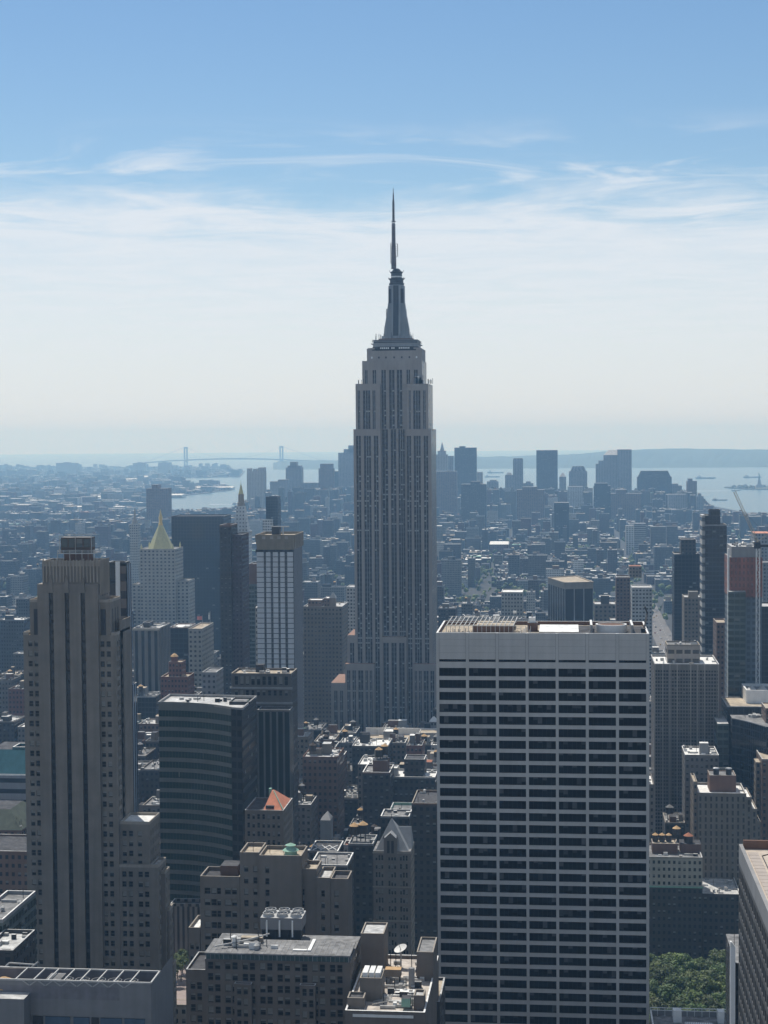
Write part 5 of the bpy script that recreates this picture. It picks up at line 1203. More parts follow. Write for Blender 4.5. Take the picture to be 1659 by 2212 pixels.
x0, z = at(-60, 1792, Y); x1 = at(46, 1792, Y)[0]
t = thing('green_mansard_building', 'dark brown building with dull green sloping roof, left edge below the teal roof', 'building', ((x0 + x1) / 2, Y, 0))
mb = MB(); mb.box(x0, x1, Y, Y + 34, 0, z, W_BRN, RF_DARK, 2.8, 3.6); mb.build('wall', t); claim(x0, x1, Y, Y + 34, z); mb = MB(); mb.frustum(x0, x1, Y, Y + 34, z, x0 + 3, at(22, 1750, Y + 8)[0], Y + 8, Y + 26, at(20, 1748, Y + 8)[1], M('dull_green_copper', (.075, .09, .07), .85, .25, .2), RF_DARK); mb.build('roof', t)
clutter(None, x1 - 5, x1, Y + 1, Y + 8, z, 14, random.Random(3), t)
bld('brown_block', 'dark brown office block low on the left edge, under the green sloping roof', -60, 62, 1838, 690, 30, W_BRN, RF_DARK, 2.6, 3.6, .8)
bld('glass_edge_building', 'pale roofed glass building cut by the left edge, above the open fan roof', -60, 6, 1985, 520, 34, W_GRN, RF_GREY, 3, 3.6, 1.2, GREYC, RF_WHITE, clut=6)
bld('low_white_roof_building', 'low building with sloping white roof edge between left edge and striped limestone tower', -40, 28, 2052, 500, 22, W_BLK, RF_SILVER, 3, 3.6, 1.2, clut=8)
bld('blue_striped_tower', 'slim dark tower with fine blue vertical stripes directly behind the striped limestone tower', 236, 273.5, 1214, 676, 7, W_DRK, RF_WHITE, 3, 7, 1, cat='skyscraper', vs=1400, parts=(('pale_column', 249, 258.5, 1213, -.5, .45, WHITE, RF_WHITE, 0.0), ('brown_panel', 259.2, 272, 1219, -.4, .35, WW('brown_and_dark_panels', (.17, .14, .12), (.03, .03, .035), u=(-1, 2), v=(.1, .55), blind=0), RF_GREY, 0.0), ('striped_side', 273.8, 275.5, 1218, .2, 6, W_BLU, RF_WHITE, 0.0), ('lower_annex', 278.5, 288, 1478, 1, 6, W_BLU, RF_WHITE, 0.0)))

# ------------------------------------------------------------------ middle distance: hand-placed towers
t, x0, x1, z = bld('gold_pyramid_tower', 'pale stone tower with gilded pyramid roof and lantern, behind left tower', 301, 378, 1186, 1840, 40, W_LIM, RF_GREY, 4.2, 3.9, .6, LIME2, cat='skyscraper')
mb = MB(); xm = (x0 + x1) / 2 - .5; ym = 1840 + 20; hb = (x1 - x0) * .345; za = at(338, 1133, ym)[1]
mb.lathe(xm, ym, [(hb * 1.06, z - .6), (hb * .98, z + 1.5), (hb * .16, za)], 8, GOLD, rot=R(22.5)); mb.build('pyramid_roof', t)
mb = MB(); mb.lathe(xm, ym, [(2.6, za - 1), (2.6, za + 1), (1.9, za + 1.2), (1.9, za + 6.5), (2.5, za + 6.8), (2.2, za + 8), (1.1, za + 12), (.1, za + 17)], 8, M('bright_gold_lantern', (.72, .52, .2), .35, .1, .4, metal=.4))
mb.build('lantern', t)
for s in (-1, 1):
    for sy in (0, 36): mb = MB(); x = xm + s * (x1 - x0) * .44; mb.lathe(x, 1842 + sy, [(1.0, z - .5), (1.0, z + 2.5), (.1, z + 6)], 8, GOLD); mb.build('gilded_finial', t); REFS[-1] = ('the gold pyramid tower', 338, 1180)
mb = MB(); xa, xb, zz_ = at(378, 1254, 1846)[0], at(408, 1254, 1846)[0], at(395, 1254, 1846)[1]; mb.block(x1 + .02, xb, 1846, 1876, 0, zz_, W_LIM, RF_GREY, LIME2, 4.2, 3.9, .8, .4); mb.build('side_wing', t); claim(xa, xb, 1846, 1876, zz_)
mb = MB(); xa, zz_ = at(285, 1262, 1846); mb.block(xa, x0 - .02, 1846, 1876, 0, zz_, W_LIM, RF_GREY, LIME2, 4.2, 3.9, .8, .4); mb.build('side_wing', t); claim(xa, x0, 1846, 1876, zz_)
t, *_ = bld('dark_slab_tower', 'broad near-black flat-topped slab tower right of the gold pyramid', 370, 483, 1115, 1960, 45, WW('black_slab_wall', (.022, .021, .023), (.014, .015, .018), u=(.1, .9), v=(.1, .9), blind=.02, amt=.25), RF_DARK, 3.6, 3.9, 1, cat='skyscraper'); REFS[-1] = ('the black slab tower', 425, 1200)
t, *_ = bld('brown_slender_tower', 'slender dark brown tower with taller left half, before the black slab', 474, 499, 1134, 1180, 24, W_BLK, RF_SILVER, 2.4, 3.2, 1.2, BROWN, cat='skyscraper', parts=(('right_half', 499.3, 522.5, 1155, 2, 26, WW('dark_maroon_wall', (.075, .055, .06), (.02, .02, .024), **PUN), RF_DARK, 0.0),)); REFS[-1] = ('the slender brown tower', 498, 1200)
# clock tower with a pyramid spire
Y = 2050.0
t = thing('clock_tower', 'white stone tower with tall pierced pyramid spire and small gold cupola', 'skyscraper', (at(521, 1140, Y)[0], Y, 0)); xm, ym = at(521, 1100, Y + 12)[0], Y + 12.0; k_ = (Y + 12) / FPX
zv = lambda v: at(521, v, Y + 12)[1]
MW = WW('white_marble_wall', (.58, .57, .54), (.06, .065, .07), u=(.32, .68), v=(.3, .65), blind=0)
mb = MB(); h = 19.5 * k_; mb.box(xm - h, xm + h, ym - h, ym + h, 0, zv(1150), MW, RF_GREY, 4.0, 4.2); mb.box(xm - h * 1.04, xm + h * 1.04, ym - h * 1.04, ym + h * 1.04, zv(1152), zv(1148), LIME2, LIME2, bottom=True); mb.build('wall', t)
mb = MB(); z0_, z1_ = zv(1148), zv(1093); a, b_ = 17.2 * k_, 8.2 * k_
for i in range(4): 
    pts = [(xm - a, ym - a, z0_), (xm + a, ym - a, z0_), (xm + a, ym + a, z0_), (xm - a, ym + a, z0_)]; tp = [(xm - b_, ym - b_, z1_), (xm + b_, ym - b_, z1_), (xm + b_, ym + b_, z1_), (xm - b_, ym + b_, z1_)]; j = (i + 1) % 4
    mb.q([pts[i], pts[j], tp[j], tp[i]], MW, [(0, 0), (5, 0), (3.7, 7), (1.3, 7)])
mb.q(tp, RF_GREY); mb.build('pyramid_roof', t)
mb = MB(); r = lambda p: p * k_; mb.lathe(xm, ym, [(r(8), z1_ - .5), (r(8.2), zv(1086)), (r(7), zv(1085)), (r(6.2), zv(1070)), (r(7), zv(1069)), (r(6), zv(1067))], 8, M('cupola_stone', (.33, .27, .2), .8, .15, .3)); mb.lathe(xm, ym, [(r(5.6), zv(1067)), (r(4.6), zv(1061)), (r(2.6), zv(1055)), (r(3), zv(1054)), (r(2), zv(1050)), (r(.6), zv(1046)), (r(.2), zv(1038))], 10, GOLD); mb.build('cupola', t); claim(xm - h, xm + h, Y, Y + 24, zv(1148)); REFS.append(('the white clock tower', 521, 1100))
t, *_ = bld('dark_glass_slender_tower', 'small dark glass tower with pale lower half, right of the clock tower', 574, 600, 1073, 2200, 24, W_DRK, RF_GREY, 3, 3.6, 1, cat='skyscraper', parts=(('pale_lower_tower', 567, 588, 1122, -8, 7.5, W_WHT, RF_SILVER, 0.0),)); REFS[-1] = ('the dark glass slender tower', 587, 1090)
bld('balcony_apartment_tower', 'thin pale apartment tower with lit balconies between the slender brown tower and brown-crowned tower', 524, 536, 1222, 1350, 20, W_BALC, RF_SILVER, 2, 3.1, .8)
bld('green_glass_mid_tower', 'greenish glass tower with a brown top, tucked left of the brown-crowned tower', 536, 556, 1262, 1300, 22, W_GRN, RF_GREY, 2.6, 3.4, .8, parts=(('roof_house', 538, 556, 1218, 3, 16, BROWN, RF_GREY),))
t, *_ = bld('stepped_office_building', 'tall brown stepped office building covered in rows of windows, left of the tallest skyscraper', 655, 739, 1310, 1420, 40, W_TAN, RF_SILVER, 3, 3.6, 1, clut=14, parts=(('roof_house', 665, 695, 1296, 6, 16, W_BRN, RF_WHITE), ('upper_tier', 700, 712, 1292, 10, 18, W_BRN, RF_WHITE)))
mb = MB(); xm, zz_ = at(719.5, 1300, 1432); zt = at(719.5, 1286, 1432)[1]; mb.box(xm - 2.4, xm + 2.4, 1429, 1434, zz_ - 10, zt - 2, TAN, RF_GREY); mb.frustum(xm - 3, xm + 3, 1428.5, 1434.5, zt - 2, xm - .05, xm + .05, 1431.4, 1431.6, zt + 3, LEAD); mb.build('corner_turret', t)
bld('stepped_balcony_tower', 'grey apartment slab with lit balcony edges just left of the tallest skyscraper', 748, 768, 1268, 1520, 26, W_BALC, RF_SILVER, 2.4, 3.2, .8)
bld('palazzo_building', 'grey stone palazzo block with tall windows and flat cornice, right of striped limestone tower', 287, 343, 1357, 1250, 38, W_VERT, RF_SILVER, 4.6, 13, 1, LIME2, clut=26, parts=(('roof_house', 308, 322, 1345, 12, 14, W_BLK, RF_DARK), ('cornice', 286, 344, 1359, -1, .9, LIME2, RF_SILVER, 112.5)))
bld('dark_windowed_block', 'dark building with black window wall beside the grey palazzo block', 366, 406, 1355, 1360, 30, W_DRK, RF_WHITE, 4, 4, 1, BROWN, clut=8)
t, x0, x1, z = bld('flag_roof_building', 'plain pale stone building with beige roof and two small flags', 407, 436, 1358, 1340, 46, W_LIM, RF_TAN, 3.4, 3.8, 1, LIME2)
for nm, u, v0, v1, mf, lb in (('flag', 437, 1349, 1331, M('red_and_white_flag', (.55, .2, .2), .8, .3, 1.5), 'red and white flag flying on the beige roof'), ('flag', 454, 1345, 1321, WHITE, 'drooping white flag on a pole beside the red flag')):
    yy = 1375.0; x, za = at(u, v0, yy); zt = at(u, v1, yy)[1]; f = thing('rooftop_flag', lb, 'flag', (x, yy, z - 1)); mb = MB(); mb.bar((x, yy, z - 1), (x, yy, zt + .5), .3, STEEL); mb.build('pole', f)
    mb = MB(); s = -1 if mf is not WHITE else -.35
    cols = [(x + s * 4.4 * i / 6, yy + .5 * math.sin(i * 1.3)) for i in range(7)]
    for p, q in zip(cols[:-1], cols[1:]): mb.q([(p[0], p[1], zt - (3 if s == -1 else 6)), (q[0], q[1], zt - (3.2 if s == -1 else 7)), (q[0], q[1], zt - (.2 if s == -1 else 3)), (p[0], p[1], zt)], mf)
    mb.build('cloth', f)
t, *_ = bld('ziggurat_tower', 'dark red brick tower with a stepped top and small orange cone cap', 347, 405, 1462, 1050, 20, W_RED, RF_TAN, 2.2, 3.2, 1.1, REDB, LIME2, parts=(('upper_tier', 364, 393, 1430, 5, 11, W_RED, RF_TAN),))
mb = MB(); xm, zz_ = at(377, 1426, 1060); zt = at(377, 1418, 1060)[1]; mb.lathe(xm, 1060, [(2.2, zz_ - 3), (2.1, zt)], 8, REDB); mb.lathe(xm, 1060, [(2.7, zt), (1.6, zt + 1.2), (.1, zt + 2.2)], 8, CEDAR); mb.build('cupola', t); REFS[-1] = ('the red brick stepped tower', 377, 1440)
bld('grey_plain_block', 'plain grey slab building with blank front, left of the slender brown tower foot', 436, 467, 1452, 1100, 24, W_GRY, RF_GREY, 3.6, 3.6, .8)
bld('long_white_parapet_building', 'wide low building with sunlit beige roof at the foot of the tallest skyscraper', 775, 944, 1606, 1150, 42, W_GRY, RF_TAN, 3.4, 4, 1.2, GREYC, RF_WHITE, clut=20, parts=(('roof_house', 828, 850, 1580, 16, 14, GREYC, RF_WHITE), ('parapet_wall', 790, 945, 1573, 41, .9, WHITE, RF_WHITE), ('roof_house', 905, 944, 1583, 18, 14, GREYC, RF_TAN)))
mb = MB(); xm, zz_ = at(861, 1606, 1146); tw = thing('dark_water_tower', 'large dark round water tower with grey cone, before the wide beige roof', 'water tank', (xm, 1140, 0)); mb.box(xm - 8, xm + 8, 1130, 1146, 0, zz_ - 4, W_BLK, RF_DARK, 3, 3.6); mb.build('base', tw); put_tank(tw, xm, 1140, zz_ - 4, 3.2, 6.0, 2.5, RF_GREY); claim(xm - 8, xm + 8, 1130, 1146, zz_ - 4)
xm, zz_ = at(937, 1558, 1215); tw = thing('white_pyramid_pavilion', 'bright white pointed canopy roof beside the white slab tower edge', 'pavilion', (xm, 1215, 0)); mb = MB(); mb.box(xm - 2.2, xm + 2.2, 1213, 1217, 0, zz_, W_GRY, RF_GREY, 2.2, 3.6); mb.build('wall', tw); mb = MB(); mb.frustum(xm - 3.2, xm + 3.2, 1212, 1218, zz_, xm - .6, xm + .6, 1214.6, 1215.4, zz_ + 3.4, WHITE); mb.build('roof', tw)
# grey wedge-topped wall tower
Y = 840.0
x0, z = at(692, 1810, Y); x1 = at(714, 1810, Y)[0]; zt = at(700, 1752, Y + 4)[1]; zs = at(700, 1772, Y)[1]
t = thing('wedge_topped_shaft', 'blank grey shaft with wedge-shaped top among low roofs left of the gothic tower', 'building', (x0, Y, 0)); mb = MB(); mb.box(x0, x1, Y, Y + 9, 0, zs, GREYC, RF_GREY); mb.q([(x0, Y, zs), (x1, Y, zs), (x1 - 2, Y + 5, zt)], GREYC); mb.q([(x1, Y, zs), (x1, Y + 9, zs), (x1 - 2, Y + 5, zt)], GREYC); mb.q([(x1, Y + 9, zs), (x0, Y + 9, zs), (x1 - 2, Y + 5, zt)], GREYC); mb.q([(x0, Y + 9, zs), (x0, Y, zs), (x1 - 2, Y + 5, zt)], GREYC); mb.build('wall', t); claim(x0, x1, Y, Y + 9, zs)
# three-cross roof and dark roofs behind the tan tower
bld('cross_fan_building', 'low dark roof carrying three white X-shaped braces, left of the gothic tower', 668, 730, 1838, 760, 20, W_BLK, RF_DARK, 3, 3.6, 1, GREYC, RF_WHITE)
t = ORIG[-1]; mb = MB(); zz_ = at(700, 1838, 760)[1]
for u in (686, 702, 718):
    mb = MB(); x = at(u, 1836, 765)[0]; mb.bar((x - 2, 764, zz_ - .6), (x + 2, 768, zz_ + .6), .4, WHITE); mb.bar((x - 2, 768, zz_ + .6), (x + 2, 764, zz_ - .6), .4, WHITE); mb.build('cross_brace', t)
bld('grey_flat_roof_building', 'dark building with grey flat roof and white edges, directly behind the blank tan tower', 670, 750, 1868, 700, 22, W_BLK, RF_GREY, 3, 3.6, 1, GREYC, RF_WHITE, clut=10)
bld('white_roof_loft', 'loft building with a broad bright white roof right of the brown-crowned tower', 655, 720, 1656, 960, 26, W_DKT, RF_WHITE, 3, 3.6, 1.0, LIME2, RF_WHITE, clut=6)
bld('dark_green_loft', 'dark loft block with twin orange-coned tanks, in front of the beige-roofed building', 783, 842, 1668, 900, 22, W_BLK, RF_GREY, 3, 3.6, 1, BROWN, RF_WHITE, clut=4)
t = ORIG[-1]; mb = MB(); zz_ = at(812, 1668, 900)[1]; x = at(823, 1660, 910)[0]; mb.box(x - 4, x + 4, 906, 916, zz_ - 1, zz_ + 5, BROWN, RF_DARK); mb.build('roof_house', t); put_tank(t, x - 1.2, 911, zz_ + 5, 1.9, 4, 1.2); put_tank(t, x + 1.6, 914, zz_ + 5, 1.9, 4.4, 2.2)
bld('white_terrace_loft', 'black fronted loft with white roof terraces just left of the white slab tower', 838, 940, 1678, 920, 22, W_BLK, RF_WHITE, 3, 3.6, 1, GREYC, RF_WHITE, clut=16, parts=(('roof_house', 873, 917, 1640, 5, 14, W_BLK, RF_DARK), ('roof_house', 843, 858, 1659, 5, 8, GREYC, RF_WHITE)))
bld('twin_tank_building', 'black building topped by two orange cone tanks behind the gothic tower', 752, 806, 1822, 770, 18, W_BLK, RF_GREY, 3, 3.6, 1, GREYC, RF_SILVER, clut=6)
t = ORIG[-1]; mb = MB(); zz_ = at(780, 1822, 770)[1]
for u, v in ((765.5, 1776), (784, 1773)): x, zc = at(u, v, 778); put_tank(t, x, 778, zz_ - 1, 2.2, 4.0, zc - zz_ + 1 - 4.0 - 1.6)
bld('striped_cornice_loft', 'building with white dotted cornice directly behind the pointed gothic roof', 822, 884, 1763, 820, 16, W_BLK, RF_GREY, 3, 3.6, 1, GREYC, RF_WHITE, clut=5)
bld('black_office_wall', 'tall black office wall filling the gap between gothic tower and white slab tower', 889, 945, 1735, 790, 30, W_BLK, RF_DARK, 3, 3.6, 1, BROWN, LIME2, clut=6)
bld('green_rim_loft', 'loft with a green rimmed roof well, in the middle of the low dark roofs', 838, 916, 1757, 850, 26, W_BLK, RF_GREY, 3, 3.6, 1.4, RF_GREEN, RF_SILVER, clut=6)

# right of centre
A_ = [(1220, 1258, 1500), (1281.5, 1255.5, 1508), (1244, 1242, 1576), (1183.5, 1246, 1556)]
pts = [(at(u, v, y)[0], y) for u, v, y in A_]; z = at(1220, 1258, 1500)[1]
t = thing('diagonal_office_block', 'angled dark office block with pale top band and white ribs, behind the white slab tower', 'building', (pts[0][0], 1500, 0)); mb = MB(); mb.prism(pts, 0, z - 6, WW('dark_ribbed_glass', (.42, .43, .44), (.02, .024, .03), u=(.05, .95), v=(-1, 2), blind=0), RF_GREY, 8.2, 4); mb.prism(pts, z - 6, z - .8, LIME2, RF_TAN)
for p, q in zip(pts, pts[1:] + pts[:1]): mb.bar((*p, z - .4), (*q, z - .4), 1.2, LIME2, .8)
mb.build('wall', t); claim(min(p[0] for p in pts), max(p[0] for p in pts), 1500, 1576, z); REFS.append(('the angled dark block', 1230, 1260))
bld('arched_window_block', 'tan block with tall arched windows and dark roof tank, right of the angled dark block', 1284, 1331, 1305, 1650, 30, W_TAN, RF_SILVER, 4, 4, 1, TAN, LIME2, parts=(('roof_tank', 1298, 1316, 1287, 8, 12, DARK, RF_SILVER),))
bld('brown_mid_tower', 'brown brick tower with taller tan shoulder beyond the white slab tower', 1331, 1361, 1247, 1560, 26, W_BRN, RF_GREY, 2.8, 3.2, 1, BROWN, parts=(('upper_tier', 1359, 1386, 1223, 8, 20, W_TAN, RF_RED),))
bld('pale_mid_tower', 'pale grey apartment tower right of the brown brick tower, lit along one edge', 1365, 1409, 1269, 1500, 28, W_WHT, RF_SILVER, 3, 3.2, 1)
bld('pale_green_loft', 'pale green-grey loft building with white roof edge above the white slab roof', 1083, 1129, 1279, 1720, 34, W_LIM, RF_WHITE, 3.2, 3.8, 1, LIME2, RF_WHITE)
t, *_ = bld('black_shouldered_tower', 'dark tower with narrower black top and white left edge', 1456.5, 1512, 1197, 1460, 30, W_DRK, RF_GREY, 3, 3.2, 1, cat='skyscraper', parts=(('upper_tier', 1471, 1503, 1165, 3, 20, W_BLK, RF_GREY),)); REFS[-1] = ('the black-shouldered tower', 1484, 1200)
bld('tan_stepped_apartments', 'tan apartment block with stepped lit corners, before the dark shouldered tower', 1478, 1517, 1290, 1340, 26, W_TAN, RF_SILVER, 2.6, 3.1, 1, TAN, LIME2, parts=(('roof_house', 1488, 1508, 1278, 6, 10, TAN, RF_SILVER),))
t, x0, x1, z = bld('tall_dark_banded_tower', 'tall dark tower with faint horizontal bands and pale striped left side', 1523.5, 1570, 1133, 1250, 22, WW('dark_banded_glass', (.055, .06, .065), (.018, .022, .028), u=(.06, .94), v=(.25, .98), blind=.05, amt=.2), RF_GREY, 2.6, 3.3, 1, GREYC, LIME2, cat='skyscraper', parts=(('upper_tier', 1523.5, 1556, 1113, .3, 20, W_DRK, RF_SILVER), ('roof_house', 1532, 1556, 1101, 6, 10, W_DRK, RF_GREY)))
mb = MB(); xe = at(1516.5, 1200, 1252)[0]; zt = at(1520, 1113, 1252)[1]; mb.box(xe, x0 - .03, 1252, 1272, 0, zt, WW('sun_painted_balcony_side', (.5, .48, .44), (.1, .1, .1), u=(-1, 2), v=(.3, .75), blind=0), RF_SILVER, 3, 6.5); mb.build('striped_side', t); REFS[-1] = ('the tall dark banded tower', 1547, 1150)  # grazing sun on the balconies put into pale and dark stripes
bld('brown_brick_slab', 'red-brown brick slab with stepped pale corners between the dark banded tower and netted tower', 1548, 1573, 1345, 1080, 26, W_BRN, RF_TAN, 2.6, 3.2, 1, BROWN, LIME2)
# tower under construction, with a crane
Y = 1000.0
t, x0, x1, z = bld('netted_construction_tower', 'tower under construction wrapped in orange netting above blue-grey netting', 1577, 1646, 1204, Y, 32, WW('blue_grey_netting', (.13, .16, .19), (.06, .075, .09), u=(.2, .8), v=(.25, .8), blind=.1, amt=.3), GREYC, 3.2, 3.6, 0, cat='skyscraper')
mb = MB(); zo = at(1610, 1204, Y)[1]; zo2 = at(1610, 1290, Y)[1]; mb.box(x0 - .25, x1 + .25, Y - .3, Y + 32, zo2, zo, WW('orange_netting', (.25, .105, .08), (.11, .06, .05), u=(.3, .7), v=(.25, .85), blind=.1, amt=.35), GREYC, 2.2, 3.6, bottom=True); mb.build('orange_netting', t)
mb = MB(); zt = at(1610, 1181, Y)[1]; mb.box(x0 + 1, x1, Y + 1, Y + 30, zo, zt, GREYC, RF_SILVER); mb.build('bare_concrete_floors', t); clutter(None, x0 + 1, x1, Y + 1, Y + 29, zt, 26, random.Random(12), t)
mb = MB(); xe = at(1572, 1300, Y + .5)[0]; mb.box(xe, x0 - .3, Y + .5, Y + 4, 0, zt - 1, WHITE, RF_WHITE); mb.build('painted_sunlit_edge', t)  # white slab added to paint sunlight along the tower's left edge
mb = MB(); zz_ = at(1590, 1278, Y - 6)[1]; mb.box(at(1574, 1300, Y - 6)[0], at(1611, 1300, Y - 6)[0], Y - 6, Y - .4, 0, zz_, W_GRN, RF_SILVER, 3, 3.6); mb.build('lower_block', t); REFS[-1] = ('the orange netted tower', 1610, 1240)
Y = 990.0
xm, zc = at(1637.5, 1177, Y); t = thing('tower_crane', 'tall white lattice tower crane with raised jib before the orange netted tower', 'crane', (xm, Y, 0))
mb = MB(); w = .95; nseg = int(zc / 4)
for sx, sy in ((-1, -1), (1, -1), (1, 1), (-1, 1)): mb.bar((xm + sx * w, Y + sy * w, 0), (xm + sx * w, Y + sy * w, zc - 2), .28, WHITE)
for i in range(nseg):
    z0_, z1_ = i * 4.0, i * 4.0 + 4; s = 1 if i % 2 else -1
    mb.bar((xm - s * w, Y - w, z0_), (xm + s * w, Y - w, z1_), .2, WHITE); mb.bar((xm + w, Y - s * w, z0_), (xm + w, Y + s * w, z1_), .2, WHITE); mb.bar((xm - w, Y - w, z1_), (xm + w, Y - w, z1_), .2, WHITE)
mb.build('mast', t)
mb = MB(); mb.box(xm - 2.2, xm + 1.2, Y - 1.6, Y + 1.6, zc - 2, zc + 1.6, DARK, DARK, bottom=True); mb.box(xm + 1.2, xm + 12, Y - 1, Y + 1, zc - 1.2, zc + .2, DARK, DARK, bottom=True); mb.box(xm + 8, xm + 12, Y - 1.2, Y + 1.2, zc - 2.4, zc - .2, GREYC, GREYC, bottom=True); mb.build('cab', t)
mb = MB(); xj, zj = at(1584.5, 1063, Y); p0, p1 = Vector((xm - .8, Y, zc + 1.4)), Vector((xj, Y, zj)); d = p1 - p0; up = Vector((-d.z, 0, d.x)).normalized()
if up.z < 0: up = -up
JB = M('yellowed_jib_steel', (.45, .36, .24), .6, .15, .4)
n = 26
for i in range(n):
    a, b_ = p0 + d * (i / n), p0 + d * ((i + 1) / n)
    for sy in (-.6, .6): mb.bar(tuple(a + Vector((0, sy, 0))), tuple(b_ + Vector((0, sy, 0))), .22, JB)
    mb.bar(tuple(a + up * 1.3), tuple(b_ + up * 1.3), .22, JB); mb.bar(tuple(a + Vector((0, .6 if i % 2 else -.6, 0))), tuple(b_ + up * 1.3), .16, JB)
mb.bar(tuple(p0 + up * 3 + Vector((3, 0, 3))), tuple(p0 + d * .55 + up * 1.3), .12, DARK); mb.bar(tuple(p0), tuple(p0 + up * 3 + Vector((3, 0, 3))), .3, JB); mb.build('jib', t)
bld('orange_roofed_block', 'block with an orange tented roof far behind the crane', 1630, 1665, 1152, 2000, 40, W_GRY, M('orange_roof', (.55, .25, .16), .85, .2, .2), 4, 4, 0)
bld('grey_slab_tower', 'grey-blue slab cut by the right edge, behind the crane mast', 1648, 1680, 1215, 1500, 30, W_GRY, RF_GREY, 3, 3.2, 1)
bld('dark_office_block', 'dark lower office block at the right edge beneath the crane counterweight', 1641, 1690, 1310, 1120, 30, W_DRK, RF_SILVER, 3, 3.4, 1)

# ------------------------------------------------------------------ far: downtown towers at the end of the island
FAR = [('W_GRY', 'W_LIM', 'W_BLK', 'W_BRN', 'W_DRK')]
def far(label, u0, u1, vt, Y, w, parts=(), dep=45, name='downtown_tower'):
    t, x0, x1, z = bld(name, label, u0, u1, vt, Y, dep, w, RF_GREY, 5, 4, 0, cat='skyscraper')
    for p in parts:
        nm, a, b_, v = p[:4]; mb = MB(); xa, xb, zz_ = at(a, v, Y)[0], at(b_, v, Y)[0], at((a + b_) / 2, v, Y)[1]
        if len(p) > 4:
            k = p[4]; xm = (xa + xb) / 2; mb.frustum(xa, xb, Y + 3, Y + dep - 3, z - .1 if len(p) < 6 else p[5], xm - (xb - xa) * k / 2, xm + (xb - xa) * k / 2, Y + dep / 2 - dep * k / 2, Y + dep / 2 + dep * k / 2, zz_, w if k > .3 else LEAD, LEAD)
        else: mb.box(xa, xb, Y + 3, Y + dep - 3, z - .1, zz_, w, RF_GREY, 5, 4)
        mb.build(nm, t)
    return t
far('tall pale slab with notched crown, standing alone right of the clock tower', 533, 570, 1018, 5300, W_LIM, (('corner_turret', 533, 540, 1012), ('corner_turret', 557, 570, 1010), ('roof_house', 546, 552, 1013)), name='notched_slab')
REFS[-1] = ('the notched pale slab', 551, 1020)
far('wide brown-grey slab with small box on top, by the river at left', 315.5, 362, 1055, 4300, W_BRN, (('roof_house', 327, 340, 1047),), name='riverside_slab'); REFS[-1] = ('the riverside slab', 338, 1060)
far('broad stone block stepping down left of the domed downtown tower', 583, 622, 1040, 5500, W_GRY, (('upper_tier', 600, 622, 1036),))
far('stepped downtown tower with domed crown, fourth left of the tallest skyscraper', 617, 651, 1010, 5650, W_GRY, (('upper_tier', 621, 649, 1006), ('crown', 626, 640, 998)))
far('long low downtown block between the domed tower and flat-crowned tower', 645, 692, 1043, 5700, W_GRY)
far('downtown tower with wide flat crown over sloping shoulders', 688, 719, 1012, 5600, W_BRN, (('crown', 691, 717, 1002),))
far('downtown block filling in right of the flat-crowned tower', 716, 750, 1018, 5900, W_BLK)
far('downtown tower rising in steps to a peak behind the left edge of the tallest skyscraper', 730.5, 800, 978, 5800, W_GRY, (('upper_tier', 742, 800, 970), ('upper_tier', 752, 800, 962), ('crown', 757, 800, 945, .35)))
far('slim stone tower with pointed spire, right edge of the tallest skyscraper', 938, 966, 982, 5600, W_LIM, (('upper_tier', 945, 962, 974), ('spire', 948, 960, 955, .04)))
far('thin plain slab between the pointed spire and dark flat tower', 968, 979, 985, 5750, W_GRY)
far('broad dark flat-topped tower with lighter lower band, second right of the tallest skyscraper', 981.5, 1028.5, 967, 5400, W_BLK, (('roof_house', 992, 1004, 964),)); REFS[-1] = ('the broad dark downtown tower', 1005, 980)
far('low wide purple-grey block in front of the dark flat-topped downtown tower', 940, 986, 1018, 4900, W_BRN)
far('squat dark stepped block below the dark flat-topped downtown tower', 996, 1050, 1046, 4500, W_BLK, (('upper_tier', 1016, 1036, 1040),))
far('small pale downtown block right of the dark flat-topped tower', 1028, 1042, 1020, 5900, W_LIM)
far('small blocky downtown tower midway between the two dark flat towers', 1052, 1076, 1040, 5700, W_GRY, (('roof_house', 1058, 1072, 1037),))
far('small rounded-top downtown tower left of the slim grey tower', 1091, 1108, 1026, 5900, W_GRY, (('crown', 1093, 1106, 1021, .5),))
far('slim grey downtown tower with a paler crown', 1108, 1129.5, 992, 5600, W_GRY, (('crown', 1109, 1128.5, 990),))
far('reddish brown low block before the slim grey downtown tower', 1116, 1176, 1058, 4700, W_BRN, (('upper_tier', 1128, 1160, 1052),))
far('low stepped blocks between the slim grey and the plain dark slab', 1130, 1152, 1044, 5900, W_GRY, (('upper_tier', 1136, 1146, 1040),))
far('plain dark rectangular downtown slab standing alone, centre right', 1158.5, 1204.5, 972.5, 5500, W_BLK); REFS[-1] = ('the plain dark downtown slab', 1181, 985)
far('small pointed downtown tower squeezed right of the plain dark slab', 1208, 1223, 1030, 5900, W_GRY, (('crown', 1209, 1222, 1022, .3),))
far('downtown tower with chamfered shoulders, right of the plain dark slab', 1229, 1268.5, 1018, 5800, W_GRY, (('crown', 1232, 1266, 1007, .72),))
far('pale low block before the chamfered downtown tower', 1226, 1259, 1051, 5200, W_WHT)
far('dark small tower in front, below the chamfered downtown tower', 1197, 1229, 1086, 3900, W_DRK)
t = far('largest downtown tower pair with a glassy pyramid top and flat right half', 1334, 1364.5, 971, 5700, W_GRY, dep=60)
Yq = 5705.0
for a, b_, v in ((1304, 1333.6, 983), (1293, 1304, 995), (1287, 1293, 1002)):
    mb = MB(); xa, xb, zz_ = at(a, v, Yq)[0], at(b_, v, Yq)[0], at(a, v, Yq)[1]; mb.box(xa, xb, Yq, Yq + 50, -6, zz_, W_GRY, RF_GREY, 5, 4); mb.build('shoulder', t)
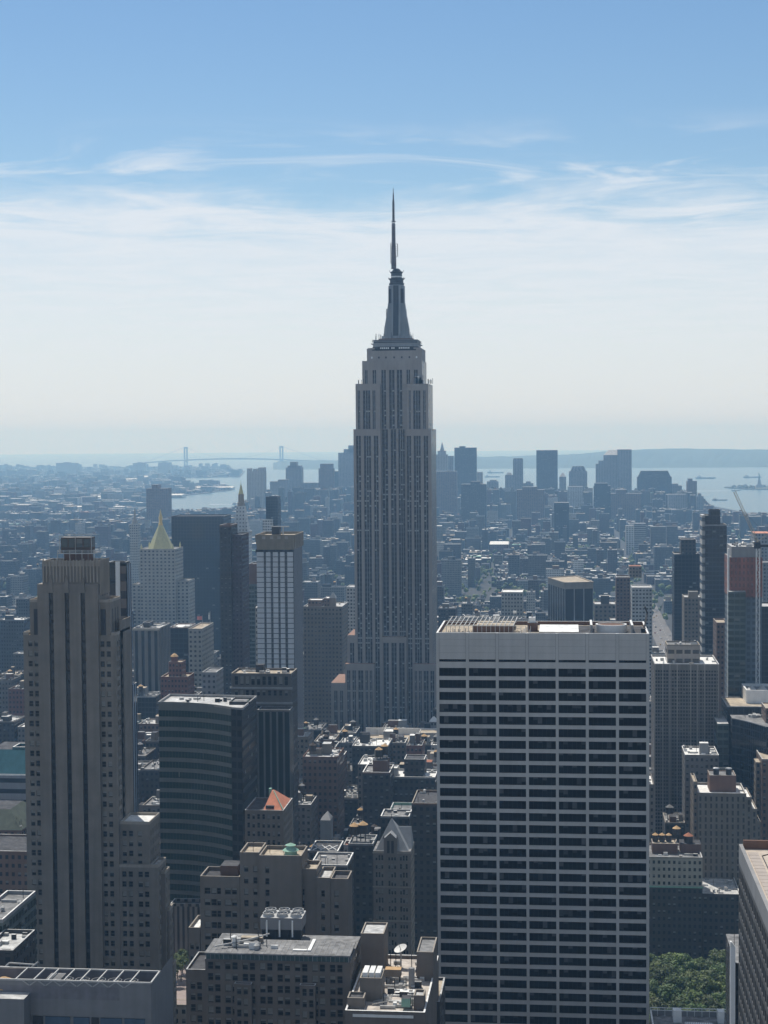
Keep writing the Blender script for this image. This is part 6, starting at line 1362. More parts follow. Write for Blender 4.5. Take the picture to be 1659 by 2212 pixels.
mb = MB(); xa, xb, zz_ = at(1305, 983, Yq)[0], at(1333.6, 983, Yq)[0], at(1310, 983, Yq)[1]; xm, zt = at(1320, 972, Yq); mb.frustum(xa, xb, Yq + 1, Yq + 49, zz_, xm - 8, xb, Yq + 20, Yq + 30, zt, RF_SILVER); mb.build('pyramid_roof', t); REFS[-1] = ('the downtown tower pair', 1330, 985)
far('dark narrow tower before the downtown tower pair', 1282.5, 1319, 1050, 4800, W_DRK, (('upper_tier', 1284, 1313, 1044),))
far('wide brown block to the right of the dark narrow downtown tower', 1318, 1385, 1066, 4900, W_BRN, (('upper_tier', 1330, 1352, 1058),))
far('massive dark downtown block with sloping chamfered top', 1377, 1451, 1030, 5400, W_BLK, (('crown', 1379, 1449, 1017, .82),)); REFS[-1] = ('the massive chamfered block', 1414, 1025)
far('stepped lower wing right of the massive chamfered downtown block', 1450, 1473, 1049, 5450, W_GRY, (('upper_tier', 1450, 1465, 1045),))
far('low stepped apartment rows beneath the massive chamfered block', 1444, 1482, 1068, 5000, W_GRY)
far('tall narrow riverside tower, second from the right of downtown', 1484.5, 1505.5, 1039, 5350, W_BRN, (('roof_house', 1487, 1496, 1034),))
far('shorter riverside tower at the right end of downtown', 1505.5, 1520, 1072, 5300, W_GRY, (('roof_house', 1509, 1515, 1066),))
far('long dark riverside block far right, under the crane jib', 1565, 1612, 1114, 4700, W_BLK, (('roof_house', 1588, 1600, 1110),))
far('long dark riverside block at the right edge of the water', 1618, 1690, 1116, 4300, W_BLK, (('roof_house', 1646, 1656, 1108),))
far('white banded hospital-like slabs below the massive chamfered block', 1370, 1395, 1131, 3600, W_BAND, (), 30)
far('grey slab pair with white bands, below the massive chamfered block', 1352, 1369, 1136, 3700, W_WHT, (), 30)
far('steel-roofed long shed with bright ridge, midway right of tallest skyscraper', 1058, 1098, 1176, 3600, W_RED, (), 50, name='long_bright_shed')
mb = MB(); xa, xb, zz_ = at(1058, 1176, 3600)[0], at(1098, 1176, 3600)[0], at(1078, 1176, 3600)[1]; mb.frustum(xa - 1, xb + 1, 3599, 3650, zz_, xa, xb, 3621, 3627, zz_ + 5, WHITE); mb.build('roof', ORIG[-1])
far('green copper roofed low hall, midway right of the tallest skyscraper', 1139, 1168, 1199, 3300, W_TAN, (), 50, name='green_roofed_hall')
mb = MB(); xa, xb, zz_ = at(1139, 1199, 3300)[0], at(1168, 1199, 3300)[0], at(1150, 1199, 3300)[1]; mb.frustum(xa - 1, xb + 1, 3299, 3351, zz_, xa + 2, xb - 2, 3320, 3330, zz_ + 3.5, RF_GREEN); mb.build('roof', ORIG[-1])
t, x0, x1, z = bld('domed_lantern_tower', 'distant pale tower with white lantern cap left of the gold pyramid', 280, 297, 1132, 2600, 18, W_LIM, RF_GREY, 3.4, 4, .6, cat='skyscraper')
mb = MB(); xm = (x0 + x1) / 2; mb.lathe(xm, 2609, [(4.6, z - .6), (4.2, z + 5), (3, z + 7), (1.4, z + 12), (1.2, z + 19), (.1, z + 26)], 8, LIME2); mb.build('lantern', t)
for i, (u, v, w, h, lb) in enumerate(((143, 1005, 22, 1000, 'wide far apartment slab on the left shore, leftmost on the horizon'), (300, 1005, 13, 1000, 'far apartment slab in the middle of the left shore horizon'), (354, 1004, 13, 999, 'far apartment slab on the left shore nearest the bridge'))):
    far(lb, u - w, u + w, h, 12500, W_GRY, (('roof_house', u - w * .3, u + w * .3, h - 1.5),), 60, name='shore_apartment_slab')

# the suspension bridge
Yb = 16000.0
BR = M('bridge_steel', (.16, .19, .21), .7, .1, .01)
xa, xb = at(401.5, 990, Yb)[0], at(608, 988, Yb)[0]; gz0 = drop(500, Yb) - 4
t = thing('suspension_bridge', 'far suspension bridge with two tall towers on the hazy horizon', 'bridge', ((xa + xb) / 2, Yb, gz0))
ztw = at(401.5, 965.5, Yb)[1], at(608, 963.5, Yb)[1]; zd = at(500, 993.5, Yb)[1]
for x, zt in zip((xa, xb), ztw):
    mb = MB()
    for s in (-1, 1): mb.box(x + s * 12 - 6, x + s * 12 + 6, Yb - 8, Yb + 8, gz0, zt, BR, BR)
    mb.box(x - 18, x + 18, Yb - 7, Yb + 7, zt - 16, zt - 2, BR, BR, bottom=True); mb.box(x - 16, x + 16, Yb - 7, Yb + 7, zd - 14, zd + 4, BR, BR, bottom=True); mb.build('tower', t)
mb = MB(); n = 24; L = xb - xa
for i in range(n): x = xa + L * i / n; q = lambda k: zd + 10 * (1 - (2 * k / n - 1) ** 2); mb.bar((x, Yb, q(i)), (x + L / n, Yb, q(i + 1)), 8, BR, 12)
for xs_, xe, ze in ((xa, xa - 420, -16), (xb, xb + 380, -16)): 
    for i in range(8): mb.bar((xs_ + (xe - xs_) * i / 8, Yb, zd - 26 * (i / 8) ** 1.5), (xs_ + (xe - xs_) * (i + 1) / 8, Yb, zd - 26 * ((i + 1) / 8) ** 1.5), 8, BR, 11)
mb.build('deck', t)
mb = MB()
for i in range(n):
    f = lambda k: (ztw[0] + (ztw[1] - ztw[0]) * k / n) - (ztw[0] - zd - 14) * (1 - (2 * k / n - 1) ** 2); x = xa + L * i / n; mb.bar((x, Yb, f(i)), (x + L / n, Yb, f(i + 1)), 1.2, BR)
for x, s, zt in ((xa, -1, ztw[0]), (xb, 1, ztw[1])): mb.bar((x, Yb, zt), (x + s * 400, Yb, zd - 20), 2, BR)
mb.build('cable', t); REFS.append(('the bridge', 505, 985))

# island with the statue
xs, ys = ground(1640, 1051, 0); zs = drop(xs, ys) - 3
mb = MB(); IS = M('island_green', (.08, .09, .065), .95, .3, .01)
ring = [(xs + 150 * math.cos(a) * (1 + .15 * math.sin(3 * a)), ys + 260 * math.sin(a)) for a in [i * math.pi / 10 for i in range(20)]]
mb.prism(ring, zs, zs + 4, IS, IS); rg = random.Random(3)
for i in range(60):
    a, r = rg.uniform(0, 6.28), rg.uniform(.2, .9); x, y = xs + 140 * r * math.cos(a), ys + 240 * r * math.sin(a)
    if abs(x - xs) > 30: mb.lathe(x, y, [(7, zs + 3.5), (9, zs + 8), (5, zs + 13), (.5, zs + 15)], 7, IS)
o = mb.build('island'); o['kind'] = 'structure'
t = thing('statue', 'tiny robed statue with raised arm on a tall pedestal, on the island at right', 'statue', (xs, ys, zs + 4)); SG = M('verdigris', (.14, .22, .19), .8, .1, .05); mb = MB()
k = (1051 - 1018) * ys / FPX / 93.0
mb.frustum(xs - 24 * k, xs + 24 * k, ys - 24, ys + 24, zs + 4, xs - 18 * k, xs + 18 * k, ys - 18, ys + 18, zs + 4 + 18 * k, GREYC); mb.frustum(xs - 10 * k, xs + 10 * k, ys - 10, ys + 10, zs + 4 + 18 * k, xs - 6.5 * k, xs + 6.5 * k, ys - 6.5, ys + 6.5, zs + 4 + 47 * k, GREYC); mb.build('pedestal', t)
mb = MB(); b0 = zs + 4 + 47 * k
mb.lathe(xs, ys, [(5 * k, b0), (4.6 * k, b0 + 12 * k), (3.6 * k, b0 + 22 * k), (4.0 * k, b0 + 28 * k), (2.4 * k, b0 + 31 * k), (1.3 * k, b0 + 32 * k), (2.1 * k, b0 + 34 * k), (1.8 * k, b0 + 37 * k), (.3 * k, b0 + 38 * k)], 10, SG); mb.bar((xs - 3 * k, ys, b0 + 28 * k), (xs - 5 * k, ys, b0 + 40 * k), 2.0 * k, SG); mb.lathe(xs - 5 * k, ys, [(1 * k, b0 + 40 * k), (1.7 * k, b0 + 42 * k), (.4 * k, b0 + 46 * k)], 8, GOLD); mb.build('figure', t)

# ships on the bay and the white piers and sheds of the far shore
def ship(u, v, L, lab, wake=0):
    x, y = ground(u, v, 0); z = drop(x, y) - 3; t = thing('ship', lab, 'ship', (x, y, z), 'ships on the bay'); mb = MB(); h = L * .06
    p = [(-L / 2, 0), (-L * .4, -L * .07), (L * .4, -L * .07), (L / 2, 0), (L * .4, L * .07), (-L * .4, L * .07)]; mb.prism([(x + a, y + b_) for a, b_ in p], z, z + h, DARK, GREYC); mb.build('hull', t)
    mb = MB(); mb.box(x - L * .4, x - L * .22, y - L * .05, y + L * .05, z + h, z + h * 2.6, WHITE, WHITE); mb.build('deckhouse', t)
    if wake:
        mb = MB(); wm = M('wake_foam', (.8, .82, .83), .6, .1, .02); mb.q([(x - L / 2 - wake, y - 14, z + .4), (x - L / 2, y - 5, z + .4), (x - L / 2, y + 5, z + .4), (x - L / 2 - wake, y + 14, z + .4)], wm); mb.build('wake', t)
ship(1555, 1077.5, 60, 'long dark ship on the bay, above the largest downtown block'); ship(1596, 1050, 90, 'small ship left of the statue island')
ship(1625, 1028, 110, 'faint ship far out above the statue island'); ship(1524, 1030, 120, 'faint ship halfway out on the bay, right of the downtown tower pair')
ship(1715 - 12, 1056, 60, 'white ferry with wake right of the crane tip', 150) if False else ship(1590, 1057, 45, 'white ferry with a foaming wake beside the crane tip', 160)
ship(1070, 1018, 120, 'dark ship far out between the downtown slabs'); ship(1063, 1027, 100, 'nearer dark ship between the downtown slabs'); ship(515, 1086, 50, 'small boat with a white wake on the river at left', 90)
SH = WW('shed_wall', (.5, .48, .45), (.1, .1, .1), **PUN)
for i, (u0, u1, v, dep, lab) in enumerate(((203, 315, 1077, 60, 'long white-roofed pier shed left of the riverside slab'), (362, 392, 1072, 40, 'white-roofed shed right of the riverside slab'), (150, 210, 1100, 40, 'pale pier shed low on the left shore'), (275, 312, 1060, 50, 'white warehouse above the long pier shed'), (286, 332, 1030, 60, 'bright white warehouse far on the left shore'), (262, 300, 1036, 50, 'pale long warehouse far on the left shore'), (420, 500, 1055, 40, 'thin white pier on the far river bank'), (200, 245, 1070, 50, 'white tank-roofed shed at the left end of the piers'), (120, 250, 1106, 30, 'long pale pier at the near side of the river'))):
    x0, y = ground(u0, v, 0); x1 = ground(u1, v, 0)[0]; z = drop(x0, y); t = thing('pier_shed', lab, 'warehouse', ((x0 + x1) / 2, y, z), 'sheds and piers on the far shore'); mb = MB(); mb.box(x0, x1, y, y + dep * 2, z - 1, z + 9, SH, RF_WHITE, 8, 6); mb.build('wall', t); mb = MB(); mb.frustum(x0 - 2, x1 + 2, y - 2, y + dep * 2 + 2, z + 9, x0, x1, y + dep * .7, y + dep * 1.3, z + 13, RF_WHITE); mb.build('roof', t); claim(x0, x1, y, y + dep * 2, 13)

# ------------------------------------------------------------------ the blocks between: many lower buildings
rg = random.Random(2024)
REFS = [r for r in REFS if r[0].startswith('the ')] + [('the tallest skyscraper', 852, 1250), ('the striped limestone tower', 165, 1450), ('the white slab tower', 1172, 1400), ('the brown concrete grid tower', 1483, 1480), ('the grey palazzo block', 315, 1365), ('the brown stepped office', 697, 1310), ('the beige-roofed building', 860, 1590), ('the teal roof', 30, 1650), ('the pale mid tower', 1387, 1275), ('the long bright shed', 1078, 1176), ('the green-roofed hall', 1153, 1199), ('the white roof loft', 688, 1650), ('the netted tower crane', 1638, 1180)]
WNAME = {}
for m_, n_ in ((W_TAN, 'tan brick'), (W_DKT, 'grey brick'), (W_BRN, 'brown brick'), (W_RED, 'red brick'), (W_LIM, 'pale stone'), (W_WHT, 'white brick'), (W_GRY, 'grey concrete'), (W_DRK, 'dark glass'), (W_BLK, 'black-fronted'), (W_BAND, 'banded')): WNAME[m_.name] = n_
RNAME = {RF_WHITE.name: 'white', RF_SILVER.name: 'silver', RF_GREY.name: 'grey', RF_DARK.name: 'black tar', RF_TAN.name: 'tan', RF_RED.name: 'red', RF_GREEN.name: 'green'}
def pick(tab):
    r = rg.random() * sum(w for _, w in tab)
    for m_, w in tab:
        r -= w
        if r <= 0: return m_
    return tab[-1][0]
WT_NEAR = [(W_BLK, 6), (W_DKT, 4), (W_BRN, 3), (W_TAN, 3), (W_RED, 1.2), (W_LIM, 1.2), (W_DRK, 2), (W_GRY, 1.5)]
def dk(name, c): return WW(name, c, (0.012, 0.014, 0.017), blind=.12, **PUN)  # darker wall copies, backlit shade of the far rows put into the colour
D_BRN, D_RED, D_TAN, D_GRY, D_LIM = dk('shaded_brown_row', (.075, .055, .045)), dk('shaded_red_row', (.11, .05, .042)), dk('shaded_tan_row', (.115, .095, .075)), dk('shaded_grey_row', (.085, .083, .08)), dk('shaded_stone_row', (.2, .185, .165))
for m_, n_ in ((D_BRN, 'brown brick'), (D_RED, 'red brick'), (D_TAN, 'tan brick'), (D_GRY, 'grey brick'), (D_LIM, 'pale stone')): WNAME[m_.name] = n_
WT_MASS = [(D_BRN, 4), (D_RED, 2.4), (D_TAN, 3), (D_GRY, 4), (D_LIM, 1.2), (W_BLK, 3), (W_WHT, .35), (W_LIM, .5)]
WT_FAR = [(W_BRN, 3), (W_RED, 3), (W_TAN, 2.5), (W_DKT, 3), (W_LIM, 1.5), (W_WHT, .8), (W_GRY, 2), (W_BLK, 3)]
RT = [(RF_WHITE, 2.3), (RF_SILVER, 2.0), (RF_GREY, 3.4), (RF_DARK, 4.2), (RF_TAN, 1.2), (RF_RED, .12), (RF_GREEN, .15)]
def interp(tab, u):
    for (a, va), (b_, vb) in zip(tab[:-1], tab[1:]):
        if a <= u <= b_: return va if b_ == a else va + (vb - va) * (u - a) / (b_ - a)
    return tab[0][1] if u < tab[0][0] else tab[-1][1]
TOP1 = [(-400, 1400), (60, 1400), (61, 1440), (288, 1440), (340, 1470), (500, 1490), (640, 1520), (655, 1570), (945, 1575), (946, 1400), (1400, 1400), (1404, 1470), (1500, 1480), (1900, 1440)]
TOP2 = [(-400, 1270), (60, 1280), (285, 1290), (286, 1388), (468, 1395), (469, 1420), (650, 1420), (655, 1325), (740, 1300), (770, 1340), (942, 1340), (945, 1275), (1180, 1262), (1290, 1290), (1400, 1290), (1406, 1400), (1455, 1400), (1470, 1300), (1900, 1290)]
TOP3 = [(-400, 1130), (300, 1118), (520, 1112), (600, 1085), (940, 1085), (1100, 1085), (1500, 1100), (1900, 1118)]
TOP4 = [(-400, 1108), (300, 1103), (500, 1098), (590, 1050), (1480, 1056), (1525, 1085), (1560, 1112), (1900, 1112)]
lots = []
def overl(x0, x1, y0, y1):
    for a, b_, c, d in SPOTS:
        if x0 < b_ and x1 > a and y0 < d and y1 > c: return True
    return False
Yr = 640.0
while Yr < 6250:
    far_ = Yr > 1900
    gapw = 12
    for half in (0, 1):
        y0 = Yr + half * 31; hw_ = Yr * .235 + 60; cx = -Yr * .105
        x = cx - hw_
        if Yr > 5600: x = max(x, -1500)
        while x < cx + hw_:
            w = rg.uniform(9, 24) if Yr < 1300 else rg.uniform(10, 28) if not far_ else rg.uniform(9, 34)
            x0, x1 = x, x + w - (0.0 if rg.random() < .7 else 2.0); x += w + .05
            am = (x0 + 140 + 26500) % 265
            xm = (x0 + x1) / 2
            if Yr > 1290 and 112 - 4 < x1 and x0 < 138 + 4 and Yr < 2950: continue
            if Yr > 1290 and (am < gapw or am > 265 - w + 2): continue
            if Yr < 822 and -215 < xm < 150: continue
            if Yr > 5560 and (xm > 540 or xm < -1250): continue
            dp = rg.uniform(22, 29.5)
            if overl(x0, x1, y0, y0 + dp): continue
            if Yr < 1300: h = rg.uniform(22, 66) if rg.random() < .8 else rg.uniform(55, 90)
            elif Yr < 1900: h = rg.uniform(16, 48) if rg.random() < .78 else rg.uniform(45, 95)
            elif Yr < 3600: h = rg.uniform(10, 24) if rg.random() < .87 else rg.uniform(26, 58)
            elif Yr < 4900: h = rg.uniform(10, 24) if rg.random() < .84 else rg.uniform(28, 66)
            else: h = rg.uniform(14, 40) if rg.random() < .6 else rg.uniform(40, 110)
            p = proj(xm, y0, h)
            if not p or p[0] < -120 or p[0] > 1780: continue
            tab = TOP1 if Yr < 1290 else TOP2 if Yr < 2000 else TOP3 if Yr < 4950 else TOP4
            vmin = interp(tab, p[0]) + rg.uniform(0, 40 if Yr < 2000 else 8)
            if p[1] < vmin: h = at(p[0], vmin, y0)[1]
            if h < 7: continue
            lots.append((x0, x1, y0, y0 + dp, h))
    Yr += 80.0 if Yr < 3000 else 86.0
# small lots squeezed into what is left open near the camera
for k in range(2600):
    y0 = rg.uniform(825, 1285); x0 = rg.uniform(-330, 60); w, dp = rg.uniform(7, 15), rg.uniform(9, 24)
    if any(x0 < a[1] and x0 + w > a[0] and y0 < a[3] and y0 + dp > a[2] for a in lots) or any(x0 < b_ and x0 + w > a and y0 < d and y0 + dp > c for a, b_, c, d in [(s_[0] + 2.5, s_[1] - 2.5, s_[2] + 2.5, s_[3] - 2.5) for s_ in SPOTS]): continue
    h = rg.uniform(26, 60); p = proj(x0 + w / 2, y0, h)
    if not p: continue
    vmin = interp(TOP1, p[0]) + rg.uniform(0, 60)
    if p[1] < vmin: h = at(p[0], vmin, y0)[1]
    if h > 10: lots.append((x0, x0 + w, y0, y0 + dp, h))
# what of them can be seen: nearest first over a coarse picture
GW_, GH_ = 415, 553
cov = np.zeros((GH_, GW_), bool)
items = [(r[2], 'h', r) for r in RECTS] + [(l[2], 'l', l) for l in lots]
items.sort(key=lambda t: t[0])
def quadmask(f, b_):
    us = [p[0] for p in f[:2]] + [p[0] for p in b_]; u0, u1 = min(us) / 4, max(us) / 4
    v0, v1 = min(p[1] for p in b_ + f[:2]) / 4, max(p[1] for p in f[2:]) / 4
    i0, i1, j0, j1 = max(0, int(u0)), min(GW_, int(math.ceil(u1))), max(0, int(v0)), min(GH_, int(math.ceil(v1)))
    return i0, max(i0, i1), j0, max(j0, j1)
seen = []
for yk, kd, r in items:
    if kd == 'h': f, b_ = r[0], r[1]
    else:
        x0, x1, y0, y1, h = r; f = [proj(x0, y0, h), proj(x1, y0, h), proj(x0, y0, 0), proj(x1, y0, 0)]; b_ = [proj(x0, y1, h), proj(x1, y1, h)]
        if not all(f) or not all(b_): continue
    i0, i1, j0, j1 = quadmask(f, b_)
    if i1 > i0 and j1 > j0:
        s = cov[j0:j1, i0:i1]; n = int((~s).sum())
        if kd == 'l': seen.append((n, r, (f[0][0] + f[1][0]) / 2, f[0][1]))
        fi0, fi1 = max(0, int(min(f[0][0], f[1][0]) / 4)), min(GW_, int(max(f[0][0], f[1][0]) / 4))
        fj0 = max(0, int(f[0][1] / 4))
        cov[fj0:, fi0:fi1] = True
seen = [s for s in seen if s[0] > 0]
seen.sort(key=lambda s: -s[0])
NIND = 190
used = {}
def make_label(wm, rf, tankn, u, v, h, w, Y):
    c, ro = WNAME[wm.name], RNAME[rf.name]
    form = 'block' if w > h * 1.3 else 'tower' if h > 2.2 * w else 'building'
    rr = sorted(REFS, key=lambda r: (r[1] - u) ** 2 + ((r[2] - v) * 1.4) ** 2)
    def rel(r):
        dx, dy = u - r[1], v - r[2]; d = math.hypot(dx, dy)
        a = 'near' if d < 45 else ''
        if d < 45: return 'close behind' if dy < 0 else 'close before'
        if abs(dx) > abs(dy) * 1.2: return 'beside' if d < 110 else 'some way east of' if dx < 0 else 'some way west of'
        return ('far behind' if d > 150 else 'behind') if dy < 0 else ('well before' if d > 150 else 'before')
    out = []
    tk = ' and water tank' if tankn else ''
    for k in range(5):
        out.append(f'{c} {form} with {ro} roof{tk}, {rel(rr[k])} {rr[k][0]}')
    for k in range(4):
        out.append(f'{c} {form}, {ro} roof{tk}, between {rr[k][0]} and {rr[k + 1][0]}')
        out.append(f'{"tall" if h > 45 else "low"} {c} {form}, {ro} roof{tk}, {rel(rr[k])} {rr[k][0]}')
        out.append(f'{"wide" if w > 20 else "narrow"} {"tall" if h > 45 else "low"} {c} {form} with {ro} roof, {rel(rr[k])} {rr[k][0]}')
    out = [o for o in out if len(o.split()) <= 16]
    for o in out:
        if o not in used: used[o] = 1; return o
    return out[0]
ind = 0
stuff = MB()
HOUSE = (BROWN, TAN, GREYC, DARKTAN, DARK)
def one(x0, x1, y0, y1, h, mb, wm, rf, near, rng, root=None):
    zb = drop(x0, y0) - 1 if y0 > 3000 else 0
    pl = {W_BLK: DARKTAN, W_BRN: BROWN, W_RED: REDB, W_TAN: TAN, W_LIM: LIME2, W_DKT: DARKTAN}.get(wm, GREYC)
    cap = rng.choice((RF_SILVER, RF_WHITE, LIME2, GREYC, pl, pl))
    if root:
        mb.box(x0, x1, y0, y1, zb, h - 1, wm, rf, 2.6, 3.5, skip='t'); m2 = MB(); m2.q([(x0, y0, h - 1), (x1, y0, h - 1), (x1, y1, h - 1), (x0, y1, h - 1)], rf); m2.parapet(x0, x1, y0, y1, h - 1, h, .4, pl, cap); m2.build('roof', root)
    elif near or (y0 < 3200): mb.block(x0, x1, y0, y1, zb, h, wm, rf, pl, 2.6, 3.5, 1.0, .4, cap)
    else: mb.box(x0, x1, y0, y1, zb, h, wm, rf, 3, 3.4)
    w, d = x1 - x0, y1 - y0
    n = 1 + (rng.random() < .5)
    for k in range(n):
        bw, bd, bh = rng.uniform(.15, .4) * w, rng.uniform(3, 8), rng.uniform(2.2, 5.5); bx, by = rng.uniform(x0 + .6, max(x0 + .7, x1 - bw - .6)), rng.uniform(y0 + 1, y1 - bd - 1)
        m2 = MB() if root else mb
        m2.box(bx, min(bx + bw, x1 - .5), by, by + bd, h - 1 if (near or y0 < 3200) else h, h + bh, rng.choice(HOUSE), pick(RT))
        if root: m2.build('roof_house', root)
    if rng.random() < (.55 if near else .16) and y0 < 3600:
        ar = (rng.uniform(x0 + 3, x1 - 3), rng.uniform(y0 + 3, y1 - 3), h - 1, rng.uniform(1.5, 2.1), rng.uniform(2.8, 4), rng.uniform(2, 5), rng.choice((CEDAR, CEDAR, RF_GREY, STAVE)))
        if root: put_tank(root, *ar)
        else: tank(mb, *ar)
        return True
    return False
for k, (n, r, u, v) in enumerate(seen):
    x0, x1, y0, y1, h = r; near = y0 < 1300
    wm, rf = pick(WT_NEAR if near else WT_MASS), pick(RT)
    if k < NIND:
        rng = random.Random(k * 13 + 5)
        t = thing('city_building', None, 'building', ((x0 + x1) / 2, y0, 0))
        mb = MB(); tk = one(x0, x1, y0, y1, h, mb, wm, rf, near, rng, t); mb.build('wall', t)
        if y0 < 2000:
            clutter(None, x0, x1, y0, y1, h - 1, int((x1 - x0) * (1.1 if near else .3)), rng, t)
        t['label'] = make_label(wm, rf, tk, u, v, h, x1 - x0, y0)
    else:
        one(x0, x1, y0, y1, h, stuff, wm, rf, near, rg)
        if y0 < 2600: clutter(stuff, x0, x1, y0, y1, h - 1, 4, rg)
print('lots', len(lots), 'seen', len(seen))
o = stuff.build('distant_city_blocks'); tag(o, 'mass of low roofs filling the distance between the towers', 'buildings', None, 'stuff')

# the far shore: low houses and sheds as one mass
mb = MB()
for i in range(5200):
    v = 1006 + 110 * rg.random() ** 1.15; u = rg.uniform(-60, 540)
    x, y = ground(u, v, 0); lim = None
    for (ya, xa0, xa1), (yb_, xb0, xb1) in zip(bro[:-1], bro[1:]):
        if ya <= y <= yb_: lim = xa1 + (xb1 - xa1) * (y - ya) / (yb_ - ya) if yb_ > ya else xa1
    if lim is None or x > lim - 30: continue
    if overl(x - 20, x + 20, y - 20, y + 20): continue
    w, d, h = rg.uniform(14, 60), rg.uniform(14, 50), rg.uniform(6, 16) if rg.random() < .9 else rg.uniform(18, 45)
    z = drop(x, y) - 1; mb.box(x - w / 2, x + w / 2, y, y + d, z, z + h, pick(WT_MASS), pick(RT), 5, 4)
o = mb.build('far_shore_houses'); tag(o, 'mass of low houses and sheds on the far hazy left shore', 'buildings', None, 'stuff')

# houses scattered over the far island slope
# ------------------------------------------------------------------ trees
def LM(name, c):
    m, nd, lk, b = newmat(name); oi = nd.new('ShaderNodeObjectInfo'); r = nd.new('ShaderNodeMapRange'); lk.new(oi.outputs['Random'], r.inputs[0]); r.inputs[3].default_value = .62; r.inputs[4].default_value = 1.25
    h = nd.new('ShaderNodeHueSaturation'); lk.new(stain(nd, lk, c, .35, .9), h.inputs['Color']); lk.new(r.outputs[0], h.inputs['Value']); r2 = nd.new('ShaderNodeMapRange'); lk.new(mth(nd, lk, 'FRACT', mth(nd, lk, 'MULTIPLY', oi.outputs['Random'], 7.3)), r2.inputs[0]); r2.inputs[3].default_value = .475; r2.inputs[4].default_value = .525; lk.new(r2.outputs[0], h.inputs['Hue'])
    lk.new(h.outputs[0], b.inputs['Base Color']); b.inputs['Roughness'].default_value = .65; return m
LEAF = [LM('leaf_light', (.095, .148, .02)), LM('leaf_mid', (.062, .108, .018)), LM('leaf_deep', (.045, .075, .02))]
BARK = M('bark', (.09, .075, .06), .9, .2, 1)
def crown(seed, r, leaves, ls):
    g = random.Random(seed); mb = MB(); cl = []
    for i in range(15):
        a, e = g.uniform(0, 6.283), g.uniform(-.35, 1.4); k = g.uniform(.45, .8) * r
        cl.append((k * math.cos(a) * math.cos(e), k * math.sin(a) * math.cos(e), k * .8 * math.sin(e), g.uniform(.30, .46) * r))
    for i in range(leaves):
        cx, cy_, cz, cr = g.choice(cl); d = Vector((g.gauss(0, 1), g.gauss(0, 1), g.gauss(.25, 1))).normalized(); q = cr * g.uniform(.72, 1.08)
        c = Vector((cx, cy_, cz)) + d * q; nrm = (d + Vector((g.uniform(-.7, .7), g.uniform(-.7, .7), g.uniform(-.3, .9)))).normalized(); ax = nrm.orthogonal().normalized(); ay = nrm.cross(ax); s = ls * g.uniform(.6, 1.3)
        th = g.uniform(0, 3.14); ax, ay = ax * math.cos(th) + ay * math.sin(th), ay * math.cos(th) - ax * math.sin(th)
        mb.q([tuple(c - ax * s), tuple(c - ay * s * .55), tuple(c + ax * s), tuple(c + ay * s * .55)], LEAF[g.choice((0, 0, 1, 1, 2))])
    return mb.data('crown')
CR = [crown(i, 6.0, 2600, .5) for i in range(4)]
mb = MB(); mb.lathe(0, 0, [(.45, 0), (.34, 5), (.22, 10)], 8, BARK)
for a in range(5): mb.bar((0, 0, 6 + a * .6), (2.6 * math.cos(a * 1.3), 2.6 * math.sin(a * 1.3), 10.5 + a * .3), .22, BARK)
TRUNK = mb.data('trunk')
def tree(x, y, s, var, label, group, z0=.15):
    t = thing('park_tree', label, 'tree', (x, y, z0), group)
    for nm, me, z in (('crown', CR[var], 12.5), ('trunk', TRUNK, 0)):
        o = bpy.data.objects.new(nm, me); COL.objects.link(o); o.parent = t; o.location = (0, 0, z * s); o.scale = (s, s, s * .95); o.rotation_euler = (0, 0, rg.uniform(0, 6.28)) if nm == 'crown' else (0, 0, 0)
yy = 655.0; row = 0
while yy < 800:
    xx = 14.0 + (row % 2) * 5.1
    while xx < 84:
        pu = proj(xx, yy, 14)[0]
        if pu < 1378 or pu > 1612: xx += 10.2; continue
        tree(xx + rg.uniform(-1.3, 1.3), yy + rg.uniform(-1.3, 1.3), rg.uniform(.85, 1.2), rg.randrange(4), 'leafy green tree in the dense park grove beside the white slab tower', 'trees of the park grove'); xx += 10.2
    yy += 10.4; row += 1
for i, (u, v) in enumerate(((383, 2076), (391, 2082), (378, 2092), (394, 2066))):
    x, y = ground(u, v, 47.0); tree(x, min(y, 688), .55, i % 4, 'small bright green tree on the pale paved terrace beside the stepped limestone wings', 'trees on the paved terrace', 40.0)
# leafy patches among the distant roofs
mb = MB()
g = random.Random(77); patches = [(1225, 1205, 40, 12), (1255, 1190, 30, 8), (290, 1230, 40, 16), (1340, 1215, 25, 6), (1000, 1235, 50, 10), (700, 1215, 40, 10), (1480, 1210, 25, 8), (1150, 1170, 40, 6)]
for i in range(2600):
    if i % 2: pu, pv_, a, b_ = g.choice(patches); u, v = g.gauss(pu, a * .5), g.gauss(pv_, b_ * .5)
    else: u, v = g.uniform(0, 1659), 1120 + 220 * g.random()
    x, y = ground(u, v, 10.0)
    if overl(x - 5, x + 5, y - 5, y + 5): continue
    r = g.uniform(3, 6); h = g.uniform(11, 17)
    for k in range(4):
        ox, oy, oz, rr = g.uniform(-r, r) * .6, g.uniform(-r, r) * .6, h - g.uniform(0, 4), r * g.uniform(.45, .7); n = 6
        mb.lathe(x + ox, y + oy, [(rr * .5, oz - rr), (rr * g.uniform(.8, 1.1), oz - rr * .2), (rr * g.uniform(.5, .8), oz + rr * .55), (.1, oz + rr * .9)], n, LEAF[g.randrange(3)], rot=g.uniform(0, 1))
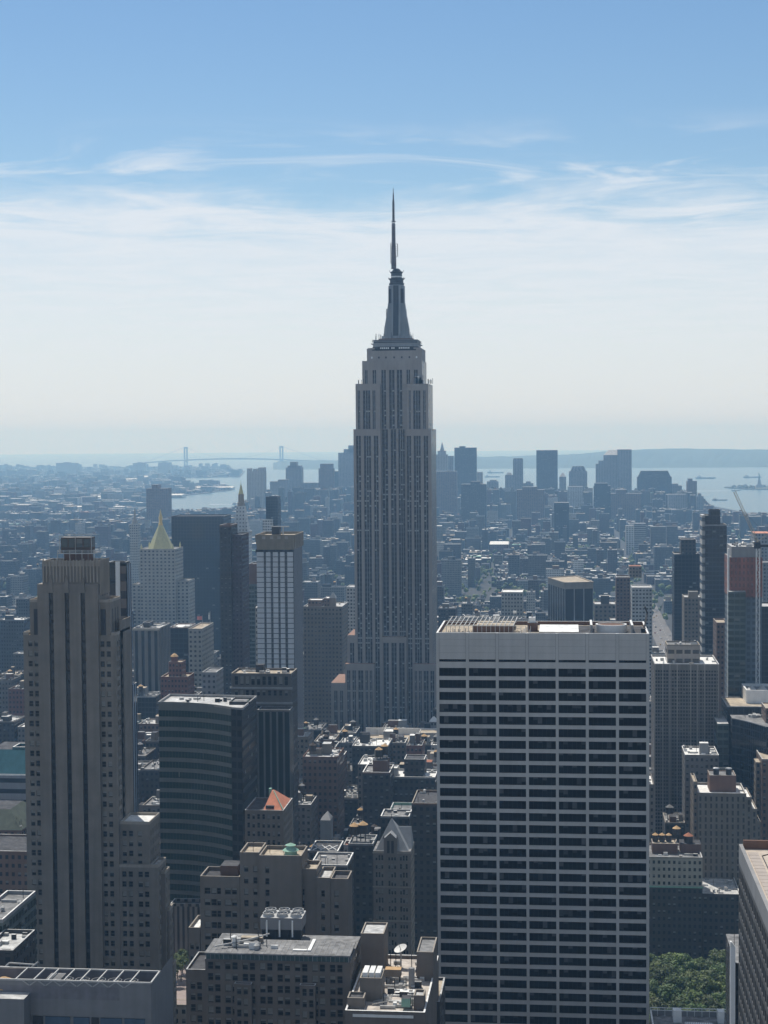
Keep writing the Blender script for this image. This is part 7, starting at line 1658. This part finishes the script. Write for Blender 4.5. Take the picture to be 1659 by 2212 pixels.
o = mb.build('street_trees'); tag(o, 'dark green tree tops scattered among the distant low roofs', 'trees', None, 'stuff')

# ------------------------------------------------------------------ the visible avenue and its traffic
ROAD = M('worn_concrete_road', (.17, .16, .155), .9, .2, .05)
mb = MB(); mb.box(112, 138, 1250, 2900, .0, .02, ROAD, ROAD); o = mb.build('road'); o['kind'] = 'structure'
mb = MB()
for k in range(60): mb.box(120.4, 120.6, 1300 + k * 26, 1308 + k * 26, .0, .024, WHITE, WHITE); mb.box(129.4, 129.6, 1300 + k * 26, 1308 + k * 26, .0, .024, WHITE, WHITE)
o = mb.build('road_markings'); o['kind'] = 'structure'
PAINT = [('yellow', (.62, .40, .05)), ('white', (.7, .7, .68)), ('black', (.02, .02, .022)), ('red', (.35, .04, .03)), ('silver', (.4, .41, .42)), ('blue', (.05, .10, .25))]
proto = {}
for nm, c in PAINT:
    pm = M(nm + '_car_paint', c, .3, .05, 1, spec=.5); bm_ = MB(); bm_.box(-.9, .9, -2.2, 2.2, .35, .95, pm, pm, bottom=True); bm_.frustum(-.82, .82, -1.3, 1.5, .95, -.66, .66, -.7, 1.0, 1.45, GLASS, pm)
    wm_ = MB()
    for sx in (-.85, .85):
        for sy in (-1.4, 1.4): 
            for q in range(8): a0, a1 = q * .7854, (q + 1) * .7854; wm_.q([(sx, sy, .33), (sx, sy + .33 * math.cos(a0), .33 + .33 * math.sin(a0)), (sx, sy + .33 * math.cos(a1), .33 + .33 * math.sin(a1))], DARK)
    proto[nm] = (bm_.data('body'), wm_.data('wheels'))
for i in range(26):
    nm = g.choice(PAINT + PAINT[:2])[0]; x = g.choice((116.5, 121, 125, 129.5, 134)) ; y = 1850 + i * 31 + g.uniform(0, 12)
    t = thing('parked_car' if x in (116.5, 134) else 'car', f'tiny {nm} car on the sunlit avenue beyond the white slab tower', 'car', (x, y, .02), 'cars on the distant avenue')
    for k, me in zip(('body', 'wheels'), proto[nm]): o = bpy.data.objects.new(k, me); COL.objects.link(o); o.parent = t
